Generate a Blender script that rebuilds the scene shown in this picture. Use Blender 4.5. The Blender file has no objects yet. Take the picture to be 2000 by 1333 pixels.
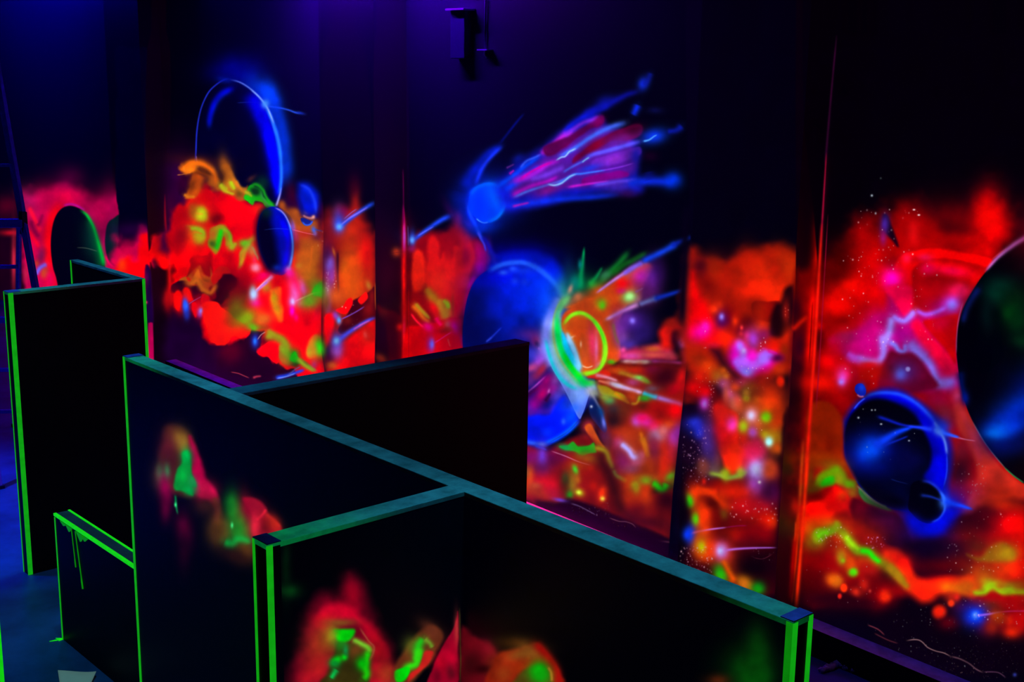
# Black-light maze hall: fluorescent space mural behind black partitions.
# ---- airbrush engine: paints the mural chart (chart unit = 1) ----
import numpy as np
CX0,CY0,CW,CH=-60,60,2860,1500      # chart window
def _vnoise(w,h,cell,rng):
    gw,gh=int(w/cell)+3,int(h/cell)+3
    g=rng.random((gh,gw)).astype(np.float32)
    y=np.arange(h)/cell;x=np.arange(w)/cell
    yi=y.astype(int);xi=x.astype(int);fy=(y-yi)[:,None];fx=(x-xi)[None,:]
    fy=fy*fy*(3-2*fy);fx=fx*fx*(3-2*fx)
    a=g[yi][:,xi];b=g[yi][:,xi+1];c_=g[yi+1][:,xi];d=g[yi+1][:,xi+1]
    return ((a*(1-fx)+b*fx)*(1-fy)+(c_*(1-fx)+d*fx)*fy-.5).astype(np.float32)
def _fbm(w,h,cell,seed,n=4):
    rng=np.random.default_rng(seed);o=0;amp=1.
    for i in range(n):
        o=o+amp*_vnoise(w,h,cell/2**i,rng);amp*=.55
    return o
NX=_fbm(CW,CH,36,1);NY=_fbm(CW,CH,36,2);NE=_fbm(CW,CH,20,3,2)
def _hex(s):
    if len(s)==3:s=''.join(k*2 for k in s)
    return np.array([int(s[i:i+2],16) for i in (0,2,4)],np.float32)/255
def _spline(P,closed,n=6):
    P=np.array(P,np.float32)
    if len(P)<3:return P
    m=len(P);out=[]
    for i in range(m if closed else m-1):
        if closed:a,b,c_,d=P[(i-1)%m],P[i],P[(i+1)%m],P[(i+2)%m]
        else:a,b,c_,d=P[max(i-1,0)],P[i],P[i+1],P[min(i+2,m-1)]
        for k in range(n):
            t=k/n
            out.append(.5*((2*b)+(-a+c_)*t+(2*a-5*b+4*c_-d)*t*t+(-a+3*b-3*c_+d)*t**3))
    if not closed:out.append(P[-1])
    return np.array(out,np.float32)
def paint(chart):
    img=np.zeros((CH,CW,3),np.float32)
    img[:]=_hex('000004')
    warp=[0.]
    def win(x0,y0,x1,y1):
        x0=max(int(x0)-CX0,0);y0=max(int(y0)-CY0,0);x1=min(int(x1)-CX0+1,CW);y1=min(int(y1)-CY0+1,CH)
        if x1<=x0 or y1<=y0:return None
        X,Y=np.meshgrid(np.arange(x0,x1,dtype=np.float32)+CX0,np.arange(y0,y1,dtype=np.float32)+CY0)
        sl=(slice(y0,y1),slice(x0,x1))
        if warp[0]:
            X=X+NX[sl]*warp[0]*2;Y=Y+NY[sl]*warp[0]*2
        return X,Y,sl
    def lay(sl,al,col):
        if col[0]=='+':
            img[sl]=1-(1-img[sl])*(1-al[...,None]*_hex(col[1:]))
        else:
            img[sl]+=(_hex(col)-img[sl])*al[...,None]
    for ln in chart.replace(';','\n').split('\n'):
        t=ln.split('#')[0].split()
        if not t:continue
        k=t[0]
        if k=='w':warp[0]=float(t[1])
        elif k=='b':
            x,y,rx,ry,an=map(float,t[1:6]);rx*=1.17;ry*=1.17;col=t[6];a=float(t[7]);pw=float(t[8]) if len(t)>8 else 2
            e=max(rx,ry)*(2.3 if pw<=2 else 1.7)+warp[0]*1.5
            q=win(x-e,y-e,x+e,y+e)
            if q is None:continue
            X,Y,sl=q;c_,s_=np.cos(np.radians(an)),np.sin(np.radians(an))
            u=(X-x)*c_+(Y-y)*s_;v=-(X-x)*s_+(Y-y)*c_
            lay(sl,a*np.exp(-((u/rx)**2+(v/ry)**2)**(pw/2)),col)
        elif k=='s':
            w0,w1=float(t[1]),float(t[2]);col=t[3];a=float(t[4]);pw=float(t[5])
            P=_spline(np.array(list(map(float,t[6:]))).reshape(-1,2),False)
            e=max(w0,w1)*2.3+2
            q=win(P[:,0].min()-e,P[:,1].min()-e,P[:,0].max()+e,P[:,1].max()+e)
            if q is None:continue
            X,Y,sl=q;L=np.r_[0,np.cumsum(np.hypot(*np.diff(P,axis=0).T))];L/=max(L[-1],1e-6)
            best=np.full(X.shape,9e9,np.float32);at=np.zeros_like(best)
            for i in range(len(P)-1):
                d=P[i+1]-P[i];l2=max(float(d@d),1e-6)
                tt=np.clip(((X-P[i,0])*d[0]+(Y-P[i,1])*d[1])/l2,0,1)
                w=w0+(w1-w0)*(L[i]+(L[i+1]-L[i])*tt)
                r=np.hypot(X-P[i,0]-tt*d[0],Y-P[i,1]-tt*d[1])/w
                at=np.where(r<best,L[i]+(L[i+1]-L[i])*tt,at);best=np.minimum(best,r)
            end=np.clip(np.minimum(at,1-at)/.16,0,1);end=.2+.8*end*(2-end)
            lay(sl,a*end*np.exp(-best**pw),col)
        elif k=='p':
            f,nz=float(t[1]),float(t[2]);col=t[3];a=float(t[4])
            P=_spline(np.array(list(map(float,t[5:]))).reshape(-1,2),True,4)
            e=f*1.2+nz+warp[0]*1.5+2
            q=win(P[:,0].min()-e,P[:,1].min()-e,P[:,0].max()+e,P[:,1].max()+e)
            if q is None:continue
            X,Y,sl=q;sd=np.full(X.shape,9e9,np.float32);ins=np.zeros(X.shape,bool)
            for i in range(len(P)):
                p0=P[i];p1=P[(i+1)%len(P)];d=p1-p0;l2=max(float(d@d),1e-6)
                tt=np.clip(((X-p0[0])*d[0]+(Y-p0[1])*d[1])/l2,0,1)
                sd=np.minimum(sd,(X-p0[0]-tt*d[0])**2+(Y-p0[1]-tt*d[1])**2)
                if p0[1]!=p1[1]:
                    cr=((p0[1]>Y)!=(p1[1]>Y))&(X<(p1[0]-p0[0])*(Y-p0[1])/(p1[1]-p0[1])+p0[0])
                    ins^=cr
            sd=np.sqrt(sd);sd=np.where(ins,sd,-sd)+NE[sl]*nz*2
            z=np.clip(sd/(2*max(f,.5))+.5,0,1);z=z*z*(3-2*z)
            lay(sl,a*z,col)
        elif k=='d':   # spatter of specks: d seed n size col x0 y0 x1 y1
            rng=np.random.default_rng(int(t[1]));n=int(int(t[2])*.8);sz=float(t[3]);col=t[4];x0,y0,x1,y1=map(float,t[5:9])
            for i in range(n):
                x=rng.uniform(x0,x1);y=rng.uniform(y0,y1);r=sz*.62*rng.uniform(.5,1.5);a=rng.uniform(.15,1.)**1.5
                q=win(x-4,y-5,x+4,y+5)
                if q is None:continue
                X,Y,sl=q;lay(sl,a*np.exp(-(((X-x)/r)**2+((Y-y)/(r*1.15))**2)),col)
    # uneven hand of the airbrush
    m=1+.30*_fbm(CW,CH,30,9,2)+.05*_fbm(CW,CH,7,11,2)
    return np.clip(img*m[...,None],0,1)

# painter's charts: one stroke per line
CHART="""
p 16 6 b40046 1 -40 400 30 390 45 374 70 380 95 374 125 364 150 370 175 386 200 392 240 390 240 660 -40 660
b 135 352 26 22 0 70003c .55
b 125 385 32 16 0 ff0046 .9
b 85 396 22 28 0 d8004a .9
b 50 398 20 26 0 8c104c .8
b 205 400 25 14 0 c00048 .7
b 215 430 14 50 0 c00052 .8
b 195 430 16 40 0 d2004c .8
s 12 14 ff0000 .95 2 122 396 108 418 98 450 95 490 97 525 105 570
s 5 5 ff0a30 .9 2 56 404 66 425 80 455
s 6 5 ff0022 .9 2 55 450 68 470 78 485
s 4 4 8a0038 .8 2 84 418 76 438 72 436
s 4 4 7a0038 .7 2 60 430 66 450 76 464
b 80 500 9 18 10 5a1044 .8
b 62 500 10 30 0 d00038 .6
b 88 533 7 10 10 b05010 .9 3
b 72 515 4 6 0 b04018 .7
s 4 5 5a60f0 .85 2 70 538 78 524 92 516
b 98 545 10 20 0 d00058 .8
p 6 3 060008 .9 -40 370 36 385 40 440 48 560 40 640 -40 640
b 14 402 18 16 0 500014 .8
b 22 455 18 5 0 e00c20 .9
b 27 505 4 48 0 c8203c .9
b 38 480 5 20 0 c00030 .8
b 50 535 5 14 0 b02040 .7
p 1.5 0 010106 1 99 480 102 445 109 422 120 408 134 402 150 405 163 413 176 429 187 452 196 480 203 508 207 540 206 590 190 650 130 650 112 553 103 520
b 178 472 15 34 -10 03302a .8
s 3 5 00c832 .95 2 158 411 170 421 182 443 191 472 198 498 204 522
s 7 10 006a30 .5 2 170 428 180 452 188 480 194 508 197 530
s 3 2 b010a0 .7 2 124 402 138 399 152 403 166 411
s 0.8 0.8 708070 .6 2 150 484 168 485 190 491
p 2 0 04181c 1 240 426 220 428 210 438 206 458 205 478 209 500 218 516 240 530
b 222 455 8 20 0 063430 .6
s 2 2 ff0050 .7 2 228 524 214 516 206 500
w 3
p 2 0 000012 1 226 100 228 200 228 300 228 400 229 500 229 600 229 700 260 702 288 702 288 600 288 500 288 400 288 300 288 200 288 100 260 96
b 258 452 40 16 0 240036 .8
p 12 6 c80044 1 222 470 234 478 246 476 262 466 272 452 284 452 300 470 300 530 222 560
b 246 492 12 14 0 d60040 .8
b 278 452 9 10 0 8a0044 .8
p 8 6 ff0000 1 232 512 250 500 266 505 272 470 284 460 296 478 302 470 318 462 334 470 334 530 316 520 300 514 298 580 232 560
b 238 520 8 14 0 ff3c00 .8
w 0
p 2 0 060004 .95 288 90 332 90 326 440 316 458 300 462 289 464
p 7 5 e00400 .8 296 470 318 458 336 455 336 520 318 518 300 512
p 3 1 0a0006 1 292 527 300 524 312 530 320 548 326 600 340 620 340 720 296 720
p 3 0 1a0034 1 283 527 293 524 297 560 300 632 288 632
b 286 545 4 14 0 6a0040 .6
p 1.5 0 b8004c 1 289 640 292 631 297 631 299 640 300 720 290 720
b 286 591 2 2.5 0 e03060 .9
s 1 7 d40800 .9 1.6 322 380 323 430 328 480 331 540 332 600
s 1 1 c01020 .7 2 330 440 331 520 333 600
w 0
b 350 360 26 60 0 30003a .9
b 420 330 60 26 0 2c0430 .7
p 14 4 30003a .9 334 420 360 380 420 350 480 380 560 385 640 400 640 450 334 500
p 14 3 180026 1 332 600 400 620 460 700 470 760 332 760
b 480 700 60 40 0 2a0018 .9
w 4
p 9 6 ff0000 1 360 395 380 378 404 362 430 370 460 372 490 400 520 405 560 440 620 450 634 470 634 760 560 760 520 700 500 690 480 680 460 650 440 640 430 672 412 668 396 640 385 610 350 580 334 590 334 470 345 430
p 7 4 d40006 .9 336 440 346 408 356 400 372 408 376 440 366 470 352 470
b 352 478 12 20 0 a00008 .7
b 360 470 8 18 0 600018 .7
p 5 4 f07000 1 354 330 362 318 378 312 396 318 412 330 424 350 430 368 414 368 404 350 392 342 388 366 380 380 364 384 372 364 378 338 366 340
p 3 2 1c0020 .9 356 344 372 340 378 334 376 352 368 368 360 380 350 372
b 386 340 12 10 20 4a1000 .8
b 384 362 10 16 20 e05000 .9
s 1.2 1.2 ffa030 .9 2 344 341 352 342 366 340 376 335
s 1.5 1.5 ffa030 .7 2 362 324 364 336
b 420 334 10 26 -25 d85800 .8
b 448 340 10 22 -10 c86000 .9
b 432 355 6 10 -20 504000 .6
s 5 5 a8b400 .9 2 430 360 438 368 444 372
s 5 4 a8c400 .9 2 450 352 454 364 458 372
b 432 385 16 10 0 ff0000 .7
b 424 428 10 10 0 760000 .85
p 5 3 7a0004 .9 376 508 388 500 396 504 408 500 412 520 414 545 404 548 396 530 384 545 374 540
b 360 520 10 20 0 ff0000 .6
b 394 418 12 13 0 b4b800 1 3
b 380 412 10 14 0 b05010 .7
b 388 420 4 3 0 e0b010 .8
b 388 462 13 15 0 d07010 .9 3
s 4 4 a8c020 1 2 378 450 390 450 396 456 394 466 386 466
b 372 446 10 4 0 a07010 .8
p 4 2 9a9c10 .95 412 460 414 446 430 438 444 446 452 464 454 480 446 478 440 464 432 464 426 482 418 490 410 480
s 6 6 14c000 1 2 436 452 430 462 422 476 419 484
s 4 4 a0a814 .9 2 448 462 450 474 456 486
b 416 478 6 8 0 304800 .7
p 3 3 20001a .9 346 556 360 550 372 556 384 558 396 556 404 562 420 572 424 600 404 610 380 600 352 580
p 4 3 c06410 .9 352 548 366 540 374 548 382 530 388 536 392 550 400 560 412 560 416 544 404 520 396 536 390 520 398 516 384 520
b 396 552 8 10 0 5a3800 .8
b 366 590 6 16 -8 ff0000 1
b 350 590 8 18 0 f00000 1
b 364 575 5 12 -10 ff1010 .9
b 384 605 6 14 -12 f00010 .9
b 402 585 9 10 0 ff0010 .9
b 330 590 7 18 0 b00010 .8
w 0
b 364 600 4 11 0 1050ff 1
b 363 597 2 4 0 5090ff .9
b 366 615 5 8 0 1a30c0 .6
b 392 607 3 4 0 9a80ff 1
b 391 612 4 6 0 8030d0 .7
s 0.8 0.6 a060d0 .8 2 369 594 380 587 394 580
s 1 0.6 d04080 .8 2 394 604 402 596 410 590
w 4
p 3 3 3a0006 .95 414 568 424 550 440 536 460 540 466 560 480 580 460 600 450 590 432 590 416 580
b 430 560 12 12 0 2a0018 .7
b 458 575 14 10 0 6a0006 .7
b 444 580 8 8 0 a00008 .6
b 456 610 10 20 0 603000 .8
b 462 520 8 14 0 e01000 .7
p 5 3 ff2a00 .9 428 536 436 522 448 520 452 530 440 536 432 546
w 0
b 518 267 69.3 136.5 0 000016 .9
b 467.6 132.6 42 27.3 0 0000a8 .6
p 1.7 0 000018 1 384.7 330 382.6 298.5 384.7 254.4 392 214.5 405.7 183 421.4 165.2 440.3 155.7 459.2 157.8 476 165.2 497 178.8 518 201.9 528.5 225 539 256.5 547.4 292.2 550.6 330 549.5 367.8 541.1 399.4 497 393.1 434 351
s 27.3 18.9 0030c8 .75 2.4 467.6 159.9 497 166.2 524.3 197.7 534.8 237.6 543.2 279.6 551.6 330 551.6 367.8
p 0.6 0 000020 .92 388.9 330 387.4 298.5 389.9 254.4 397.3 214.5 410.9 185.1 425.6 169.4 440.3 159.9 459.2 161 473.9 167.3 494.9 180.9 513.8 201.9 524.3 225 534.8 256.5 543.2 292.2 546.4 330 545.3 367.8 536.9 399.4 497 393.1 434 351
s 14.7 6.3 0000d0 .9 2 484.4 183 505.4 208.2 515.9 237.6 524.3 267 530.6 300.6 534.8 330 539 367.8
s 9.5 6.3 0000ff 1 2 497 189.3 511.7 220.8 520.1 246 528.5 277.5 534.8 304.8 540.1 338.4 543.2 367.8 539 388.9
s 3.4 2.5 0060ff .95 2 515.9 204 528.5 229.2 536.9 256.5 543.2 288 547 321.6 547.9 351 546.4 376.2
b 459.2 330 42 42 0 00001a .8
s 1.5 1.9 7090ff .95 2 450.8 156.1 463.4 158.9 476 164.7 490.7 175 505.4 189.3 515.9 203 526.4 220.8 533.8 243.9 539 262.8
s 1.3 1.3 2a60ff .9 2 533.8 243.9 540.1 264.9 546.4 292.2 549.5 321.6 550 342.6 549.1 363.6
s 1.7 2.9 a0a0ff .9 2 549.1 363.6 547 378.3 542.2 395.2 539 403.6
b 518 204 6.3 7.6 30 4488ff .95
b 524.3 185.1 12.6 18.9 -25 0038ff .75
s 1.5 2.1 2858ff .95 2 524.3 208.2 543.2 210.3 562.1 214.5 576.8 219.8 587.3 221.9
b 587.3 220.8 7.6 2.5 15 1030d0 .8
s 0.8 0.4 2040c0 .6 2 463.4 200.9 492.8 199.8 509.6 203
s 1.5 1.5 2030e8 .9 2 383.6 330 381.5 315.3 382.6 298.5 384.7 254.4 392 214.5 405.7 183 421.4 166.2 438.2 155.7 448.7 154.7
s 1.1 1.1 6a60ff .9 2 387.4 325.8 384.7 315.3 383.2 304.8
s 4.6 6.3 0018c0 .8 2 408.8 250.2 410.9 229.2 419.3 204 434 185.1 450.8 174.6
b 438.2 155.7 12.6 5.3 10 0020c0 .6
b 469.7 176.7 14.7 8.4 30 000010 .85
s 0.6 0.6 9a70d0 .9 2 383.2 304.8 385.3 319.5 387.8 330
w 2.2
p 10.8 3.6 ff0000 .95 440 377.4 461.6 377.4 485 400.8 515.6 400.8 540.8 444 555.2 480.1 566 552.1 431 552.1 429.2 390
p 4.5 3.6 b85c10 .95 436.4 327 447.2 323.4 459.8 350.4 472.4 368.4 485 359.4 486.8 373.8 476 390 463.4 390 450.8 375.6 436.4 375.6
s 4.7 3.6 c87818 .9 2 459.8 350.4 468.8 366.6 481.4 370.2
b 467 377.4 8.1 7.2 20 584800 .85
b 445.4 328.8 7.2 12.6 -15 a85010 .8
p 2.2 1.8 12c400 1 477.8 386.4 483.2 368.4 490.4 359.4 499.4 363 510.2 370.2 517.4 384.6 530 397.2 537.2 404.4 522.8 406.2 513.8 395.4 499.4 393.6 494 400.8 485 393.6
b 498 372 7.2 5.4 20 0c3408 1
b 492.2 348.6 7.2 4.3 -30 602820 .7
b 512 359.4 10.8 10.8 0 063a20 .8
s 3.6 2.5 30a040 .9 2 508.4 372 515.6 386.4 524.6 399 533.6 402.6
b 508.4 406.2 10.8 9 0 ff2800 .8
b 450.8 361.2 5.4 9 -15 a0b010 .9
s 4 3.2 8ca018 .95 2 440 449.4 445.4 458.4 447.2 469.2
s 4 3.2 a8a018 .9 2 450.8 487.3 458 480.1 461.6 474.6
b 458 480.1 4.7 4.7 0 c0a020 .8
s 4.3 2.5 80b010 .95 2 476 476.4 484.1 478.2 488.6 481.9
b 483.9 478.6 4.3 4 0 38c010 .9
s 5.4 3.2 b09814 .9 2 494 463.8 479.6 489.1 472.4 501.7 471.5 516.1 468.8 526.9
b 495.8 467.4 5.4 5.4 0 c88010 .7
s 3.2 1.8 a87858 .85 2 494 483.7 499.4 496.3 504.8 508.9
b 450.8 501.7 9 12.6 10 c80000 .7
b 501.2 523.3 6.5 6.5 0 e070a0 .9
b 497.6 508.9 3.6 5.4 0 ff1060 .7
b 515.6 535.9 9 3.6 0 f00060 .9
w 0
b 551.6 400.8 5.4 7.2 0 c86010 .8
p 9 1.8 b04c00 .95 548 397.2 562.4 408 576.8 411.6 591.2 424.2 620.1 429.6 630.9 444 631.6 552.1 580.4 552.1 576.8 498.1 573.2 462 562.4 426 551.6 415.2
b 569.6 379.2 10.8 19.8 -10 500028 .7
b 576.8 415.2 9 7.2 20 d06000 .8
b 596.6 415.2 5.4 3.6 20 d86c10 .9
b 594.8 458.4 14.4 7.2 0 a81010 .8
b 620.1 462 10.8 10.8 0 5a0838 .85
b 627.3 436.8 7.2 16.2 0 26001c .8
b 584 519.7 5.4 4.7 0 a89020 .9
b 620.1 505.3 9 28.8 0 a86000 .5
s 2.5 2.5 d85c00 .7 2 609.2 480.1 607.4 508.9 602 534.1
b 580.4 480.1 6.1 14.4 0 8a0010 .7
b 572.3 444 4.3 10.8 -5 a868f0 .8
b 577.7 462 6.1 12.6 -5 a02068 .8
p 1.3 0 0018a0 .25 500.3 454.8 504.8 422.4 517.4 406.2 531.8 400.8 548 406.2 564.2 418.8 573.2 436.8 576.8 472.8 573.2 507.1 566 530.5 548 541.3 530 535.9 512 512.5 503 483.7
p 0.9 0 0008a8 1 502.1 454.8 505.2 429.6 513.8 412.5 531.8 403.5 548 408.9 560.3 424.2 568.7 444 573.2 469.2 572.9 494.5 567.8 517.9 559.7 532.3 548 538 531.8 532.3 517.4 512.5 507 487.3
p 10.8 0 000018 1 499.4 454.8 503 426 515.6 408 526.4 415.2 530 436.8 537.2 462 540.8 489.1 544.4 512.5 540.8 530.5 524.6 534.1 512 512.5 503 487.3
b 521 415.2 9 9 30 043020 .7
s 6.1 5.4 0000f0 .9 2 548 426 557 447.6 562.4 472.8 560.6 498.1 555.2 519.7
s 1.6 2.9 3c80ff .9 2 540.8 408 555.2 418.8 564.2 436.8 569.6 458.4 571.8 480.1 570.4 499.9 566 519.7 560.6 528.7
s 1.4 1.1 b080e0 .8 2 537.2 406.2 549.8 412.5 558.8 424.2 566 438.6 568.9 447.6
s 0.7 0.7 2040c0 .6 2 515.6 449.4 540.8 446.7 566 448.5
b 540.8 523.3 7.2 5.4 0 0030d8 .7
b 564.2 526.9 4.7 5.4 0 7098ff .9
s 0.7 0.7 f060a0 .9 2 570.5 448.5 584 452.1 598.4 455.7 617.3 459.3
p 10.8 0 0014c8 1 582.2 368.4 584 357.6 598.4 357.6 612.8 368.4 621.9 381 621.9 400.8 618.2 417 612.8 422.4 594.8 417 587.6 400.8 582.2 384.6
s 6.1 5.4 0028ff .95 2 593 364.8 605.6 377.4 612.8 390 614.6 408
b 602 400.8 10.8 12.6 0 0014e8 .8
b 589.4 408 3.6 14.4 -15 000a70 .6
s 2.2 2.5 c87880 .95 2 591.2 420.6 600.2 425.1 609.2 426 614.3 420.6
b 611.9 424.6 3.2 3.2 0 ffb0a0 .9
p 1.1 0 0a1c90 1 586.7 427.8 593 426 607.4 431.4 611 432.3 607.4 438.6 598.4 441.3 591.2 436.8
s 1.6 1.6 2a60ff .95 2 590.3 433.2 596.6 439.5 605.6 438.6 611 431.4
b 612.8 449.4 4 6.5 -15 2a60f0 .95
b 615.5 456.6 2.9 3.6 0 8060d0 .7
s 1.4 1.4 2a40b0 .9 2 614.6 447.6 621.9 450.3 630.9 451.6
d 11 14 1.3 ffd0c0 600.2 476.4 631.6 485.5
d 12 10 1.1 ffe0d0 629.1 447.6 631.9 472.8
w 1.8
p 9 3.6 ff0000 .95 485 581.2 526.4 570.4 530 541.6 555.2 538 573.2 547 576.8 579.4 630.9 579.4 634.5 700.1 620.1 723.5 594.8 707.3 555.2 656.8 526.4 646 519.2 628 485 601
b 445.4 556 10.8 18 0 300012 .95
b 458 579.4 10.8 16.2 0 700008 .8
p 5.4 3.6 ff0000 1 432.8 606.4 447.2 613.6 459.8 631.6 476 637 486.8 642.4 488.6 647.8 472.4 664 456.2 673 432.8 667.6
s 10.8 6.1 6e9000 .95 2 461.6 626.2 474.2 624.4 486.8 619.9
b 476 575.8 7.2 9 0 706414 .9
b 468.8 606.4 10.8 9 0 4c3400 .8
b 486.8 620.8 7.2 7.9 0 88ac00 .9
b 494 637 7.9 6.1 20 78a808 .95
b 495.8 642.4 4 2.9 0 40b800 .8
b 512 624.4 10.1 7.9 0 d05a18 .9
b 512 638.8 12.6 7.2 10 8a3806 .8
p 2.5 3.6 200016 .97 490.4 644.2 503 649.6 515.6 646 512 664 508.4 678.4 503 687.4 508.4 700.1 524.6 696.4 533.6 710.9 548 712.7 566 719.9 576.8 723.5 566 759.5 432.8 759.5 432.8 682 450.8 678.4 467 673 476 660.4 486.8 653.2
b 450.8 687.4 19.8 18 20 70001c .8
b 515.6 667.6 10.8 10.8 0 500010 .8
p 1.8 1.4 ff0000 1 502.1 687.4 512 678.4 522.8 669.4 537.2 669.4 546.2 682 548 696.4 542.6 710.9 533.6 707.3 522.8 698.2 512 696.4
s 7.9 5.4 9a7410 .95 2 519.2 656.8 533.6 660.4 551.6 667.6 562.4 673
b 524.6 658.6 6.1 6.1 0 98a010 .9
p 3.2 1.4 b06814 .95 548 676.6 557 673 564.2 687.4 569.6 696.4 567.8 714.5 555.2 710.9 548 700.1 546.2 687.4
b 555.2 685.6 4.7 7.9 -15 98b818 .95
b 558.8 707.3 9 7.2 0 d06010 .8
b 584 700.1 9 7.2 30 b81800 .8
p 1.8 1.1 12b400 1 566.9 701.9 573.2 687.4 577.7 689.2 582.2 698.2 589.4 709.1 580.4 712.7 573.2 709.1
s 4.3 2.9 80a020 .9 2 584 703.7 594.8 710.9 607.4 718.1 620.1 725.3
b 576.8 712.7 9 6.1 10 302c08 .95
b 594.8 710.9 10.8 4.7 30 44300c .7
p 4.3 1.1 ff5000 1 526.4 568.6 533.6 566.8 540.8 563.2 548 566.8 548.9 592 551.6 626.2 542.6 629.8 537.2 610 531.8 592 530 579.4
b 535.4 584.8 5 7.9 0 b8a400 .95
b 540.8 604.6 5.4 12.6 -8 c08000 .8
b 519.2 563.2 9 9 -30 b87c18 .95
b 522.8 552.4 5.4 9 30 e06010 .9
b 602 538 21.6 25.2 0 b06404 .7
p 3.6 1.4 16b800 1 609.2 568.6 620.1 556 623.7 550.6 632.3 552.4 632.7 582.1 620.1 579.4 611 577.6
b 600.2 586.6 10.8 7.9 -30 64b018 1
b 587.6 592 9 6.5 0 b87810 .8
b 576.8 556 10.8 23.4 0 ff0060 .8
b 591.2 563.2 6.5 14.4 -10 d84cc0 .9
b 566 534.4 9 9 30 ff10b0 .9
b 555.2 588.4 10.8 10.8 0 ff0000 .9
b 618.2 610 7.2 14.4 0 d00030 .6
b 630.9 595.6 2.5 10.8 0 200000 .8
p 4.7 1.4 d86410 .95 600.2 692.8 602 671.2 612.8 656.8 625.5 656.8 634.5 667.6 634.5 692.8 616.4 692.8 607.4 700.1
b 625.5 678.4 7.9 11.9 0 18b800 1
b 605.6 687.4 6.1 9 0 a09418 .9
b 623.7 703.7 10.8 7.2 0 c40010 .9
b 614.6 712.7 6.1 7.2 0 a02470 .8
w 0
b 512 541.6 18 7.2 -20 ff0060 .9
s 2.5 4.7 e878c0 .95 2 499.4 570.4 512 559.6 522.8 548.8 533.6 538
s 1.4 2.5 a070f0 .8 2 497.6 572.2 510.2 559.6 522.8 550.6
b 492.2 565.9 4.7 7.9 0 50d090 .9
b 495.8 574.9 6.5 8.3 0 a0b8ff 1
b 498.5 592 10.1 9 0 ff0098 .9
b 568.7 589.3 6.5 10.8 0 8a60d0 .6
b 572.3 589.3 4 6.1 0 c0c4ff 1
s 1.4 1.4 d8a070 .95 2 575 589.3 587.6 583.9 600.2 578.5 612.8 573.1 630.9 569.5
b 570.5 608.2 4.7 9 0 ff00c8 .95
b 578.6 620.8 4.3 7.2 0 ff0080 .8
b 498.5 666.7 7.2 12.6 0 1830d8 .85
b 498 666.7 3.2 6.1 0 2878ff 1
s 0.9 0.9 c890a0 .9 2 503 664 510.2 654.1 519.2 648.7
s 4.7 3.2 2040f0 .95 2 537.2 738.8 555.2 735.2 573.2 729.8 594.8 722.6
s 1.1 1.1 80a0ff .9 2 540.8 739.7 558.8 736.1 576.8 729.8
s 1.8 1.1 6058b0 .7 2 562.4 734.3 576.8 721.7 587.6 716.3
s 0.9 0.9 d04050 .8 2 450.8 727.1 465.2 729.8 476 734.3 486.8 738.8
s 2.5 1.8 c03050 .9 2 494 738.8 501.2 736.1 510.2 735.2
w 1.1
b 389.2 314.4 41.4 10.8 5 501404 .6
b 335.2 411.6 12.6 28.8 0 40002c .7
p 7.2 4.3 c80008 .9 335.2 415.2 349.6 397.2 364 400.8 371.2 415.2 367.6 436.8 356.8 462 342.4 480.1 331.6 469.2
s 8.3 7.9 ee6a04 1 2 360.4 332.4 373 321.6 391 320.2 410.9 330.6 419.9 346.8 425.3 363
s 6.1 5.4 f47a08 .9 2 358.6 338.7 367.6 335.1 378.4 329.7 387.4 323.4
b 400.1 336 16.2 6.1 30 501c00 .9
b 356.8 357.6 10.8 14.4 10 38002a .9
s 10.8 9 d45004 1 2 392.8 341.4 385.6 357.6 380.2 372 369.4 381
s 3.2 2.9 e87c14 .95 2 358.6 379.2 369.4 383.7 382 383.7
b 374.8 364.8 5.4 14.4 20 581c00 .6
b 441.5 334.2 9 23.4 -12 c86404 .95
s 5.4 4.7 a4b808 1 2 428.9 359.4 437 366.6 443.3 372
s 4.7 4 a8c008 1 2 450.5 352.2 453.2 361.2 457.7 370.2
b 434.3 345 7.2 10.8 0 301000 .6
b 443.3 384.6 16.2 10.8 10 cc0000 .8
b 427.1 426 10.8 9 0 6c0000 .9
p 3.6 1.1 a88808 .97 411.8 467.4 414.5 449.4 427.1 439.5 441.5 444 452.3 460.2 451.4 474.6 443.3 480.1 437 463.8 430.7 480.1 423.5 494.5 418.1 496.3 407.3 481.9 409.1 471
b 415.4 458.4 7.2 9 0 b85014 .8
s 6.1 6.1 12cc00 1 2 434.3 447.6 429.8 462 425.3 476.4 419 489.1
s 4 3.6 84bc10 1 2 436.1 447.6 446.9 456.6 450.5 471 455.9 489.1
b 414.1 477.3 6.1 6.1 20 2c5410 .95
b 391 417 15.1 16.2 0 b86008 .8
b 393.2 417.9 11.2 13.3 0 b0bc0c 1 4
s 2.5 2.2 c89818 .8 2 380.2 415.2 389.2 417 398.2 417
b 378.4 413.4 7.2 10.8 0 a04c08 .7
b 383.8 460.2 18 17.3 0 d06808 .9
b 389.2 462.9 11.2 12.6 0 b0b80c 1 4
s 4.7 4.3 98c414 1 2 371.2 449.4 382 447.6 392.8 452.1 397.3 462
s 1.8 1.4 d88010 .8 2 376.6 454.8 387.4 454.8 396.4 458.4
p 3.2 1.1 700004 .95 376.6 505.3 387.4 503.5 403.7 499.9 409.1 516.1 410 540 398.2 535.9 389.2 517.9 376.6 528.7 364 541.3 373 519.7
b 351.4 465.6 9 16.2 10 600010 .8
b 382 530.8 16.2 10.8 0 981000 .7
p 2.5 0.7 c85c10 .95 349.6 549.7 362.2 539.8 369.4 550.6 382 530.8 387.4 527.2 394.6 547 409.1 554.2 419.9 561.4 414.5 566.8 407.3 574 392.8 572.2 389.2 556 376.6 556.9 364 549.7
b 385.6 552.4 9 7.2 0 542c04 .8
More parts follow.
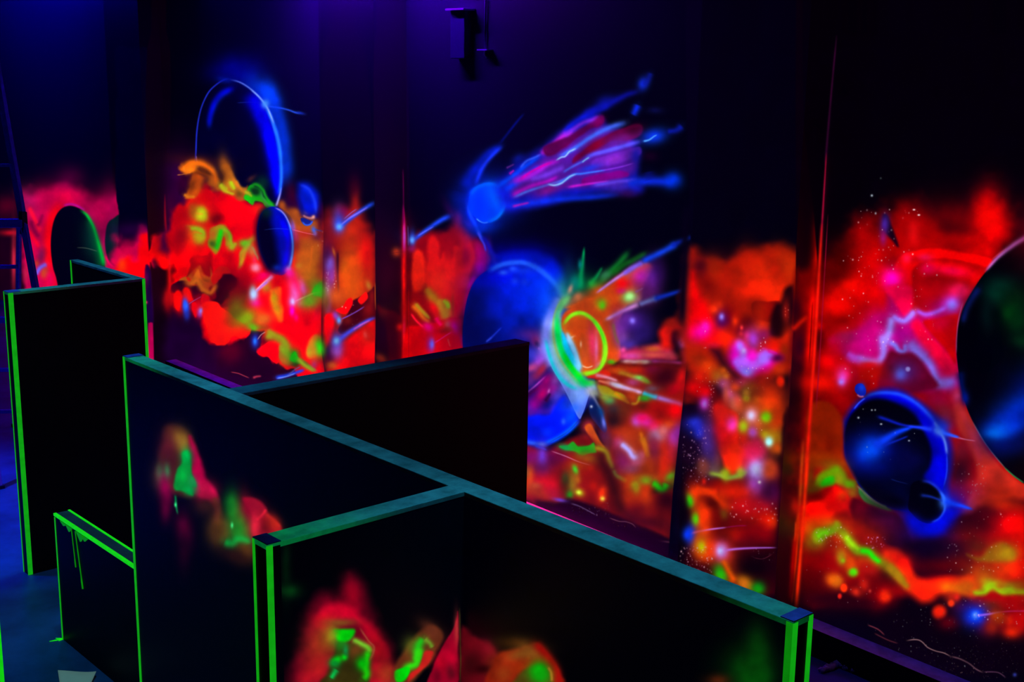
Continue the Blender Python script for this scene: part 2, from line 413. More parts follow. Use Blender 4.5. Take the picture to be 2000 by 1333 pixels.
p 2.9 3.2 1c0016 .97 338.8 556 360.4 548.8 376.6 556.9 391 561.4 391 570.4 407.3 574 410.9 579.4 392.8 574 382 579.4 369.4 566.8 360.4 561.4 346 572.2 335.2 570.4
p 2.5 0.9 e01400 .95 410.9 543.4 421.7 525.4 432.5 520 446.9 523.6 450.5 536.2 436.1 536.2 428.9 547 418.1 556
p 3.6 4.7 30000a .95 410.9 565 423.5 559.6 434.3 538 443.3 536.2 454.1 547 464.9 550.6 472.1 574 459.5 592 436.1 602.8 418.1 595.6 410.9 579.4
b 441.5 570.4 10.8 10.8 0 60060c .7
p 2.5 0.9 ff0400 1 340.6 574 349.6 568.6 356.8 579.4 355 595.6 348.7 608.2 340.6 597.4
p 2.5 0.9 ff0400 1 360.4 565 367.6 563.2 374.8 575.8 378.4 586.6 369.4 590.2 362.2 584.8
p 2.5 0.9 f80008 1 374.8 592 383.8 592 387.4 606.4 382.9 620.8 376.6 610
p 2.5 0.9 f80410 1 392.8 577.6 401.9 575.8 409.1 584.8 401.9 597.4 392.8 595.6
b 328 584.8 9 16.2 0 b00808 .9
b 360.4 597.4 9 10.8 0 180020 .7
b 363.1 599.2 5.4 10.8 0 1048ff 1
b 363.5 597.4 2.5 4.3 0 5a98ff 1
b 364 615.4 4.7 9 0 1830b8 .7
b 391.9 606.4 4.3 6.5 0 a080ff 1
b 390.1 611.8 4.3 7.2 0 7030d0 .7
s 0.9 0.7 8048b0 .9 2 369.4 593.8 380.2 586.6 392.8 579.4
s 0.9 0.7 d04070 .8 2 396.4 602.8 405.5 593.8 410.9 584.8
w 0
p 0.7 0 040008 1 631.7 85.9 710.7 85.9 734.1 474.8 736.8 734.1 635.1 734.1 632.4 446
p 16.2 3.6 900c00 1 632 435.2 654 413.6 677.4 406.4 700.8 399.2 710.2 428 726 456.8 734.1 478.4 736.8 716.1 635.1 716.1
b 693.6 392 7.2 19.8 0 d42000 .8
b 691.8 366.8 10.8 21.6 0 400010 .7
b 684.6 446 19.8 23.4 0 b01c00 .8
b 646.8 446 16.2 21.6 0 780c10 .7
b 706.2 492.8 14.4 23.4 0 ff0c00 .95
b 684.6 518.1 19.8 46.8 0 e84c00 .9
b 672 523.5 7.2 18 0 c86000 .6
b 718.8 510.9 9 25.2 0 b00000 .7
b 661.2 420.8 10.8 19.8 0 74308c .8
b 672 413.6 9 10.8 0 880440 .7
b 662.1 437 10.1 16.2 0 2448e8 .85
s 4.7 4.7 1a40e0 .95 2 662.1 444.2 681 429.8 708 410 732.3 395.3
s 1.8 1.8 7c64e8 .95 2 664.8 440.6 682.8 426.2 700.8 415.4 718.8 404.6
s 1.1 1.1 8060d0 .7 2 672 428 686.4 415.4 697.2 408.2
b 662.7 443.3 5.8 5.8 -40 58a0ff 1
b 642.3 518.1 10.8 36 0 6a1070 .8
b 644.1 516.3 7.9 14.4 0 8464f4 1
b 637.8 496.4 7.2 16.2 0 30083a .6
s 3.2 2.5 2a0028 .8 2 659.4 491 659.4 536.1 661.2 572.1
b 652.2 492.8 2.2 7.2 -15 d06020 .9
d 21 12 1.1 ffe0ff 636.9 527.1 641.4 560
d 22 12 1.1 ffc0c0 650.4 527.1 655.8 555.9
b 640.5 572.2 6.5 21.6 0 b860c0 1
b 640.5 595.6 5.4 16.2 0 a038a0 .8
b 648.6 541.6 6.1 21.6 0 7c30b0 .8
b 686.4 559.6 23.4 36 0 e05000 .9
b 724.2 548.8 7.2 36 0 c02000 .8
b 720.6 558.7 4.7 9 -20 c07820 .9
d 23 20 1.1 ffe0ff 636.9 530.8 642.3 579.4
d 24 16 1.1 ffd0d0 650.4 548.8 656.7 577.6
b 655.8 579.4 16.2 16.2 0 d05414 .8
b 637.8 592 6.1 14.4 0 804010 .8
p 2.2 1.4 3a0008 .97 684.6 595.6 693.6 584.8 715.2 574 724.2 566.8 732.3 563.2 734.1 620.8 708 631.6 675.6 653.2 659.4 646 668.4 628 679.2 613.6
p 1.8 1.4 ff0400 1 655.8 606.4 668.4 599.2 677.4 586.6 686.4 583 688.2 595.6 679.2 610 670.2 613.6
p 1.8 1.4 ff0c00 1 698.1 586.6 708 575.8 715.2 570.4 718.8 583 706.2 595.6
b 679.2 626.2 9 7.2 0 6c1008 .8
b 718.8 606.4 10.8 14.4 0 8a0c04 .8
b 726 579.4 5.4 14.4 0 9c1408 .7
p 4.7 1.4 ff0000 1 634.2 620.8 650.4 613.6 654 628 648.6 653.2 643.2 673 635.1 680.2
p 5.4 1.4 e40400 1 654 674.8 675.6 664 708 642.4 733.2 628 736.8 700.1 733.2 710.9 650.4 725.3 641.4 718.1 654 696.4
b 718.8 656.8 14.4 16.2 0 d82000 .7
b 643.2 700.1 10.8 18 0 3a0020 .9
b 639.6 685.6 6.1 10.8 0 240028 .9
b 648.6 714.5 9 7.2 0 b85410 .8
b 655.8 617.2 5.4 8.3 -25 9840d0 .9
b 662.1 626.2 4 6.5 0 60a0ff 1
s 1.3 1.3 8048d0 .9 2 665.7 624.1 681 617.2 699 607.3 711.6 599.2
s 6.1 3.2 4448f0 .9 2 659.4 665.8 681 649.6 700.8 637 718.8 626.2 734.1 620.8
s 1.8 1.4 d850b0 .8 2 690 644.2 708 633.4 722.4 626.2
b 657.6 669.4 10.8 17.3 0 3448f4 .85
b 657.3 666.7 5.4 6.5 0 70c0ff 1
b 659.4 687.4 9 12.6 0 8c50c8 .7
b 713.4 654.1 3.6 6.1 -15 e84040 .8
s 1.1 1.1 d86010 .9 2 732.9 552.4 733.2 583 734.3 606.4
s 1.1 1.1 d05c18 .8 2 735 673 735.8 700.1
d 25 12 1.3 ffd0d0 668.4 588.4 726 646
p 0.5 0 080008 1 732.9 69.9 793.6 69.9 793.6 772.1 736.8 772.1 734.1 606.4 732.9 448
b 754.8 547 16.2 28.8 0 240010 .9
p 5.4 1.8 4a0006 .9 736.8 597.4 749.4 606.4 780.1 620.8 787.3 709.1 762 709.1 758.4 664 747.6 631.6
b 749.4 613.6 7.2 10.8 0 6a1004 .7
b 747.6 646 9 28.8 0 060012 .9
b 767.4 664 10.8 36 0 180008 .8
b 744 700.1 10.8 7.2 30 a02808 .7
b 783.7 638.8 7.2 6.5 0 ff1000 .95
s 7.2 9 8c0004 .85 2 789.1 420.8 789.4 464 790 560 790.9 752.1
s 1.4 4 e8005c .95 2 787.6 401 788.7 428 789.4 464 789.4 492.8
s 4 3.6 ff0c00 1 2 789.4 489.2 789.1 536.1 789.8 590.1 791.2 734.1
b 790 636.9 2.5 16.2 0 ff1060 .9
b 789.8 464 2.5 19.8 0 b048d0 .8
b 773.7 492.8 7.2 7.9 0 c83808 .9
s 10.8 10.8 380014 .5 2 773.7 492.8 773.9 494.6
s 1.3 1.3 d83810 .9 2 790.9 689.1 791.6 725.1
w 0
w 2.2
p 10.8 3.6 8c0400 1 798 480.8 834 457.4 870 452 895.2 434 916.8 455.6 942 473.6 952.8 495.2 956.4 520.4 934.8 542 916.8 569.1 909.6 614.1 906 740.1 797.5 740.1
w 0
b 895.2 426.8 9 12.6 0 981034 .9
b 880.8 414.2 7.2 21.6 -30 3a0024 .6
b 861 480.8 28.8 16.2 0 900400 .8
b 825 480.8 10.8 10.8 0 7c0004 .6
p 5.4 1.8 e01c00 .95 807 495.2 819.6 488 828.6 506 832.2 527.6 830.4 552.8 823.2 567.3 807 569.1 801.6 542
p 5.4 2.9 d41000 .9 841.2 464.6 855.6 473.6 859.2 506 866.4 495.2 880.8 527.6 888 488 898.8 480.8 909.6 459.2 924 480.8 927.6 506 920.4 542 916.8 560.1 909.6 596.1 891.6 620 852 620 834 560.1 834 506
b 877.2 534.8 9 28.8 0 ec1400 .9
b 895.2 520.4 6.1 25.2 0 b40c00 .7
b 909.6 477.2 9 25.2 -14 d00c18 .9
b 909.6 502.4 7.2 21.6 0 900020 .7
b 934.8 491.6 7.2 19.8 -10 cc0030 .95
b 943.8 502.4 7.9 19.8 0 c80044 .9
b 954.6 497 4.7 21.6 0 a01860 .7
b 938.4 524 10.8 10.8 -30 b80080 .95
s 5.4 4 e00048 .95 2 929.4 538.4 916.8 560.1 909.6 587.1 906 620
b 902.4 570.9 7.2 7.2 0 a80000 .7
b 839.4 542 7.2 25.2 0 9c1000 .5
b 855.6 552.8 16.2 21.6 0 ec2400 .8
s 7.2 6.1 a86c00 .95 2 832.2 561.9 843 579.9 857.4 594.3 870 606.9
s 4.7 4.3 94b000 .95 2 864.6 587.1 872.7 594.3 876.3 603.3
b 870 612.3 10.8 10.8 0 cc7410 .95
s 4.3 3.6 a87c10 .95 2 810.6 592.5 821.4 605.1 835.8 620
b 799.8 542 4.7 54 0 500000 .75
p 3.6 1.2 d00000 1 793.2 644 816 636.8 840 632 864 627.2 888 620 901.2 627.2 903 668 902.4 716 793.2 716
s 4.1 3.1 a47c10 .95 2 811.2 594.8 820.8 605.6 830.4 614 840 623.6
s 4.8 4.1 d86408 .8 2 804 596 816 608 828 622.4 840 630.8
s 8.4 7.2 c88010 .9 2 856.8 584 861.6 600.8 868.8 615.2 871.2 622.4
b 844.8 580.4 8.4 10.8 -30 a86c00 .8
b 874.8 596 4.3 7.2 -15 98bc00 .95
b 847.2 605.6 7.2 14.4 -25 f40800 .9
b 895.2 599.6 8.4 21.6 10 d80000 .9
b 884.4 596 2.4 19.2 0 a02400 .7
s 2.4 2.2 ff1030 .9 2 802.8 612.8 811.2 624.8 820.8 634.4 828 640.4
b 836.4 639.2 9.6 7.2 40 ff0088 .95
s 5.3 4.1 ff0050 .95 2 850.8 620 856.8 629.6 862.8 636.8
b 874.8 634.4 6 7.2 0 b84040 .9
b 888 639.2 7.2 10.8 -20 c4007c .95
b 872.4 644 10.8 4.3 0 a02000 .8
b 864 647.6 12 4.8 0 8c0000 .6
s 1.4 1.4 e01060 .95 2 848.4 670.4 861.6 662 872.4 654.8 882 649.4
b 840 672.8 7.2 14.4 0 a0108c .8
b 843.6 672.8 4.1 8.4 0 7060ff 1
s 1.7 1.2 d03030 .8 2 874.8 662 876 668 879.6 677.6
s 2.4 2.2 b00040 .9 2 900 653.6 901.2 665.6 902.4 677.6
s 1 1 a00000 .7 2 798 560 798 632 798.6 716
s 4.7 5.4 1840e8 .95 2 807 470 825 455.6 844.8 441.2 864.6 428.6 880.8 421.4
s 1.6 1.1 5a60ff .9 2 816 461 832.2 451.1 846.6 443
b 805.2 466.4 6.1 14.4 0 1040e0 .8
b 804.8 469.1 4.3 6.1 0 58a0ff 1
b 803.4 486.2 7.2 5.4 0 901060 .6
s 0.7 0.7 6a50b0 .8 2 796.6 441.2 796.9 455.6 797.3 480.8
b 957.5 391.1 50.7 50.7 0 0010a8 .85
s 25.4 23.4 0018a8 .8 2 908.8 375.5 906.8 395 924.4 434.1 941.9 457.5
s 13.7 7 0018c0 .85 2 906.8 367.7 924.4 336.5 947.8 305.3 969.2 289.7 980.9 281.9
s 3.1 2.3 000c80 .8 2 975.1 281.9 996.5 254.6 1012.1 235.1 1023.8 221.5
s 4.3 5.1 1030f0 .95 2 980.9 285.8 965.3 299.5 949.7 317 938 336.5 928.3 361.9
b 953.6 375.5 35.1 21.5 0 0020c8 .8
s 7.8 5.9 0020e0 .9 2 930.2 365.8 916.6 387.2 918.5 414.6 928.3 441.9 938 460
s 4 3.2 1040ff .95 2 913.2 398 918.6 419.6 929.4 441.2 936.6 457.4 945.6 473.6
s 2.5 2.2 4848f0 .9 2 933 452 938.4 464.6 945.6 477.2 949.2 491.6
s 5.4 5.4 1010b0 .8 2 942 461 952.8 477.2 961.9 495.2 976.3 506
b 916.8 439.4 10.8 5.4 50 3018a0 .6
p 2.3 0 0038ff 1 914.6 402.8 918.5 381.4 928.3 367.7 943.9 359 961.4 359 977 367.7 984.8 383.3 986.8 398.9 979 416.5 965.3 430.2 947.8 436 932.2 428.2 920.5 416.5
b 969.2 385.3 13.7 25.4 -20 0060ff .8
s 4.3 4.3 0064ff .8 2 918.5 381.4 930.2 367.7 945.8 360.9 963.4 359.9 977 367.7
s 3.5 4.3 0070ff .9 2 988.7 395 980.9 412.6 969.2 426.3 951.7 434.1
b 936.1 402.8 11.7 21.5 0 0028ff .8
s 1.4 1.4 60b0ff .9 2 930.2 427.2 938 433.1 945.8 435.6 953.6 434.1
b 945.8 441.9 23.4 11.7 0 0030e0 .7
p 13.7 2 0c14c0 .9 969.2 367.7 1008.2 320.9 1035.5 303.4 1064.8 280 1094.1 256.6 1133.1 229.3 1156.5 219.5 1172.1 229.3 1191.6 250.7 1218.9 258.5 1242.3 281.9 1248.1 317 1246.2 348.2 1250.1 375.5 1191.6 377.5 1120 387.2 1055 402.8 996.5 412.6 980.9 398.9
p 9.8 1.2 5a1494 .85 996.5 356 1035.5 324.8 1074.6 293.6 1113.6 264.4 1152.6 248.8 1179.9 246.8 1218.9 258.5 1238.4 283.9 1242.3 324.8 1222.8 348.2 1191.6 363.8 1133.1 367.7 1074.6 371.6 1035.5 375.5 1004.3 383.3
s 7.8 5.9 0038ff .9 2 984.8 371.6 1004.3 359.9 1027.7 344.3 1055 324.8
s 5.9 4.3 0040f8 .9 2 969.2 365.8 996.5 348.2 1025.8 324.8 1055 305.3
s 2.7 2.3 3058ff .9 2 1016 328.7 1027.7 315.1 1043.3 308.3 1057 301.4
s 7 6.6 0828d8 .9 2 984.8 402.8 1035.5 397 1094.1 389.2 1152.6 385.3 1211.1 379.4
b 1012.1 309.2 11.7 7.8 -30 0818a0 .8
s 3.1 2 a010b0 .9 2 994.6 340.4 1004.3 332.6
s 2.3 1.6 5a2080 .8 2 988.7 328.7 1004.3 320.9
s 7.8 5.1 a818d8 .95 2 1000.4 356 1025.8 348.2 1047.2 336.5 1070.6 320.9 1094.1 313.1
s 3.5 2.3 d000b0 .9 2 1016 350.2 1039.4 334.6 1062.8 322.9 1078.5 317
s 5.9 6.6 7c38f0 .8 2 1035.5 352.1 1070.6 340.4 1103.8 324.8
s 5.5 3.9 b010c8 .95 2 1000.4 383.3 1019.9 371.6 1043.3 361.9 1070.6 354.1 1090.2 344.3
s 3.1 2.7 4a70ff .9 2 1004.3 385.3 1031.6 373.6 1062.8 363.8 1094.1 354.1 1120 342.4
s 3.1 2.3 9018b8 .95 2 1000.4 403.8 1016 399.9 1033.6 396
b 1070.6 371.6 25.4 9 -20 701078 .9
s 5.9 7.8 d820e0 .9 2 1055 301.4 1078.5 285.8 1098 268.3 1120 256.6
p 3.9 1 580040 .92 1061 286 1100 270.4 1123.4 256.8 1148.8 241.2 1166.3 227.5 1178 225.6 1180 237.3 1170.2 247 1148.8 254.8 1123.4 274.3 1100 291.9 1068.8 305.5
s 6.6 4.7 8a28f0 .9 2 1100 264.6 1119.5 250.9 1139 239.2 1158.5 233.4 1170.2 225.6
b 1170.2 237.3 7.8 9.8 40 9c0070 .8
s 5.1 7.8 0818e8 .9 2 1100 256.8 1123.4 239.2 1144.9 225.6 1166.3 213.9 1189.7 204.1
s 9.8 5.9 0810b0 .8 2 1139 223.6 1168.3 211.9 1197.5 198.3 1224.8 184.6 1248.2 178.8
b 1181.9 196.3 17.6 9.8 -20 0814a8 .6
s 4.3 6.6 4068ff .95 2 1088.3 307.5 1111.7 295.8 1131.2 284.1 1150.7 270.4 1174.1 256.8 1197.5 247 1224.8 239.2
p 3.5 1 680038 .95 1123.4 305.5 1142.9 289.9 1164.4 276.3 1185.8 264.6 1209.2 252.9 1232.6 245.1 1252.1 243.1 1256 254.8 1248.2 266.5 1224.8 274.3 1197.5 274.3 1178 284.1 1158.5 293.8 1135.1 309.4 1119.5 317.2
b 1164.4 284.1 17.6 9 -30 88001c .8
b 1240.4 254.8 15.6 9.8 -20 3a0018 .95
b 1209.2 274.3 23.4 9.8 -15 681c98 .7
s 4.3 5.1 5c50ff .95 2 1139 315.3 1154.6 303.6 1181.9 295.8 1217 286 1252.1 276.3
p 3.1 1 6a20b8 .8 1158.5 313.3 1187.8 301.6 1220.9 293.8 1248.2 286 1252.1 301.6 1224.8 313.3 1189.7 323.1 1158.5 325
b 1197.5 311.4 17.6 6.6 -15 8a28c0 .8
b 1242.4 303.6 9.8 13.7 20 1414a0 .9
s 2.7 2.7 4a58f0 .9 2 1100 336.7 1119.5 325 1142.9 313.3
b 1150.7 328.9 19.5 5.9 -15 1c30e0 .85
s 1.6 1.6 8030d8 .8 2 1164.4 334.8 1189.7 330.9 1217 325 1236.5 319.2
p 3.1 1 7c0080 .9 1139 348.5 1164.4 340.6 1189.7 336.7 1209.2 332.8 1226.8 336.7 1224.8 346.5 1197.5 350.4 1164.4 356.3 1139 360.2
s 3.5 1.6 3c70ff .95 2 1084.4 364.1 1100 354.3 1119.5 341.6 1135.1 339.7 1154.6 336.7 1181.9 332.8
s 3.1 2 c018c8 .95 2 1107.8 366 1131.2 362.1 1158.5 358.2 1189.7 354.3
s 4.3 4.3 6848ff .9 2 1158.5 362.1 1187.8 358.2 1217 354.3 1244.3 352.4
b 1209.2 364.1 25.4 9.8 -10 5028c0 .7
b 1224.8 377.7 17.6 7.8 0 3a0850 .6
s 8.6 10.9 0828d8 .95 2 1224.8 360.2 1256 354.3 1285.3 354.3 1316.5 354.3
b 1314.6 352.4 13.7 13.7 0 0038ff .95
s 13.7 11.7 08108a .6 2 1265.8 334.8 1267.7 344.6 1269.7 352.4
s 7 7.8 0824d0 .95 2 1236.5 225.6 1242.4 213.9 1246.3 204.1
b 1256 163.2 9 11.7 15 0c2ce0 .95
s 5.9 6.6 0818a0 .8 2 1256 167.1 1265.8 155.4 1271.6 141.7
b 1277.5 266.5 21.5 12.9 -15 0838f0 .95
s 2.3 1.2 50a0ff .95 2 1256 276.3 1267.7 273.4 1277.5 266.5 1283.3 263.6
s 4.7 7.8 0818a8 .9 2 1302.8 256.8 1320.4 254.8 1332.1 245.1
b 1279.4 215.8 13.7 5.9 0 080c50 .7
b 1269.7 305.5 11.7 7.8 0 20001c .6
s 1.8 1.8 90b8ff .95 2 1086.3 313.3 1096.1 307.5 1103.9 305.5 1111.7 296.8 1117.6 293.8 1125.4 289.9
s 2.1 1.6 8cc0ff .95 2 1070.7 360.2 1082.4 362.1 1096.1 358.2 1103.9 352.4 1113.7 344.6 1125.4 340.6
s 1.6 1.6 80b8ff .95 2 1137.1 317.2 1142.9 312.4 1150.7 307.5
w 0
b 1015 501.3 61.9 24.4 0 0000a8 .85
p 11.3 0 0010c0 .9 958.8 527.5 973.8 501.3 1011.3 493.8 1048.8 495.6 1082.6 508.8 1105.1 538.8 1114.4 568.8 1095.7 583.8 1048.8 546.3
s 4.9 5.6 1818b0 .7 2 955 490 962.5 501.3 968.1 518.1
p 1.2 0 000a60 1 903.5 670 904 640 909 600 917 570 930 546 952 528 980 516 1010 512 1035 516 1060 530 1082 550 1098 575 1110 600 1150 700 1162 740 1158 765 1150 790 1138 812 1120 834 1096 855 1070 872 1046 878 1018 874 980 855 945 810 920 760 908 715
b 936.3 628.8 35.6 45 10 00002c .95
b 1000 538.8 61.9 18.8 -8 0000f0 .95
b 985 595 24.4 20.6 0 0000a0 .6
b 1048.8 568.8 37.5 35.6 30 0030ff .95
b 1063.8 595 16.9 24.4 0 0060ff .9
s 4.1 3 1c50ff .95 2 958.8 529.4 977.5 518.1 1000 514.4 1022.5 513.4 1041.3 521.9 1060 535 1078.8 550
b 1018.8 529.4 24.4 7.5 0 1040ff .8
b 983.2 533.1 7.5 4.5 0 3068ff .9
b 1001.9 525.6 6.4 4.5 0 2a60ff .8
b 1005.7 550 6.4 5.6 0 2a60ff .8
b 1024.4 551.9 5.6 5.6 0 2458ff .8
b 1000 613.8 41.3 26.3 0 0418a8 .7
b 1018.8 628.8 7.5 11.3 0 000038 .7
b 966.3 632.5 11.3 7.5 0 000028 .6
s 2.6 1.5 2038d0 .95 2 949.4 668.2 960.6 658.8 970 649.4 979.4 640
s 1.5 1.5 3c50e8 .8 2 949.4 668.2 960.6 659.7
b 960 780 60 70 20 000a70 .8
b 1000 840 50 40 0 0014e0 .9
b 960 820 40 50 -30 0010b0 .8
b 1045 580 34 36 30 0034ff .8
b 1080 628 16 40 -15 0058ff .8
b 1000 568 50 34 0 0018d8 .6
s 5 6 1c58ff .9 2 955 528 985 516 1015 513 1045 521 1070 540 1092 566 1104 590
b 1010 620 70 50 0 0018b8 .6
s 8 8 0044f0 .9 2 912 730 930 780 955 825 985 855 1015 872
b 1037.5 653.2 24.4 11.3 0 4a1c80 .85
b 1048.8 668.2 11.3 11.3 0 9c1c60 .8
b 1031.9 675.7 5.6 6.8 0 100038 .9
b 1049.7 673.8 4.5 7.5 -30 180030 .95
b 1037.5 692.6 16.9 13.1 0 3434c8 .9
b 1061.9 686.9 11.3 15 20 7c58e8 .9
b 1054.4 705.7 9.4 16.9 30 9c40d8 .9
s 3 3 9048c8 .7 2 1050.7 679.4 1058.2 685
b 1039 719 12 7.5 -20 c04088 .95
b 1057 723.5 18 7.5 -50 a01c38 .95
b 1045 735.5 7.5 6 0 781848 .7
s 2.4 1.8 9048b8 .95 2 1024.7 771.5 1036 762.5 1048 752 1066 735.5
b 1034.5 744.5 9 12 0 602078 .8
s 6 3.6 2c0040 .95 2 1024.7 779 1037.5 767 1049.5 759.5 1060 752
b 1069 743 16.5 9 -45 a00070 .95
b 1060 770 19.5 10.5 -50 b80060 .95
b 1082.5 761 10.5 12 30 b8109c .9
b 1084 743 6.9 9 0 9038a8 .8
s 4.5 3 2c0034 .95 2 1064.5 785 1070.5 776 1075 768.5
b 1072 764 2.1 3.9 20 d060c0 .9
b 1042 792.5 12 13.5 20 a00088 .9
b 1033 806 9 15 0 5a14a0 .9
b 1060 804.5 16.5 7.5 0 4010a0 .7
b 1090 773 10.5 13.5 20 5040d0 .8
b 1084 798.5 9 18 30 4420d0 .8
p 6 0 0014f4 1 1024 819.5 1045 812 1072 810.5 1084 794 1097.5 776 1108 776 1132 818 1120 836 1096 857 1069 867.5 1045 866 1024 860
b 1105 794 13.5 13.5 0 0838e8 .8
b 1117 815 15 9 -40 0048ff .8
b 1066 831.5 13.5 9 0 0010ee .8
b 1069 845 9 7.5 0 0030ff .7
b 1100.5 824 3.9 5.4 0 2458ff .8
s 5.1 4.5 0058ff .95 2 1129 821 1117 836 1099 849.5 1081 860 1063 866
b 1039 866 16.5 4.5 10 1c60ff .9
b 1058.5 869 7.5 4.5 0 3c80ff .95
s 3.3 1.8 0048ff .9 2 1045 870.5 1057 875 1067.5 879.5
p 0.4 0 5c80ff .97 1066 689 1072 707 1081 725 1090 740 1102 761 1112.5 782 1130.5 818 1138 809 1144 794 1148.5 779 1151.5 767 1141 755 1105 725 1084 695 1081 680
b 1129 773 15 13.5 0 74a0ff .9
b 1105 758 9 9 30 7c78f8 .8
b 1123 797 9 7.5 20 2868ff .8
s 0.9 0.9 10309a .8 2 1132 818.7 1120 833 1105 846.5 1087 857 1072 865.2
w 0
s 10.4 10.4 7c80ff .9 2 1091.1 580.7 1082.4 601.4 1075.5 625.6 1070.4 653.2
s 8.6 10.4 8870f4 .9 2 1066.9 670.4 1070.4 691.1 1080.7 715.3
b 1101.4 565.2 12.1 13.8 0 4aa0ff .9
b 1104.9 570.4 6.9 10.4 0 20a8d0 .8
s 4.5 5.2 10b4e0 .95 2 1072.1 660.1 1075.5 677.3 1079 694.6 1085.9 711.9 1096.2 732.6 1106.6 746.4 1123.8 758.4
s 5.2 3.8 58b058 .95 2 1115.2 575.5 1103.1 591.1 1094.5 603.1 1087.6 622.1 1084.2 642.8
s 4.1 4.1 98a070 .8 2 1084.2 635.9 1080.7 663.5 1084.2 691.1 1094.5 718.8 1110 737.7 1127.3 755
s 20.7 19 88a8e8 .85 2.4 1085.9 616.9 1080.7 642.8 1079 670.4 1089.3 698.1 1104.9 723.9 1125.6 748.1 1139.4 760.2
s 13.8 13.8 70c890 .8 2.4 1092.8 611.8 1088.5 635.9 1088.5 663.5 1096.2 691.1 1111.8 718.8 1132.5 742.9 1146.3 751.5
s 5.9 6.9 00d860 1 2 1091.1 632.5 1091.1 656.6 1096.2 680.8 1104.9 706.7 1118.7 727.4 1132.5 742.9 1146.3 751.5
s 4.1 5.2 00e010 1 2 1101.4 691.1 1110 711.9 1123.8 730.8 1135.9 742.9
b 1139.4 749.8 10.4 5.2 35 00d090 .9
s 5.9 5.9 00c8f8 1 2 1100.6 663.5 1106.6 684.2 1115.2 703.2 1125.6 720.5
s 6.9 8.6 68c4ff 1 2 1106.6 656.6 1118.7 677.3 1127.3 698.1 1130.8 715.3 1135.9 729.1
b 1160.1 756.7 6.9 7.9 0 98c8f0 .9
b 1170.4 751.5 4.1 6.9 0 c0b8a8 .8
b 1153.2 748.1 10.4 5.2 0 50b818 .9
s 4.5 4.1 c89a98 .5 2 1110 573.8 1118.7 566.9
p 3.5 1 cc4400 1 1103.1 611.8 1116.9 601.4 1142.8 594.5 1163.5 585.9 1191.1 575.5 1215.3 560 1249.8 549.6 1215.3 611.8 1208.4 646.3 1211.9 698.1 1191.1 715.3 1170.4 732.6 1146.3 734.3 1134.2 725.7 1129 698.1 1116.9 670.4 1101.4 649.7 1097.1 629
b 1111.8 616.9 12.1 6.9 -20 d83000 .9
b 1134.2 604.9 15.5 5.2 0 d43c00 .8
s 3.5 4.5 8ce000 1 2 1102.3 634.2 1111.8 620.4 1125.6 613.5 1139.4 612.6 1153.2 619.5 1165.3 632.5 1173.9 648
s 5.2 5.2 60e010 1 2 1160.1 627.3 1172.2 644.6 1179.1 663.5 1179.9 684.2 1177.3 703.2
b 1142.8 622.1 15.5 4.5 15 b08a00 .8
p 1.7 0.5 c85800 1 1104.9 637.7 1115.2 625.6 1132.5 620.4 1149.7 627.3 1163.5 642.8 1170.4 667 1170.4 691.1 1163.5 708.4 1153.2 720.5 1141.1 720.5 1135.9 708.4 1132.5 680.8 1122.1 668.7 1110 656.6
b 1149.7 646.3 8.6 10.4 20 dc1c2c .95
b 1158.4 673.9 8.6 31.1 -6 d42858 .9
b 1165.6 677.3 4.5 25.9 0 e05090 .9
b 1146.3 694.6 6.9 20.7 0 c84010 .9
b 1140.2 687.7 2.4 8.6 0 e87070 .8
b 1135.9 670.4 2.8 6.9 0 c89880 .8
s 2.4 2.4 d8b098 .9 2 1134.2 656.6 1122.1 656.6 1113.5 661.8
s 2.1 2.1 d8a088 .8 2 1135.9 713.6 1146.3 716.2 1158.4 713.6
s 5.2 5.9 88e810 1 2 1179.9 680.8 1179.1 701.5 1170.4 718.8 1156.6 729.1 1141.1 730
s 1.7 1.7 c0e8b0 .8 2 1183.4 670.4 1182.9 691.1 1179.1 708.4
b 1106.6 641.1 6.9 6.9 0 b87810 .8
b 1167 710.1 6.9 6.9 0 e098a0 .8
w 0
b 1125.4 557.5 29.3 23.4 0 006838 .85
b 1111.7 541.9 11.7 31.2 0 082850 .6
s 7 2 00904c .95 2 1133.2 565.3 1135.1 538 1138 514.6 1141 483.4
b 1133.2 516.6 3.9 7.8 0 008080 .9
b 1123.4 553.6 9.8 11.7 0 008478 .7
s 5.9 2.7 008040 .9 2 1150.7 557.5 1164.4 541.9 1176.1 522.4
s 9.8 5.9 0a6420 .95 2 1158.5 569.2 1181.9 541.9 1205.3 518.5 1228.7 491.2
s 7.8 5.1 08560c .9 2 1193.6 538 1217 518.5 1236.5 508.8 1263.8 493.2
b 1181.9 538 9.8 7.8 -40 307850 .8
b 1158.5 557.5 9.8 9.8 -40 18a030 .8
b 1113.7 565.3 3.9 7.8 20 c08878 .9
b 1129.3 580.9 7.8 7.8 0 c07050 .8
p 5.9 1.6 c84000 1 1105.9 600.4 1135.1 584.8 1164.4 573.1 1197.5 549.7 1236.5 526.3 1259.9 510.7 1275.5 524.4 1259.9 551.7 1248.2 584.8 1217 604.3 1197.5 627.7 1201.4 647.2 1209.2 666.7 1211.2 701.9 1185.8 705.8 1183.9 674.6 1174.1 639.4 1150.7 616 1131.2 608.2
b 1166.3 569.2 21.5 9.8 -30 c44400 .9
b 1217 553.6 13.7 11.7 0 e40000 .95
b 1232.6 538 11.7 5.9 -30 c84c20 .9
b 1252.1 541.9 17.6 17.6 0 b818a0 .95
b 1275.5 541.9 15.6 29.3 0 601c98 .9
b 1287.2 530.2 11.7 27.3 0 280850 .6
b 1215.1 569.2 9.8 5.9 0 d80060 .9
b 1259.9 573.1 19.5 21.5 0 681c70 .8
b 1209.2 594.6 21.5 7.8 -30 b42800 .9
b 1244.3 584.8 7.8 7.8 0 884060 .8
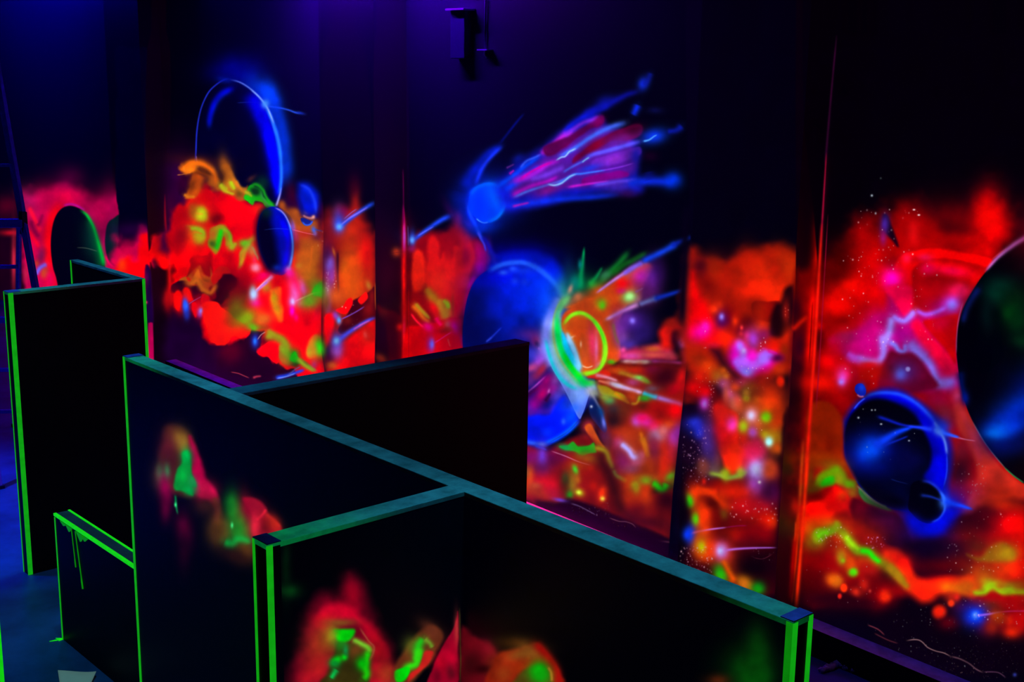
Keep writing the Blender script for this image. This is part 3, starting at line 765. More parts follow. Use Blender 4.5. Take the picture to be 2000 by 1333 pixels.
s 2.7 5.1 b070c8 .95 2 1164.4 573.1 1187.8 555.6 1213.1 538 1240.4 520.5
s 4.3 5.9 8058e8 .95 2 1217 536.1 1240.4 520.5 1256 512.7
s 6.6 7 1040f0 .95 2 1252.1 512.7 1275.5 501 1298.9 489.3 1322.4 475.6
s 5.9 4.7 0820a8 .8 2 1310.6 481.5 1330.2 471.7 1351.6 462
b 1176.1 596.5 5.1 6.6 0 20c000 1
b 1174.1 592.6 10.5 9.8 0 64a000 .7
b 1228.7 580.9 12.9 10.9 -20 70d060 .9
b 1229.7 579 7 5.9 -20 a8f088 1
s 2.7 1.6 8c4888 .7 2 1240.4 571.2 1256 563.4
s 3.9 5.9 d890c8 1 2 1181.9 625.8 1201.4 616 1224.8 604.3 1248.2 594.6
s 4.7 5.9 6068a8 .9 2 1248.2 595.6 1267.7 587.8 1283.3 582.9
s 5.9 3.9 0c28b0 .95 2 1275.5 584.8 1295 579 1314.6 573.1 1339.9 565.3
b 1220.9 627.7 15.6 17.6 0 8c30a8 .9
b 1209.2 643.3 11.7 23.4 -10 a038b8 .9
b 1240.4 635.5 25.4 25.4 0 4c1c98 .85
b 1256 651.1 19.5 21.5 0 28146c .8
b 1235 627 5.1 5.5 0 8c70ff 1
b 1217 662.8 11.7 11.7 0 a850c8 .8
b 1228.7 672.6 15.6 11.7 0 5030b0 .8
s 3.9 2.7 806830 .6 2 1197.5 631.6 1201.4 655 1209.2 672.6
b 1217 684.3 5.9 5.9 0 e84898 .95
p 9.8 1.6 d02050 .95 1213.1 690.2 1236.5 682.4 1267.7 676.5 1285.3 672.6 1310.6 678.5 1318.5 694.1 1318.5 703.8 1275.5 705.8 1217 703.8
b 1275.5 682.4 15.6 5.9 0 d86020 .9
b 1271.6 694.1 31.2 5.1 0 f05848 .9
b 1232.6 696 17.6 6.6 0 d0409c .9
b 1308.7 696 9.8 7.8 0 c03848 .9
p 9.8 1.2 e01400 .95 1287.2 647.2 1300.9 631.6 1314.6 623.8 1330.2 629.7 1341.9 645.3 1339.9 655 1324.3 647.2 1314.6 655 1316.5 678.5 1295 680.4 1289.2 664.8
b 1310.6 631.6 11.7 7.8 0 9c1800 .7
b 1318.5 662.8 7.8 15.6 0 2c0010 .9
s 3.9 4.3 d0a0c0 1 2 1217 707.7 1240.4 707.7 1267.7 707.7
b 1224.8 707.7 9 3.5 0 d8c0d0 .9
b 1256 708.1 11.7 3.5 0 d8d8c0 .9
s 4.3 3.9 a03090 .9 2 1271.6 706.7 1295 708.1 1334.1 709.7
s 3.9 3.9 2a0440 .9 2 1332.1 684.3 1338 699.9 1334.1 711.6
b 1335 670.6 7 8.6 0 7858ff 1
s 3.9 2 2a2890 .8 2 1328.2 666.7 1330.2 672.6
b 1192.6 708.7 7.8 4.7 0 20c000 1
w 1.4
p 10.4 2.8 8c1400 1 1174.9 714.5 1250.8 711.1 1333.6 716.2 1337 800.8 1333.6 910 1319.8 938.8 1216.3 973.3 1181.8 921.5 1173.1 835.3 1171.4 766.3
p 3.5 1.4 d81400 .95 1147.3 736.9 1168 728.3 1181.8 723.1 1192.1 730 1185.2 736.9 1164.5 740.4
b 1212.8 723.1 24.2 5.9 0 c44400 .9
b 1240.4 723.1 15.5 5.2 0 d42000 .8
s 5.2 4.5 b87814 .9 2 1205.9 726.6 1226.6 731.8 1240.4 736.9 1268 745.6
b 1249 738.7 8.6 4.8 10 70e050 1
b 1262.9 743.8 8.6 4.5 20 70b020 .95
b 1299.1 736.9 29.3 20.7 -20 340008 .95
b 1273.2 721.4 13.8 8.6 0 6a0834 .7
b 1328.4 736.9 6.9 20.7 15 d80c08 .8
b 1316.3 761.1 13.8 8.6 -30 c00010 .8
b 1273.2 759.4 12.1 6.9 0 604050 .9
b 1237 747.3 12.1 6.9 0 a83870 .9
w 0
s 2.1 5.2 f07050 .95 2 1168 743.8 1181.8 747.3 1192.1 749
s 5.2 5.2 e0a0c8 1 2 1188.7 747.3 1205.9 753.3 1226.6 760.2 1254.2 768
b 1205.9 753.3 10.4 4.1 15 c0d0c8 .8
s 5.2 5.5 28a0d0 1 2 1254.2 768 1268 773.2 1285.3 777.5
s 5.5 5.9 8c70d8 1 2 1281.8 776.6 1302.5 782.7 1333.6 792.1
s 2.4 2.4 c8b0ff .7 2 1199 750.7 1226.6 759.4 1254.2 768
p 3.5 1 a89008 .95 1168 754.2 1186.9 755.9 1202.5 766.3 1219.7 773.2 1226.6 787 1216.3 783.5 1199 776.6 1181.8 773.2 1171.4 766.3
b 1190.4 783.5 10.4 7.9 0 40a050 .95
b 1181.8 776.6 10.4 6.2 20 88a838 .9
b 1211.1 773.2 8.6 4.5 30 b0a808 .95
s 3.5 2.4 d89000 .95 2 1199 766.3 1211.1 774.9 1219.7 781.8 1230.1 788.7
b 1233.5 776.6 10.4 10.4 -20 d04008 .95
s 3.1 3.1 c88810 .95 2 1231.8 788.7 1242.1 788.7 1247.3 781.8 1249.9 773.2
b 1259.4 779.2 10.4 6.2 0 18a018 .95
b 1257.7 793.9 10.4 6.9 0 3a1800 .9
b 1202.5 800.8 19 12.1 0 302c38 .9
b 1199 823.2 15.5 15.5 0 180c14 .9
b 1219.7 800.8 13.8 19 0 6a2004 .8
b 1285.3 800.8 24.2 15.5 0 980800 .9
b 1319.8 800.8 15.5 13.8 0 ec0000 .95
b 1306 830.1 10.4 8.6 0 d83c00 .9
b 1278.4 824.9 17.3 12.1 0 b41000 .9
b 1243.9 824.9 8.6 10.4 0 a850e0 1
b 1259.4 824.9 15.5 10.4 20 e020a8 .95
b 1254.2 816.3 10.4 6.9 0 f00c60 .9
b 1276.7 837 8.6 8.6 30 f01050 .9
b 1281.8 852.5 13.8 12.1 0 a88cc0 1
b 1295.6 842.2 8.6 10.4 30 c86060 .9
b 1316.3 861.2 10.4 17.3 0 a838d0 1
b 1325 847.4 8.6 13.8 0 9c28a8 .9
b 1226.6 845.6 19 12.1 0 b42c00 .9
b 1250.8 852.5 10.4 17.3 0 a83400 .7
s 3.8 4.5 d06000 .95 2 1250.8 843.9 1255.9 862.9 1262.9 880.1 1268 893.9
b 1276.7 869.8 10.4 20.7 -10 7c2030 .8
b 1295.6 892.2 12.1 22.4 0 c02000 .9
b 1207.6 866.3 10.4 10.4 30 d83088 .95
s 5.9 6.2 a890f8 1 2 1211.1 866.3 1223.2 875 1233.5 887 1242.1 897.4
s 3.5 3.5 e080a0 .8 2 1219.7 866.3 1233.5 878.4 1242.1 887
b 1243.9 895.7 8.6 8.6 0 b0a0ff .9
b 1254.2 890.5 8.6 8.6 0 b85098 .8
b 1219.7 890.5 12.1 20.7 -30 80185c .85
b 1155.9 787 6.9 17.3 10 201870 .9
p 2.1 0 081c60 .95 1150.7 787 1159.3 776.6 1174.9 804.2 1185.2 835.3 1180 845.6 1164.5 828.4 1152.4 811.1
s 3.5 2.4 6c6c98 .8 2 1154.2 766.3 1162.8 781.8 1173.1 800.8
b 1174 804.2 5.2 10.4 -20 0c4ca0 .8
b 1179.2 826.7 3.5 10.4 -10 6c80ff 1
b 1152.4 761.1 8.6 10.4 0 b0b0e0 .9
b 1161.1 768 10.4 6.9 0 b0b8a0 .7
b 1155 794.7 2.4 2.4 0 c0c8e8 .9
b 1181.8 852.5 10.4 15.5 -20 4c1848 .9
b 1186.9 866.3 6.9 15.5 0 602030 .7
b 1149 831.8 12.1 12.1 40 b02838 .9
p 2.4 0.7 c44c10 .95 1142.1 835.3 1152.4 828.4 1161.1 842.2 1173.1 862.9 1181.8 875 1164.5 869.8 1152.4 854.3
b 1142.1 859.4 13.8 10.4 -30 981c20 .9
w 0
p 11.3 2.6 7c0c08 .9 807.4 707.5 878.7 730 905 752.5 931.2 801.2 972.5 846.2 1028.8 880 1047.5 981.3 1017.5 970 953.7 928.8 878.7 880 807.4 831.2
b 953.7 887.5 37.5 16.9 20 b02000 .8
b 878.7 793.7 37.5 22.5 0 b01400 .7
b 972.5 911.9 16.9 9.4 20 a85008 .7
p 7.5 2.6 7c0c08 1 1021.3 874.4 1066.3 883.8 1103.8 861.3 1145 853.8 1178.8 880 1197.5 913.8 1216.3 940 1253.8 962.5 1317.6 955 1328.8 981.3 1321.3 1061.9 1272.6 1037.5 1178.8 1011.3 1122.5 992.5 1092.5 979.4 1020.3 966.3
b 1036.3 895 16.9 16.9 0 7c0c68 .95
b 1073.8 895 22.5 16.9 0 5c0848 .9
b 1058.8 895 8.3 22.5 0 6430c8 .95
b 1056.9 917.5 16.9 15 0 50104c .9
b 1096.3 895 11.3 7.5 0 6a0838 .8
b 1034.4 932.5 7.5 16.9 0 d86010 .95
b 1026.9 925 5.6 11.3 0 90703c .7
b 1026.9 947.5 7.5 11.3 0 c83800 .9
b 1070 947.5 30 16.9 20 c80c1c .95
b 1045.6 951.3 11.3 7.5 0 a85030 .8
b 1051.3 962.5 28.1 9.4 20 a02c10 .9
b 1085 966.3 20.6 11.3 20 98102c .85
p 2.6 1.1 20a014 1 1092.5 872.5 1107.5 870.6 1118.8 863.1 1130 872.5 1148.8 870.6 1160 865 1165.7 880 1163.8 885.6 1148.8 887.5 1137.5 889.4 1122.5 881.9 1103.8 878.1
b 1103.8 874.4 11.3 5.6 15 109848 .9
b 1135.7 881.9 8.3 7.5 0 10b010 .95
s 6.4 5.6 a89010 1 2 1160 874.4 1175 878.1 1184.4 885.6 1190 900.6 1197.5 917.5
s 4.5 4.5 80a020 .95 2 1197.5 917.5 1203.2 928.8 1212.6 934.4 1225.7 941.9
b 1148.8 895 20.6 9.4 10 9c4c08 .9
s 1.1 1.1 b06088 .9 2 1077.5 881.9 1103.8 891.3 1130 902.5 1152.5 909.1
b 1133.8 913.8 20.6 9.4 10 a83000 .9
b 1145 925 24.4 11.3 0 8c0c04 .8
p 15 1.1 300808 .85 1165.7 893.1 1178.8 887.5 1186.3 902.5 1197.5 921.3 1208.8 943.8 1220.1 981.3 1235.1 1011.3 1205 1000 1190 962.5 1178.8 928.8 1167.5 908.1
b 1116.9 932.5 11.3 16.9 10 885008 .95
b 1123.5 917.5 4.5 7.5 -20 40c820 1
b 1115 947.5 8.3 11.3 15 a07c14 .95
b 1112.2 966.3 6.4 7.5 0 20a810 1
b 1103.8 936.3 6.4 11.3 0 384818 .9
b 1131 962.5 8.3 6.4 30 a0a810 .95
b 1130 962.5 3.8 3 20 c8e040 .9
b 1126.3 938.1 6.4 6.4 0 a85c10 .8
b 1176.9 964.4 7.5 13.1 10 e02c00 1
b 1176.9 974.7 4.1 4.1 0 e8c840 1
b 1160 949.4 7.5 9.4 0 b01400 .9
b 1103.8 955 11.3 16.9 0 300c00 .6
p 5.6 1.1 180014 .95 1098.1 979.4 1126.3 977.5 1178.8 996.3 1216.3 1011.3 1253.8 1030 1321.3 1061.9 1321.3 1093.8 1085 1018.8
b 1227.6 878.1 18.8 26.3 -25 b04828 .7
b 1216.3 906.3 15 20.6 -20 701450 .9
s 5.6 5.6 b0a0f8 1 2 1212.6 866.9 1227.6 880 1235.1 891.3 1244.4 898.8
b 1248.2 904.4 13.1 7.5 -20 c05090 .9
b 1235.1 917.5 18.8 9.4 -10 703050 .9
s 6.4 5.6 c86c08 .95 2 1253.8 853.8 1261.3 872.5 1266.9 895
b 1272.6 910 20.6 20.6 0 a83400 .9
b 1283.8 911.9 7.5 22.5 0 6c1804 .8
b 1302.6 910 13.1 24.4 0 c81c00 .95
b 1313.8 883.8 11.3 20.6 0 b81c28 .8
b 1278.2 878.1 11.3 20.6 0 741838 .8
b 1253.8 934.4 26.3 7.5 0 a85408 .9
b 1227.6 951.3 11.3 22.5 -20 b83000 .8
b 1240.7 947.5 7.5 6.4 0 98a010 .9
b 1241.1 956.9 8.3 9.4 0 70b810 1
b 1261.3 940 9.4 7.5 0 58b010 .95
s 7.5 7.5 10d000 1 2 1272.6 943.8 1280.1 947.5 1289.4 955 1296.9 955 1302.6 943.8
b 1317.6 936.3 13.1 16.9 0 6c6408 .9
b 1310.1 930.6 9.4 5.6 -30 48a010 .8
b 1231.3 970 15 18.8 0 a02400 .9
b 1261.3 970 13.1 22.5 0 b83000 .95
b 1302.6 977.5 20.6 22.5 0 200008 .9
b 1244.4 996.3 20.6 13.1 0 580810 .8
b 1253.8 1018.8 48.8 13.1 10 30041c .6
b 1094.4 977.5 11.3 3.4 10 6038c0 .9
s 1.5 0.9 705088 .8 2 1115 984.1 1130 988.8 1145 996.3 1163.8 1006.6
s 0.9 0.9 804860 .7 2 1190 1012.2 1208.8 1018.8 1221.9 1019.7 1235.1 1024.4 1241.6 1031
d 31 70 0.9 806080 1115 981.3 1190 1007.5
d 32 26 0.9 703040 1171.3 996.3 1242.6 1030
b 1310.1 1060.1 11.3 1.5 8 803858 .8
w 0
p 0.6 0 02000a 1 1356.3 -86.6 1579.1 -86.6 1560.9 440 1554.8 521 1546.7 642.6 1522.4 1189.4 1313.8 1189.4 1342.2 703.3 1350.3 521
w 1.6
p 14.2 3.2 a41400 1 1342.2 500.8 1378.6 498.7 1415.1 512.9 1443.4 488.6 1471.8 484.6 1512.3 476.5 1536.6 478.5 1554.8 504.8 1554.8 569.6 1548.8 723.6 1342.2 723.6
w 0
b 1370.5 521 18.2 18.2 0 300010 .9
b 1411 490.6 36.5 12.2 0 0c000a .8
p 12.2 1 f80000 .97 1352.3 533.2 1358.4 549.4 1368.5 577.7 1384.7 602 1396.8 632.4 1407 646.6 1411 670.9 1382.7 675 1356.3 660.8 1344.2 650.7 1348.2 581.8
b 1382.7 553.4 18.2 20.3 0 7c0400 .8
b 1396.8 525.1 14.2 22.3 -10 a41c00 .9
b 1421.1 553.4 16.2 32.4 0 9c1000 .8
b 1459.6 517 18.2 28.4 0 a81400 .8
b 1488 537.2 26.3 26.3 0 e42400 .95
b 1528.5 506.8 14.2 22.3 -20 c82400 .8
b 1542.7 525.1 12.2 24.3 0 d82c00 .9
b 1492 565.6 40.5 18.2 10 f02000 .95
b 1451.5 573.7 24.3 24.3 0 e41c00 .9
b 1518.4 569.6 18.2 18.2 0 ec2400 .9
b 1512.3 525.1 12.2 16.2 0 b41400 .6
b 1459.6 596 22.3 12.2 0 a81400 .9
b 1415.1 602 12.2 12.2 0 981000 .8
p 2.8 1 700400 .95 1471.8 589.9 1500.1 589.9 1524.5 589.9 1512.3 614.2 1504.2 630.4 1475.8 622.3 1467.7 606.1
b 1481.9 610.1 14.2 22.3 0 b01800 .85
p 7.3 1 100004 .95 1534.6 563.6 1550.8 565.6 1548.8 640.5 1532.6 658.8 1504.2 654.7 1504.2 622.3 1514.3 596 1524.5 589.9
b 1535.6 610.1 6.9 20.3 0 8c1008 .95
d 41 14 1.2 e06050 1530.5 593.9 1540.7 628.4
b 1483.9 639.5 12.2 10.9 0 e83000 1
b 1459.6 628.4 18.2 12.2 0 5c0404 .9
b 1423.2 622.3 14.2 22.3 0 7c0000 .9
b 1435.3 628.4 5.7 8.9 0 d82800 .95
b 1396.8 605.1 8.9 8.1 20 f83000 1
b 1406 596 6.1 8.1 0 d82400 .9
b 1410 626.3 11.3 16.2 0 500070 .9
b 1409.4 619.3 4.5 6.1 0 a080ff 1
b 1368.5 648.6 18.2 14.2 -20 ff00a0 1
b 1377.6 639.5 8.1 10.1 0 f010b8 .9
b 1415.1 660.8 16.2 16.2 -20 ff1c00 .95
b 1392.8 675 12.2 6.1 0 e01030 .8
b 1449.5 648.6 14.2 12.2 0 500020 .8
b 1448.5 640.5 2.8 4.1 0 e83030 .9
b 1447.5 652.7 4.5 5.3 0 c01c28 .8
b 1459.6 656.7 6.1 8.1 0 e02050 .9
b 1471.8 662.8 12.2 18.2 0 9030b8 .95
b 1492 654.7 12.2 12.2 0 801070 .7
p 14.2 2 ec00c0 1 1427.2 679 1443.4 668.9 1461.7 683.1 1483.9 695.2 1496.1 679 1520.4 691.2 1524.5 703.3 1500.1 723.6 1471.8 743.8 1443.4 727.6 1423.2 709.4
b 1445.5 677 7.3 10.1 -15 a868ff 1
b 1452.5 687.1 4.9 5.7 0 d8c0ff 1
b 1451.5 699.3 8.1 12.2 0 b070ff .9
b 1512.3 677 16.2 12.2 0 f81400 .95
b 1538.6 660.8 10.1 18.2 10 e42000 .95
b 1532.6 683.1 8.1 10.1 0 8c2000 .8
d 42 14 1.2 ffe0ff 1483.9 658.8 1498.1 685.1
d 43 14 1.2 ffb0d0 1370.5 618.2 1386.7 683.1
p 8.3 3 b458ff 1 1434.4 707.5 1443.8 701.9 1458.8 700 1470 701.9 1479.4 694.4 1492.5 683.1 1503.8 686.9 1511.3 696.3 1500 705.6 1488.8 713.1 1481.3 720.6 1468.2 731.9 1458.8 737.5 1449.4 731.9 1440 720.6
b 1458.8 728.1 11.3 7.5 20 8078ff .95
b 1488.8 701.9 11.3 9.4 -20 a06cff .95
b 1470 696.3 9.4 11.3 0 f010d0 .8
s 3 3 e010a0 .8 2 1500 685 1518.8 692.5
p 13.1 1.1 200016 .9 1387.5 683.1 1406.3 681.3 1417.5 701.9 1425 715 1440 730 1451.3 741.3 1436.3 745 1421.3 728.1 1408.1 718.8 1398.8 703.8
b 1518.8 700 11.3 7.5 0 380030 .9
b 1353.8 696.3 16.9 13.1 0 a81c00 .9
b 1368.8 703.8 15 11.3 0 681000 .8
b 1383.8 718.8 20.6 13.1 20 d83c00 .95
b 1400.6 735.6 15 11.3 0 b86810 .95
b 1411.9 724.4 5.6 5.6 0 e05808 .9
b 1417.5 735.6 5.6 5.6 0 d86c10 .9
b 1366.9 737.5 20.6 16.9 0 d01800 .9
b 1353.8 760 16.9 15 0 ff0400 .95
b 1376.3 767.5 15 13.1 0 ff0000 .95
b 1413.8 750.7 11.3 9.4 30 b84888 .95
b 1425 771.3 9.4 15 -20 b040a8 .95
b 1432.5 790 11.3 15 -20 b07878 .9
b 1441.9 784.4 7.5 15 -20 c83c50 .8
b 1436.3 756.3 11.3 9.4 0 d03c10 .9
b 1456.9 746.9 16.9 9.4 0 981c4c .9
b 1470 756.3 16.9 11.3 0 7c4010 .95
b 1458.8 778.8 6.4 6.8 -15 58b818 1
b 1458.8 779.7 2.6 3 0 288808 .8
b 1458.8 767.5 7.5 7.5 0 887020 .8
b 1477.5 780.7 7.5 7.5 0 887010 .8
b 1486.9 741.3 16.9 16.9 0 700c08 .9
b 1522.6 722.5 11.3 11.3 0 c02804 .95
b 1524.1 745.6 7.1 9.8 0 ff1c00 1 4
b 1507.5 756.3 24.4 16.9 0 8c1400 .6
b 1503.8 786.3 26.3 24.4 0 dc2c00 .95
b 1481.3 771.3 9.4 7.5 0 801c04 .6
b 1344.4 780.7 11.3 9.4 0 8c0c04 .8
p 3.4 1.1 100018 .97 1335 801.3 1361.3 793.8 1385.6 793.8 1391.3 808.8 1395 846.3 1396.9 890 1331.3 902.6
b 1376.3 789.1 9.4 11.3 0 e030e0 1
b 1376.3 790 4.1 5.6 0 b880ff .9
b 1361.3 831.3 20.6 15 0 1c24c8 .95
b 1370.6 846.3 13.1 11.3 0 1c30e8 .9
b 1355.6 825.7 9.4 7.5 0 2430d8 .9
b 1385.6 850.1 9.4 31.9 0 401c78 .85
d 44 50 0.9 a080c0 1335 808.8 1395 890
d 45 60 1.1 ffd0e0 1383.8 745 1395 820
d 46 70 1.1 ffd0d0 1353.8 715 1500 782.5
p 5.6 1.5 ec0800 1 1395 793.8 1417.5 797.5 1440 808.8 1443.8 827.5 1443.8 850.1 1440 890 1410 890 1400.6 865.1 1398.8 827.5
b 1406.3 801.3 13.1 18.8 0 d80000 .9
b 1417.5 771.3 5.6 16.9 0 e86040 .7
b 1428.8 827.5 8.6 11.3 0 ff2cb0 1
b 1430.7 833.2 3.8 5.6 0 f060ff .8
b 1398.8 842.6 9.4 22.5 0 a00020 .8
b 1468.2 814.4 11.3 11.3 0 e890b0 1
b 1468.2 814.4 5.6 6.4 0 d8d0ff 1
b 1470 829.4 11.3 9.4 0 d85858 .9
b 1451.3 833.2 8.3 11.3 0 a8b010 1
b 1452.2 835 4.1 5.6 0 a0e020 .9
b 1470 844.4 8.6 9.4 0 c860d8 1
b 1451.3 859.4 9.4 20.6 0 880004 .95
b 1515 820 18.8 26.3 0 ec3400 .95
b 1496.3 801.3 16.9 15 0 e84000 .95
b 1495.4 815.4 8.3 8.3 0 80d800 1
b 1495.4 816.3 3.8 3.8 0 80ff00 1
b 1481.3 827.5 13.1 16.9 0 d86020 .8
b 1505.7 855.7 20.6 16.9 0 b88808 .95
b 1492.5 850.1 7.5 7.5 0 a0a808 .9
b 1501.5 863.2 6.4 7.5 0 90f0e8 1
b 1501.5 863.6 3 3.4 0 f0ffff 1
b 1466.3 881.9 16.9 13.1 0 e01050 .95
b 1475.7 865.1 11.3 11.3 0 a01868 .8
b 1488.8 880.1 9.4 11.3 0 982050 .8
b 1518.8 876.3 15 11.3 0 c84808 .9
d 47 40 1.1 ffe0e0 1410 801.3 1488.8 883.8
w 0
p 9.3 1.4 340006 .97 1335.6 929.8 1379.8 918.1 1384.4 932.1 1430.9 936.7 1458.8 929.8 1528.6 906.5 1521.6 1008.8 1517 1069.3 1514.7 1162.3 1324 1162.3 1324 1069.3
p 5.6 1.2 f01800 .97 1407.7 874 1440.2 869.3 1458.8 887.9 1463.5 911.2 1458.8 920.5 1440.2 932.1 1421.6 927.4 1412.3 901.9
b 1435.6 906.5 16.3 20.9 0 f82800 .9
s 6.5 6 a0a040 .95 2 1405.3 920.5 1419.3 932.1 1435.6 934.4 1449.5 925.1 1461.2 918.1
b 1414.7 927.4 9.3 7.9 0 90b010 .9
b 1447.2 925.1 9.3 7.9 -30 98b830 .9
b 1393.7 918.1 11.6 14 0 786050 .95
b 1398.4 894.9 9.3 20.9 0 603830 .7
b 1372.8 913.5 9.3 14 0 984030 .95
b 1386.7 874 16.3 25.6 0 381c78 .8
b 1340.2 901.9 20.9 34.9 0 180414 .8
b 1472.8 890.2 14 18.6 0 d80c50 .95
b 1479.8 920.5 18.6 18.6 0 b060f8 1
b 1480.9 920.5 9.3 11.6 0 b0b0ff 1
b 1479.8 953 14 16.3 0 9048d0 1
b 1482.6 942.8 3.7 3.7 0 e8e0ff 1
b 1503 911.2 14 16.3 0 c83c14 .95
b 1463.5 953 16.3 20.9 0 8c0c50 .9
b 1507.7 957.7 14 20.9 0 300030 .9
b 1491.4 976.3 25.6 14 0 600838 .9
b 1375.1 941.4 3.7 5.6 0 f01808 1
b 1407.7 948.4 30.2 11.6 0 980800 .9
b 1454.2 943.7 20.9 9.3 0 700808 .8
s 9.3 9.3 ec2000 1 2 1356.5 957.7 1379.8 962.3 1403 962.3
b 1356.5 969.3 14 20.9 0 d83000 1
b 1435.6 964.7 25.6 16.3 0 d01800 .95
b 1410 976.3 11.6 14 0 d83000 .95
b 1421.6 992.6 11.6 9.3 0 e04c00 .95
b 1454.2 990.2 30.2 16.3 0 c80c08 .9
b 1482.1 990.2 18.6 11.6 0 c01030 .8
b 1389.1 983.3 16.3 14 0 500400 .95
b 1372.8 1004.2 14 20.9 0 e42c00 1
b 1375.1 1036.7 14 25.6 0 d83000 .95
b 1386.7 1064.7 20.9 18.6 0 d42400 .95
b 1368.1 1008.8 9.3 14 0 c83c00 .8
b 1347.2 978.6 7.9 11.6 -20 88a010 1
b 1344.9 983.3 5.6 7.9 0 20b000 .9
b 1357.7 1015.8 7.9 11.6 0 48c000 1
b 1367 1064.7 11.6 16.3 -15 a09800 1
b 1368.1 1067 5.6 8.4 0 a0c800 .9
b 1377.4 1083.3 16.3 10.7 20 b03000 .9
b 1440.2 1011.2 34.9 20.9 0 580404 .9
b 1412.3 1004.2 7.9 9.3 0 605008 .8
b 1398.4 1013.5 11.6 20.9 0 700400 .8
b 1491.4 1013.5 25.6 18.6 0 c81000 .9
b 1510 1020.5 11.6 11.6 0 d82800 .9
b 1430.9 1046 20.9 14 0 a81000 .9
b 1477.4 1046 30.2 18.6 0 980008 .8
b 1410 1050.7 16.3 11.6 0 500400 .8
b 1458.8 1069.3 30.2 14 0 600410 .8
b 1421.6 1099.5 18.6 25.6 -10 e83000 1
s 9.3 9.3 d83800 .95 2 1414.7 1106.5 1426.3 1125.1 1435.6 1139.1
b 1407.7 1120.5 11.6 16.3 -20 18b010 1
b 1412.3 1115.8 7 11.6 -20 70a000 .9
b 1451.9 1132.1 14 11.6 0 e06c00 1
b 1463.5 1143.7 14 9.3 30 a08808 .95
b 1482.1 1148.4 10.7 11.6 0 0c9010 1
b 1477.4 1092.6 34.9 20.9 0 200008 .9
b 1344.9 1043.7 16.3 18.6 0 0030f0 1
b 1343.7 1042.6 8.4 9.3 0 0848ff 1
s 2.8 1.4 b060d0 .95 2 1347.2 1043.7 1363.5 1039.1 1389.1 1034.4 1419.3 1030.9
s 1.2 0.9 800850 .8 2 1417 1030.9 1440.2 1027.9 1458.8 1027.4
b 1407.7 1077.4 13 15.3 0 d040c0 .9
b 1407.7 1076.3 7.9 8.4 0 b0b0ff 1
s 2.8 1.4 b060e0 .95 2 1410 1076.3 1440.2 1072.8 1477.4 1070.9 1517 1070.5
d 48 60 1.2 c060a0 1328.6 1057.7 1386.7 1113.5
d 49 60 1.2 a06080 1333.3 874 1379.8 953
d 50 20 1.2 c0a0c0 1458.8 1069.3 1514.7 1099.5
s 0.7 0.7 903050 .8 2 1472.8 1090.2 1486.7 1092.6 1496 1090.2 1507.7 1083.3
b 1324 1069.3 16.3 60.5 6 000004 .9
b 1472.8 1111.2 44.2 20.9 0 080006 .85
b 1335.6 1004.2 9.3 30.2 0 060008 .8
s 9 9 04000a .9 2 1341 400 1336 520 1331 640
p 1.5 0 060006 1 1562 -60 1640 -60 1590 620 1556 1260 1510 1260 1535 900 1552 600 1555 470
p 12.2 2 6a0000 .9 1554.8 535.2 1565 529.1 1583.2 521 1593.3 517 1589.3 622.3 1583.2 710 1567 710 1544.7 683.1 1548.8 642.6
b 1554.8 602 9.3 22.3 0 0c000c .9
b 1562.9 683.1 14.2 32.4 0 180014 .9
s 5.3 4.9 d01000 .9 2 1546.7 644.6 1554.8 638.5 1565 628.4 1579.1 618.2
p 7 1.9 1c0006 .95 1530.9 813.5 1556.5 813.5 1547.2 976.3 1542.6 1162.3 1517 1162.3 1521.6 999.5
b 1547.2 897.2 16.3 14 0 581000 .8
b 1554.2 990.2 9.3 14 0 b01808 .9
b 1533.3 1036.7 11.6 46.5 0 240008 .8
s 10.2 10.8 8c0000 .8 2 1600.5 410 1593 500.1 1585.5 590.1 1578 720.1 1573.5 890.2
s 4.2 7.8 f00800 1 2 1602 458.1 1595.4 500.1 1591.5 548.1 1586.4 605.1 1583.4 650.1 1579.5 720.1
s 2.4 3.6 90043c .95 2 1612.5 284 1608.6 338 1605.6 380 1602 425 1597.8 476.1
s 0.9 0.9 4c0838 .8 2 1617.6 368 1614 416 1609.8 464.1 1606.2 515.1
s 1.2 1.2 6c0010 .8 2 1605.6 515.1 1598.4 605.1 1594.2 665.1 1591.5 720.1
s 1.2 1.2 200000 .7 2 1587 590.1 1584 650.1 1580.4 710.2
s 3.9 3.9 c85810 .95 2 1569.3 860 1567.5 890 1565.4 923 1563.9 956 1562.1 989 1559.4 1025 1557.6 1059.9
s 2.7 2.7 d43010 .9 2 1574.4 884 1573.5 905
s 9 7.5 f80408 .95 2 1570.5 986 1568.2 1010 1566 1040
s 0.9 0.9 a83410 .9 2 1578.7 860 1577.7 905 1575 956 1572.7 1004 1570.2 1059.9
s 2.4 2.4 d84010 .9 2 1554.7 1019 1554 1040 1552.5 1059.9
s 3.6 2.4 d82c00 .95 2 1559.3 1006 1557 1045 1555.5 1078 1552.5 1114 1549.5 1150.1 1546.5 1177.1
s 6 4.5 a80000 .9 2 1554 1045 1549.5 1090 1546.5 1135.1 1543.5 1172.6
s 0.9 0.9 d03030 .9 2 1572.8 1003 1570.2 1045 1568.7 1078 1566 1126.1 1563.8 1165.1
w 0
p 2 0 030006 1 1610 -60 2200 -60 2200 1500 1540 1500 1558 1180 1585 800 1600 560
w 6
p 40 8 aa0000 1 1606 640 1620 560 1660 470 1690 440 1720 440 1740 420 1770 408 1800 412 1830 455 1880 465 1910 440 1920 390 1940 372 1960 400 1972 440 1950 500 2020 520 2200 500 2200 1120 1606 1120
w 0
b 1863.5 412.4 69.3 33.6 0 240006 .9
b 1874 429.2 42 23.1 20 6a0004 .9
b 1932.8 383 25.2 31.5 0 700008 .7
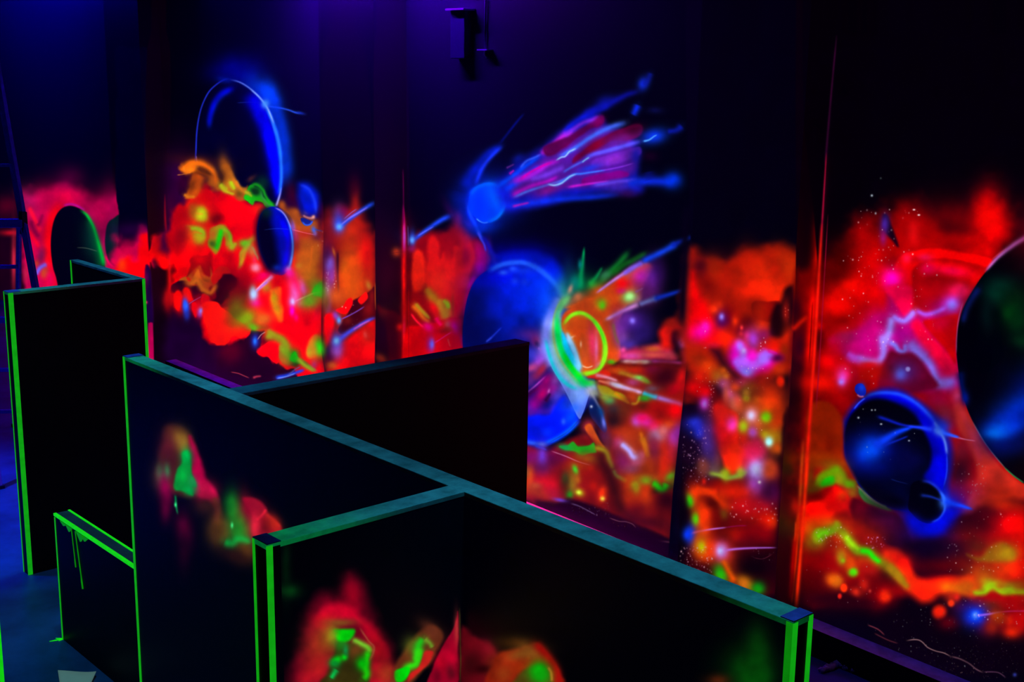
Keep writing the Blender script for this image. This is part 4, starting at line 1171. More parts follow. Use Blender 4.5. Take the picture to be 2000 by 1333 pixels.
p 23.1 2.1 f80000 1 1907.6 408.2 1924.4 383 1945.4 399.8 1962.2 429.2 1966.4 454.4 1949.6 479.6 1932.8 504.8 1895 488 1907.6 462.8 1907.6 437.6
b 1932.8 425 18.9 18.9 0 ff0400 .9
b 1697.6 462.8 25.2 27.3 0 a40000 .8
b 1762.7 437.6 27.3 31.5 0 a00000 .8
b 1785.8 454.4 10.5 18.9 0 ec0c10 .9
b 1811 446 23.1 21 30 a00000 .8
b 1643 509 23.1 33.6 0 380000 .9
b 1670.3 509 18.9 18.9 0 680000 .7
b 1706 519.5 27.3 33.6 0 d00000 .9
p 3.8 0.8 100014 .95 1724.9 420.8 1733.3 420.8 1739.6 437.6 1748 458.6 1754.3 481.7 1743.8 471.2 1731.2 458.6 1724.9 446
b 1728 439.7 7.6 16.8 5 4a20a0 1
b 1724.9 464.9 5.5 12.6 0 a01070 .9
b 1739.6 404 10.5 6.3 0 0c0006 .5
p 4.2 0.8 ff0000 1 1760.6 500.6 1790 490.1 1832 485.9 1884.5 494.3 1937 506.9 1928.6 521.6 1895 513.2 1853 506.9 1821.5 506.9 1802.6 511.1 1781.6 530 1781.6 572 1758.5 582.5 1743.8 551 1748 519.5
b 1853 513.2 50.4 5.5 5 a00000 .9
s 12.6 12.6 ff0000 1 2 1802.6 521.6 1842.5 521.6 1874 530 1916 546.8
b 1859.3 530 27.3 8.4 8 ff0048 .9
b 1813.1 525.8 12.6 10.5 0 ff0058 .9
b 1806.8 502.7 12.6 6.3 0 ff1060 .7
b 1771.1 504.8 8.4 8.4 0 ff1048 .8
b 1874 471.2 54.6 14.7 0 c40000 .8
b 1827.8 462.8 12.6 8.4 0 a00000 .6
p 6.3 1.3 9c0004 1 1783.7 555.2 1811 544.7 1853 544.7 1884.5 553.1 1895 572 1874 597.2 1832 599.9 1785.8 599.9 1781.6 576.2
b 1874 567.8 16.8 10.5 0 d01040 .9
b 1741.7 548.9 18.9 21 0 ff00a0 1
b 1740.6 546.8 10.5 11.8 0 ff00d0 1
s 1.3 1.3 d01818 .7 2 1937 506.9 1947.5 498.5 1968.5 483.8
b 1632.5 593.4 33.6 31.5 20 f00400 .95
b 1659.8 559.8 18.9 14.7 -30 ec0800 .9
b 1601 559.8 14.7 23.1 0 700000 .9
b 1613.6 528.3 23.1 23.1 0 580000 .8
b 1697.6 585 33.6 33.6 0 d40000 .95
b 1643 627 27.3 12.6 0 780000 .95
b 1598.9 635.4 12.6 8.4 30 d80000 .9
p 10.5 1.3 b80060 1 1622 664.8 1668.2 648 1697.6 627 1727 606 1739.6 572.4 1760.6 597.6 1785.8 614.4 1853 610.2 1869.8 614.4 1869.8 669 1878.2 759.9 1769 759.9 1727 711 1685 715.2 1651.4 702.6
p 6.3 0 ff0048 1 1731.2 564 1756.4 555.6 1781.6 564 1781.6 597.6 1769 616.5 1758.5 606 1745.9 589.2
b 1653.5 658.5 18.9 12.6 0 88103c .8
b 1710.2 627 18.9 23.1 30 c00068 .9
b 1693.4 669 23.1 23.1 0 d80088 .9
b 1758.5 654.3 23.1 18.9 0 b00090 .9
b 1842.5 593.4 27.3 18.9 -20 b8008c .95
b 1869.8 570.3 14.7 12.6 0 e01050 .9
b 1817.3 570.3 31.5 23.1 0 b00008 .9
p 8.4 0 ff0038 1 1781.6 639.6 1794.2 627 1821.5 658.5 1853 690 1869.8 717.3 1865.6 732 1842.5 723.6 1811 690
p 5 0 c40004 1 1802.6 631.2 1832 622.8 1871.9 614.4 1867.7 669 1866.6 711 1844.6 681.6
b 1838.3 631.2 18.9 12.6 -20 c00030 .8
s 6.3 8.4 b838d0 .95 2 1653.5 690 1670.3 700.5 1685 705.7
s 8.4 9.2 a878f8 1 2 1670.3 700.5 1693.4 706.8 1714.4 707.8 1724.9 694.2 1724.9 669 1720.7 652.2
s 9.2 8.4 a880f8 1 2 1724.9 673.2 1735.4 652.2 1739.6 635.4 1741.7 618.6
s 6.3 7.1 a070f8 1 2 1741.7 616.5 1754.3 624.9 1766.9 627 1777.4 618.6 1787.9 606
s 5.5 5.5 b048e0 1 2 1787.9 606 1806.8 614.4 1827.8 610.2 1848.8 599.7
b 1859.3 594.4 14.7 12.6 -20 b040e8 .9
b 1859.3 595.5 8.4 8.4 0 9870ff 1
s 6.3 5.5 9078ff 1 2 1735.4 666.9 1748 675.3 1756.4 685.8 1766.9 685.8 1769 671.1
s 12.6 14.7 9048c0 .9 2 1773.2 669 1790 685.8 1806.8 702.6
s 9.2 10.1 9070f8 1 2 1775.3 671.1 1794.2 692.1 1813.1 708.9 1823.6 727.8 1832 746.7 1853 750.9
b 1853 744.6 12.6 12.6 0 7070ff 1
b 1836.2 750.9 12.6 8.4 0 8078ff .9
b 1670.3 702.6 12.6 5.5 10 b040d0 .8
p 6.3 0.8 700024 1 1727 706.8 1739.6 685.8 1758.5 692.1 1781.6 690 1802.6 708.9 1817.3 732 1827.8 759.3 1727 774 1714.4 744.6
b 1764.8 725.7 23.1 18.9 0 582090 .9
b 1758.5 730.9 9.7 10.5 0 6068ff 1
b 1773.2 721.5 4.2 4.2 0 b0a0ff 1 4
b 1701.8 727.8 27.3 14.7 0 b80800 .95
b 1697.6 713.1 18.9 6.3 0 e00000 .8
b 1617.8 706.8 23.1 18.9 0 ff0000 .95
b 1601 748.8 27.3 16.8 0 ff0c00 .95
b 1630.4 681.6 12.6 18.9 0 b80018 .8
b 1649.3 729.9 14.7 14.7 0 f01050 .95
b 1645.1 740.4 8.4 12.6 0 e040c0 1
b 1643 746.7 5 5 0 b878ff 1
b 1670.3 738.3 6.3 18.9 0 a00018 .7
d 61 120 1.5 ffd0e0 1643 488.4 1832 669
d 62 30 1.5 ffd0e0 1630.4 627 1739.6 759.3
d 63 40 1.7 ffd8e0 1653.5 408.2 1800.5 509
b 1702.8 382.2 1.9 1.9 0 c0d0e0 .9
b 1720.3 348.3 1.5 1.5 0 404850 .9
b 1710.2 417 1.5 1.9 0 b0b8c8 .9
b 1785.2 409.9 2.1 1.3 0 ffe8f0 1
b 1794.6 420.2 2.1 1.3 0 ffe8f0 1
p 6.8 0.9 cc2818 1 1862.8 792.5 1878.5 790.3 1894.3 824 1919 864.6 1946 900.6 1977.6 929.8 2006.8 947.8 2090.1 972.6 2090.1 1017.6 1887.5 1017.6 1905.5 950.1 1905.5 905.1 1878.5 851.1 1865 819.5
b 1833.5 781.3 24.8 20.3 0 980030 .95
b 1847 806 20.3 13.5 30 881828 .9
b 1876.3 882.6 20.3 24.8 0 901020 .95
b 1878.5 923.1 20.3 24.8 0 30040c .95
b 1914.5 959.1 15.8 13.5 0 c01c3c .9
b 1946 963.6 45 18 20 a81c04 .9
b 1894.3 828.5 13.5 24.8 -25 cc3020 .8
b 1851.5 725 13.5 13.5 0 d00038 .9
b 1869.5 774.5 9 13.5 0 c03068 .9
s 6.8 6.8 d82c40 .5 2 1874 792.5 1892 837.6 1910 882.6 1914.5 905.1
s 1.4 1.1 c85080 .9 2 1853.8 851.1 1878.5 857.8 1903.3 861.2
d 64 50 1.4 b08080 1862.8 905.1 1928 980
p 1.2 0 000006 1 2012 464 1985 479 1956.5 498.5 1937 518 1917.5 541 1904 561 1888 588 1876.5 615.5 1869.7 648.6 1867.8 680 1870 710 1876 750 1886 790 1899 822 1918 856 1940 887 1965 917 1985 935 2010 950 2060 965 2130 940 2180 860 2200 700 2180 540 2120 460 2060 445
s 1.2 1.2 b04888 .8 2 1868 690 1868.5 660 1872 625 1881 590
s 3 6 b060c0 .9 2 1925 530 1950 502 1985 475 2016 458
s 1.2 1.2 909088 .6 2 1900 825 1920 860 1942 890 1966 918
s 1.4 1.4 309850 .8 2 1962 914 1980 930 2000 944
b 1944.8 574.6 17.6 17.6 0 003024 .95
b 1956.5 560.9 25.4 17.6 0 00241c .8
b 1983.8 588.2 25.4 23.4 0 02240c .8
b 1972.1 613.6 17.6 13.7 30 00380c .95
b 1987.7 627.2 21.5 21.5 0 00240c .9
b 1929.2 615.5 11.7 25.4 0 021416 .8
b 1944.8 615.5 11.7 13.7 0 000608 .8
b 1995.5 668.2 17.6 13.7 0 022810 .8
s 7.8 5.9 081458 .9 2 1913.6 560.9 1898 584.3 1886.3 607.7 1880.5 631.1
b 1944.8 683.8 39 11.7 0 000008 .7
s 9 4.5 000c50 .9 2 1876.3 725 1878.5 752 1885.3 785.8
b 1885.3 779 6.8 11.3 0 0018a0 .8
b 1959.5 842.1 36 29.3 -15 0018a0 .95
b 1977.6 819.5 36 13.5 -20 0020b0 .8
b 1964 871.3 31.5 18 0 000c60 .8
b 1955 839.8 24.8 13.5 -15 0060ff 1
b 1943.8 846.6 13.5 7.7 0 0070ff .9
b 1988.8 828.5 24.8 9 -20 0040f0 .8
w 0
b 1754.4 864.4 124.8 124.8 0 0a0014 .35
p 9.6 0 0010b0 .9 1644 845.2 1653.6 811.6 1668 790 1689.6 773.2 1720.8 761.2 1754.4 761.2 1788 778 1821.6 804.4 1840.8 826 1857.6 864.4 1860 907.6 1852.8 946 1850.4 970 1836 994 1773.6 1006 1716 922
p 1 0 0000f4 1 1646.9 859.6 1650 835.6 1658.4 811.6 1670.4 793.6 1687.2 779.2 1708.8 769.6 1735.2 767.2 1761.6 772 1788 786.4 1812 808 1831.2 833.2 1844.4 864.4 1850.9 898 1849.2 929.2 1842 953.2 1833.6 970 1788 998.8 1754.4 997.6 1725.6 989.2 1699.2 972.4 1677.6 948.4 1660.8 922 1651.2 895.6
s 3.8 4.8 1c48ff .9 2 1684.8 778 1708.8 769.6 1735.2 767.9 1761.6 772.7 1788 787.1 1812 808.7 1826.4 826
s 3.8 2.9 5a80ff .95 2 1824 823.6 1836 842.8 1845.6 864.4 1849.2 888.4
s 1.7 1.7 2040ff .9 2 1849.2 888.4 1849.2 922 1843.2 950.8
p 6.2 0 000004 1 1645.9 859.6 1649.3 835.6 1657.9 814 1671.6 798.4 1689.6 785.2 1711.2 780.4 1735.2 784 1759.2 793.6 1780.8 806.8 1795.2 823.6 1804.8 842.8 1814.4 864.4 1819.2 888.4 1815.6 912.4 1804.8 934 1831.2 955.6 1843.2 970 1831.2 1018 1792.8 1020.4 1773.6 998.8 1754.4 997.6 1725.6 989.2 1699.2 972.4 1677.6 948.4 1660.8 922 1650 895.6
b 1740 797.2 48 14.4 20 000004 .95
b 1783.2 883.6 36 31.2 0 000008 .9
b 1699.2 883.6 45.6 36 0 0008a0 .85
b 1704 907.6 38.4 19.2 0 000860 .6
b 1699.2 878.8 21.6 19.2 -20 0050ff 1
s 12 2.9 0838f0 .95 2 1704 874 1728 859.6 1752 845.2 1783.2 834.4
s 2.9 1.7 0820b0 .8 2 1723.2 871.6 1749.6 862 1773.6 852.4
s 3.8 2.4 0818b0 .9 2 1713.6 814 1735.2 821.2 1759.2 829.6 1785.6 834.4
s 2.4 5.3 1838ff .95 2 1773.6 833.2 1797.6 835.6 1821.6 840.4
b 1776 898 26.4 21.6 0 040440 .7
s 7.2 1.9 2050ff .95 2 1826.4 835.6 1840.8 845.2 1860 851.2 1874.4 854.8
b 1833.6 842.8 9.6 7.2 40 4c80ff 1
s 1 0.7 c05878 .8 2 1872 854.8 1888.8 859.6 1905.6 862
b 1843.2 830.8 14.4 12 30 1030d0 .7
s 1 1 102060 .8 2 1740 936.4 1754.4 941.2 1773.6 946
s 1.7 1.7 3050ff .9 2 1668 799.6 1677.6 787.6 1689.6 778
p 0.4 0 0818a0 1 1669.2 761.2 1671.6 752.8 1678.8 749.2 1686 751.6 1691.3 761.2 1690.8 769.6 1686 774.4 1678.8 773.2 1672.3 768.4
b 1682.9 757.6 5.8 7.2 0 0c38e0 .9
s 1.7 1.7 c070a0 .8 2 1674 771.3 1680 775.1 1687.2 774.6
b 1812 1003.6 62.4 48 0 000cb0 .95
b 1819.2 1025.2 48 26.4 0 0008a0 .7
b 1843.2 989.2 36 26.4 0 0010c0 .8
b 1831.2 1013.2 24 16.8 -30 0000f0 .8
p 1 0 000004 1 1773.6 991.6 1776 970 1780.8 946 1797.6 938.8 1812 942.4 1828.8 953.2 1839.6 965.2 1845.1 982 1843.2 1001.2 1833.6 1015.6 1819.2 1022.8 1807.2 1022.3 1792.8 1015.6 1780.8 1003.6
s 3.4 3.4 1830f0 .95 2 1800 940 1814.4 942.4 1828.8 952 1839.6 966.4 1845.1 982
s 2.9 2.4 2c68ff .95 2 1836 960.4 1843.2 972.4 1845.6 986.8 1843.2 1001.2 1833.6 1014.4 1819.2 1021.6
b 1788 960.4 26.4 21.6 0 000004 .9
b 1844.4 982 8.2 11 0 3070ff .9
s 7.2 2.4 1040ff .95 2 1843.2 979.6 1860 984.4 1879.2 989.2 1900.8 996.4
s 3.8 1.9 1028a0 .8 2 1797.6 967.6 1819.2 971.2 1840.8 979.6
d 65 16 1.4 c0c8e0 1672.8 797.2 1792.8 898
b 1702.8 801.5 1.4 1.4 0 b0b8c8 .9
b 1709.3 801.3 1.2 1.4 0 a0a8b8 .9
b 1676.6 816.4 1.7 1.7 0 c0c8d8 .9
b 1721 828.9 1.9 1.4 0 d0d8e8 .9
b 1775.5 861.3 1.7 1.4 0 a8b0c8 .9
p 6 0.9 8c1800 1 1578 800 1614 785 1644 815 1647 860 1648.5 890 1656 909.5 1671 941 1644 935 1614 905 1578 909.5
b 1620 869 9 19.5 0 700c00 .7
b 1602 893 27 9 0 a82c00 .9
b 1623 909.5 22.5 10.5 0 8a4c04 .95
p 7.5 1.5 609800 .97 1590 944 1602 926 1620 917 1635 911 1647 923 1656 938 1669.5 944 1669.5 956 1659 953 1644 947 1630.5 944 1626 948.5 1611 953 1596 953
p 5.4 1.2 00c808 1 1603.5 945.5 1614 935 1627.5 932 1630.5 941 1626 948.5 1614 951.5 1605 951.5
b 1657.5 947 9 7.5 0 50a800 .9
b 1665 963.5 10.5 9 0 8c5c08 .9
b 1641 935 9 12 0 889408 .9
b 1590 956 16.5 9 0 4c3c04 .9
b 1582.5 935 9 24 0 5a2c04 .9
p 3 0.6 30a050 .95 1678.5 956 1689 965 1702.5 975.5 1716 984.5 1729.9 989 1729.9 993.5 1710 987.5 1692 983 1681.5 971
s 2.1 1.5 808078 .9 2 1674 950 1689 963.5 1707 978.5 1729.9 992
p 4.5 0.9 ff0c00 1 1575 989 1605 977 1620 959 1632 950 1650 962 1659 974 1659 995 1668 1025 1665 1059.9 1572 1059.9
b 1593 971 18 7.5 -15 480000 .9
b 1614 962 9 6 -30 600000 .8
b 1627.5 974 16.5 19.5 0 f80000 .95
b 1585.5 1004 13.5 16.5 0 ff0000 .95
b 1645.5 968 9 10.5 30 c83000 .8
p 4.5 0.9 480008 .97 1665 974 1680 977 1695 984.5 1729.9 995 1755 1010 1755 1055 1710 1059.9 1680 1040 1668 1017.5 1662 995
b 1722 1002.5 16.5 9 20 50083c .9
b 1710 1032.5 16.5 9 30 30041c .8
b 1689 1032.5 19.5 13.5 20 801000 .8
w 0
p 9 1.2 800000 1 1570.5 1045 1620 1015 1650 1000 1665.1 1012 1695.1 1045 1717.6 1045 1730 1072 1755.1 1078 1770.1 1096 1785.1 1120 1800.1 1150.1 1800.1 1195.1 1755.1 1172.6 1710.1 1187.6 1650 1172.6 1575 1180.1
b 1572 1150.1 39 30 0 1c0004 .9
b 1650 1169.6 60 19.5 -10 240004 .85
b 1725.1 1187.6 45 18 0 1c0004 .8
b 1614 1021 25.5 12 0 e83c00 .95
b 1582.5 1034.5 13.5 16.5 0 d04c00 .9
b 1657.6 1030 16.5 16.5 30 e42800 .95
b 1635 1051 13.5 10.5 0 d01c00 .9
b 1594.5 1060 19.5 15 0 8c6008 .95
p 6.6 1.8 98a808 .97 1590 1042 1599 1033 1614 1034.5 1626 1030 1632 1019.5 1641 1024 1641 1034.5 1629 1043.5 1614 1045 1605 1054 1594.5 1060 1588.5 1051
b 1602 1043.5 9 6.9 0 60d008 1
b 1602 1052.5 6 7.5 0 78b008 .9
b 1623 1037.5 9 4.5 -20 60b818 .9
s 9 6.6 a08c08 .97 2 1641 1036 1654.5 1052.5 1665.1 1064.5 1674.1 1075 1689.1 1078
s 6.6 6.6 80b808 1 2 1651.5 1055.5 1663.6 1067.5 1672.6 1078 1683.1 1076.5 1693.6 1078
s 6.6 4.5 30d000 1 2 1692.1 1078 1701.1 1082.5 1708.6 1093 1717.6 1100.5
b 1692.8 1078.8 6.6 5.4 0 00f000 1
s 6 5.4 a87008 .95 2 1717.6 1097.5 1732.6 1099 1746.1 1111 1758.1 1127.6 1770.1 1141.1 1782.1 1157.6
s 13.5 13.5 d04000 .6 2 1674.1 1093 1702.6 1096 1725.1 1105
b 1752.1 1090 19.5 13.5 20 ff0c00 1
b 1770.1 1117 16.5 13.5 40 fc1400 .95
b 1776.1 1135.1 9 10.5 0 ff4400 .9
b 1702.6 1045 22.5 13.5 20 981400 .9
b 1710.1 1060 13.5 9 20 a01010 .8
p 6 0.9 200018 .97 1695.1 991 1725.1 1000 1755.1 1009 1770.1 1030 1785.1 1075 1776.1 1084 1755.1 1072 1732.6 1063 1717.6 1045 1687.6 1022.5
b 1680.1 1007.5 12 9 0 500008 .8
b 1641 1081 12 16.5 -15 b44c04 .9
b 1645.5 1088.5 9 10.5 -10 a08c08 .9
b 1646.3 1093.8 6.6 6.6 0 80d000 1
b 1662.1 1102 13.5 16.5 -15 e04000 .95
b 1665.8 1117.8 9 8.4 0 58e000 1 3
b 1626 1132.1 13.5 12 20 f04800 1
b 1635 1135.1 9 10.5 0 c87408 .9
b 1648.2 1149.3 6.3 7.5 0 ff2c00 1 4
b 1640.3 1165.5 3.9 5.1 0 ff1c14 1 4
b 1699.1 1155.3 2.4 3 0 d84038 1
b 1671.1 1157.6 10.5 7.5 30 c81c08 .9
b 1672.6 1157.6 4.5 5.4 20 e02810 .9
b 1687.6 1142.6 9 12 0 d01c08 .9
b 1731.1 1165.8 22.5 16.5 0 a80000 .9
b 1730.3 1165.8 12.6 12.6 0 ff2400 1 3
b 1699.6 1114 19.5 10.5 20 c01408 .8
b 1732.6 1124.5 19.5 16.5 0 480404 .95
b 1626 1097.5 30 24 0 a80000 .6
b 1590 1135.1 24 24 0 4c0000 .8
b 1605 1172.6 39 12 0 280008 .9
b 1680.1 1180.1 39 9 0 300008 .9
d 66 60 1.2 e8c8e0 1593 1030 1680.1 1072
d 67 24 1.1 d880e0 1686.1 1051 1731.1 1072
d 68 50 1.1 c0a0b0 1572 1105 1785.1 1187.6
p 9.8 1.6 2a000c 1 1759.5 1067.8 1775.1 1097 1790.7 1128.2 1837.5 1124.3 1896 1120.4 1896 1081.4 1857 1058 1849.2 1019 1896 999.5 1935 980 2013.1 980 2013.1 1038.5 1915.5 1038.5
b 1814.1 1044.4 48.8 17.6 0 0008a0 .6
b 1808.3 1073.6 44.9 21.5 0 0c0014 .9
b 1857 1073.6 29.3 17.6 0 340420 .9
b 1845.3 1106.8 48.8 11.7 0 500004 .9
b 1896 1048.3 33.2 21.5 0 6c0804 .9
b 1907.7 1069.7 17.6 13.7 0 5c1c04 .8
b 1958.5 985.9 39 13.7 10 a82004 .95
b 1927.2 1019 21.5 25.4 0 380008 .9
b 1985.8 1026.8 33.2 25.4 0 ff0000 1
b 1991.6 1061.9 25.4 29.3 0 f00000 .95
b 1981.9 1106.8 25.4 17.6 0 e40400 .9
p 7.8 1.2 887408 .95 1888.2 1083.4 1915.5 1089.2 1935 1071.7 1958.5 1061.9 1978 1077.5 1979.9 1095.1 1958.5 1097 1935 1099 1907.7 1097
b 1966.3 1083.4 17.6 11.7 0 988810 .9
b 1946.7 1073.6 21.5 13.7 -20 a04c04 .7
b 1882.4 1097 25.4 17.6 0 700c04 .6
b 1962.4 1114.6 25.4 15.6 0 f42c00 .95
b 1921.4 1120.4 25.4 17.6 0 a84404 .9
p 9.8 2 fc2400 1 1728.3 1073.6 1759.5 1077.5 1773.2 1104.8 1788.8 1128.2 1814.1 1136 1845.3 1128.2 1876.5 1132.1 1899.9 1128.2 1903.8 1155.5 1892.1 1167.2 1864.8 1161.4 1833.6 1165.3 1818 1177 1798.5 1177 1779 1159.4 1759.5 1139.9 1728.3 1097
s 7.8 6.6 a87808 .95 2 1736.1 1100.9 1751.7 1120.4 1767.3 1141.9 1777.1 1149.7
b 1759.5 1097 17.6 17.6 0 ff1000 .9
b 1872.6 1151.6 21.5 11.7 0 e06c00 .95
b 1849.2 1147.7 11.7 7.8 0 e87400 .8
b 1804.4 1159.4 21.5 15.6 0 f81c00 .9
b 1890.2 1147.7 17.6 15.6 0 c05404 .9
p 6.6 2 88c000 1 1901.9 1155.5 1919.4 1153.6 1925.3 1139.9 1933.1 1138 1946.7 1147.7 1956.5 1153.6 1974.1 1145.8 1985.8 1153.6 2013.1 1149.7 2013.1 1163.3 1983.8 1163.3 1966.3 1165.3 1950.6 1159.4 1938.9 1151.6 1927.2 1161.4 1905.8 1163.3
b 1927.2 1136 13.7 7.8 0 a08808 .8
b 1970.2 1143.8 21.5 7.8 0 888408 .8
p 7.8 1.6 a00000 .9 1927.2 1167.2 1938.9 1153.6 1954.6 1165.3 1974.1 1163.3 2013.1 1167.2 2013.1 1194.6 1954.6 1186.7 1931.1 1178.9
b 1935 1186.7 21.5 11.7 0 602808 .8
p 13.7 1.6 080006 1 1728.3 1177 1759.5 1165.3 1779 1165.3 1800.5 1178.9 1821.9 1177 1837.5 1165.3 1864.8 1167.2 1888.2 1171.1 1892.1 1190.6 1884.3 1240 2013.1 1272.6 2013.1 1311.6 1728.3 1311.6
b 1880.4 1186.7 21.5 13.7 0 34042c .9
b 1925.3 1223.8 17.6 17.6 0 440420 .9
b 1974.1 1210.2 39 21.5 0 a00008 .9
b 1991.6 1214.1 21.5 17.6 0 d80400 .9
b 1857 1167.2 11.7 11.7 0 b82008 .8
b 1868.7 1167.2 5.9 7 0 f02010 .8
b 1834.6 1196.1 12.1 12.5 0 ff2000 1 4
b 1857.6 1178.9 5.9 6.2 0 f03008 1 4
b 1852.2 1218 17.6 11.7 0 600008 .95
b 1903.8 1204.3 21.5 19.5 0 0c28f0 1
b 1904.8 1203.3 11.7 9.8 0 0044ff 1
b 1904.8 1202.4 5.1 5.9 0 5890ff 1
s 2.7 2 8858f0 1 2 1907.7 1203.3 1931.1 1200.4 1954.6 1196.5
s 1.6 1.6 b81c60 .9 2 1950.6 1196.9 1974.1 1194.6 2013.1 1194.2
b 1948.7 1204.3 11.7 9.8 0 e04800 1
b 1972.1 1213.1 5.9 7.8 0 f02000 .95
b 1976 1235.5 13.7 9.8 0 f82400 1
b 1937 1225.8 11.7 11.7 0 a01c04 .9
b 1952.6 1212.1 11.7 7.8 0 a83000 .7
s 9.8 11.7 0008c0 .75 2 1769.3 1001.5 1784.9 1021.9 1810.2 1031.7 1835.6 1023.9 1853.1 1001.5
d 69 90 1.4 ffe0f0 1849.2 999.5 2000 1132.1
d 70 50 1.4 f0d8f0 1876.5 1171.1 2000 1219.9
d 71 90 1.2 8890a0 1740 1175 1915.5 1311.6
s 1.2 1 9c7078 .95 2 1770.6 1252.3 1782.9 1250.2 1793.9 1250.9 1802.2 1255.7 1811.8 1265.3 1826.9 1272.2 1843.4 1276.3 1857.1 1283.2
s 1.6 1.4 704858 .8 2 1857.1 1283.2 1873.6 1287.3 1892.8 1296.9 1906.5 1307.9 1920.2 1314.7
s 1.2 1.2 603858 .8 2 1921.6 1313.4 1942.2 1313.4 1953.2 1316.1 1964.2 1324.4
d 72 120 0.8 584050 1901 1259.8 2010.8 1328.5
d 73 60 0.8 a08080 1846.1 1273.6 1928.5 1317.5
b 1982 1318.9 3.3 3.3 0 3038a0 .9
s 1.3 1.3 803040 .8 2 1694.9 1221.6 1714.4 1229.8 1727.4 1241.1
s 1.3 1.3 702838 .7 2 1707.9 1237.9 1733.9 1250.9 1753.4 1257.4
d 74 120 1 605060 1694.9 1208.6 1987.3 1322.4
w 1.5
s 4.4 3.9 b8b80c .9 2 428.3 358 439.1 372.7 458.7 379.6
s 4.4 3.9 d07010 .9 2 445.9 330.5 458.7 353.1 473.5 371.7 492.1 378.6
s 2.9 2.5 b0c010 .8 2 477.4 373.7 486.2 377.6 492.1 384.5
s 3.4 2.9 18b810 .9 2 486.2 369.8 498 359.9 512.8 369.8 525.5 391.4 536.3 400.7
b 500 373.7 8.8 5.9 20 08300a .9
b 440.5 571.2 38.3 34.4 0 900006 .9
b 477.4 545.6 19.7 24.6 0 9c0006 .7
p 3.9 5.9 2c0008 .97 417.4 582.5 424.3 557.9 435.1 541.7 447.9 538.8 461.7 546.6 458.7 560.4 447.9 569.2 445.9 582.5 433.2 594.8 422.4 592.8
b 470 567.7 19.7 19.7 0 6c0006 .8
p 2.5 3.9 f81000 1 389 599.7 408.6 589.9 428.3 594.8 447.9 612 462.6 624.2 487.2 639 488.2 653.7 472.5 664.5 455.3 661.1 433.2 675.8 418.4 673.4 403.7 639
b 392.9 506.3 19.7 11.8 0 f40400 .6
b 364.4 476.9 19.7 19.7 0 e00400 .5
s 5.9 4.9 c85c10 .9 2 359.5 545.6 371.8 555.5 384 548.1 393.9 565.3 411.1 572.7 423.3 555.5
b 349.7 589.9 6.9 16.7 -8 ff0800 .9
b 366.8 575.1 5.9 12.8 -12 ff1000 .8
b 389 597.2 5.9 14.7 -8 f40410 .8
b 362.4 594.8 4.4 10.8 0 1858ff .9
b 392.4 607 3.4 5.4 0 9080ff .9
b 477.4 619.3 22.6 14.7 -20 88a800 .9
b 461.7 599.7 14.7 19.7 20 5c5400 .8
b 494.6 639 10.8 6.9 20 60b808 .9
b 514.2 621.8 12.8 10.8 0 d05c14 .9
s 6.4 4.9 9c9c10 .9 2 519.1 646.4 536.3 656.2 553.5 663.5 563.4 680.7
b 560.9 685.7 7.9 12.8 -10 90b814 .9
b 573.7 695.5 7.9 10.8 10 14c400 .95
s 4.9 3.9 88a418 .9 2 580.6 700.4 595.3 715.1 614.9 726.4
b 624.8 680.7 8.8 14.7 0 1cc400 .9
b 612.5 688.1 7.9 14.7 0 b07010 .7
b 597.7 506.3 21.6 39.3 0 c05800 .5
b 619.9 567.7 12.8 14.7 0 24b808 .9
b 605.1 589.9 14.7 12.8 -20 70a810 .9
b 575.6 575.1 7.9 19.7 -20 e060c0 .8
s 4.9 3.9 c8a010 .8 2 467.6 471.9 482.3 481.8 477.4 501.4 470.5 521.1
b 479.8 476.9 10.8 7.9 0 58c010 .9
b 492.1 491.6 7.9 12.8 -20 b09040 .7
b 452.8 481.8 8.8 6.9 30 a8a810 .8
b 536.3 594.8 6.9 19.7 -5 e8a000 .7
b 499.5 523.5 7.9 6.9 0 f090b0 .7
w 0
b 494.6 575.1 6.9 10.8 0 a8d0ff .9
s 1.5 1 f090c0 .9 2 499.5 567.7 514.2 553 529 540.7
b 1447.2 860.6 33.9 46.6 0 dc2800 .55
b 1411.2 835.1 21.2 38.2 0 c00818 .6
b 1459.9 797 29.7 21.2 0 e05010 .7
b 1404.8 805.4 17 21.2 0 e02010 .6
b 1383.6 860.6 11 46.6 0 30206c .7
s 4.7 4.2 90a838 .95 2 1383.6 924.2 1404.8 928.4 1423.9 933.5 1445.1 928.4 1459.9 920.8
b 1417.5 928.4 6.8 11 0 a0b818 .8
b 1447.2 924.2 5.9 9.3 0 a8c020 .8
b 1375.1 911.5 11 14.4 0 80382c .8
b 1468.4 890.3 17 21.2 0 e01850 .8
b 1477.8 919.9 14.4 17 0 b890ff 1
b 1476.1 917.8 8.5 10.2 0 c8c8ff .9
b 1472.7 949.6 12.7 14.4 0 a048d0 .8
b 1483.3 942.4 2.5 2.5 0 f4f0ff 1
b 1502.4 924.2 12.7 14.4 0 d84010 .8
b 1498.1 962.4 17 17 0 40083c .8
s 7.2 6.8 ec3400 .95 2 1353.1 966.6 1366.6 960.2 1387.9 963.2 1404.8 979.3 1419.7 994.2
b 1373 1011.1 12.7 21.2 0 ec3000 .9
b 1366.6 1055.7 12.7 21.2 0 d84000 .9
b 1387.9 1076.9 21.2 17 0 d83000 .8
b 1390 983.6 11 7.6 0 480400 .8
b 1443 962.4 25.4 12.7 0 e01c00 .6
b 1464.2 992 29.7 15.3 0 cc0c14 .6
b 1347.1 977.6 3.8 7.6 -15 30b800 1
b 1359 1014.1 4.7 8.5 0 50c400 1
b 1370 1068.4 6.8 11 -10 a0b000 .9
b 1329.3 1009 8.5 93.3 0 050008 .9
b 1343.3 1043.8 8.5 10.2 0 0838ff 1
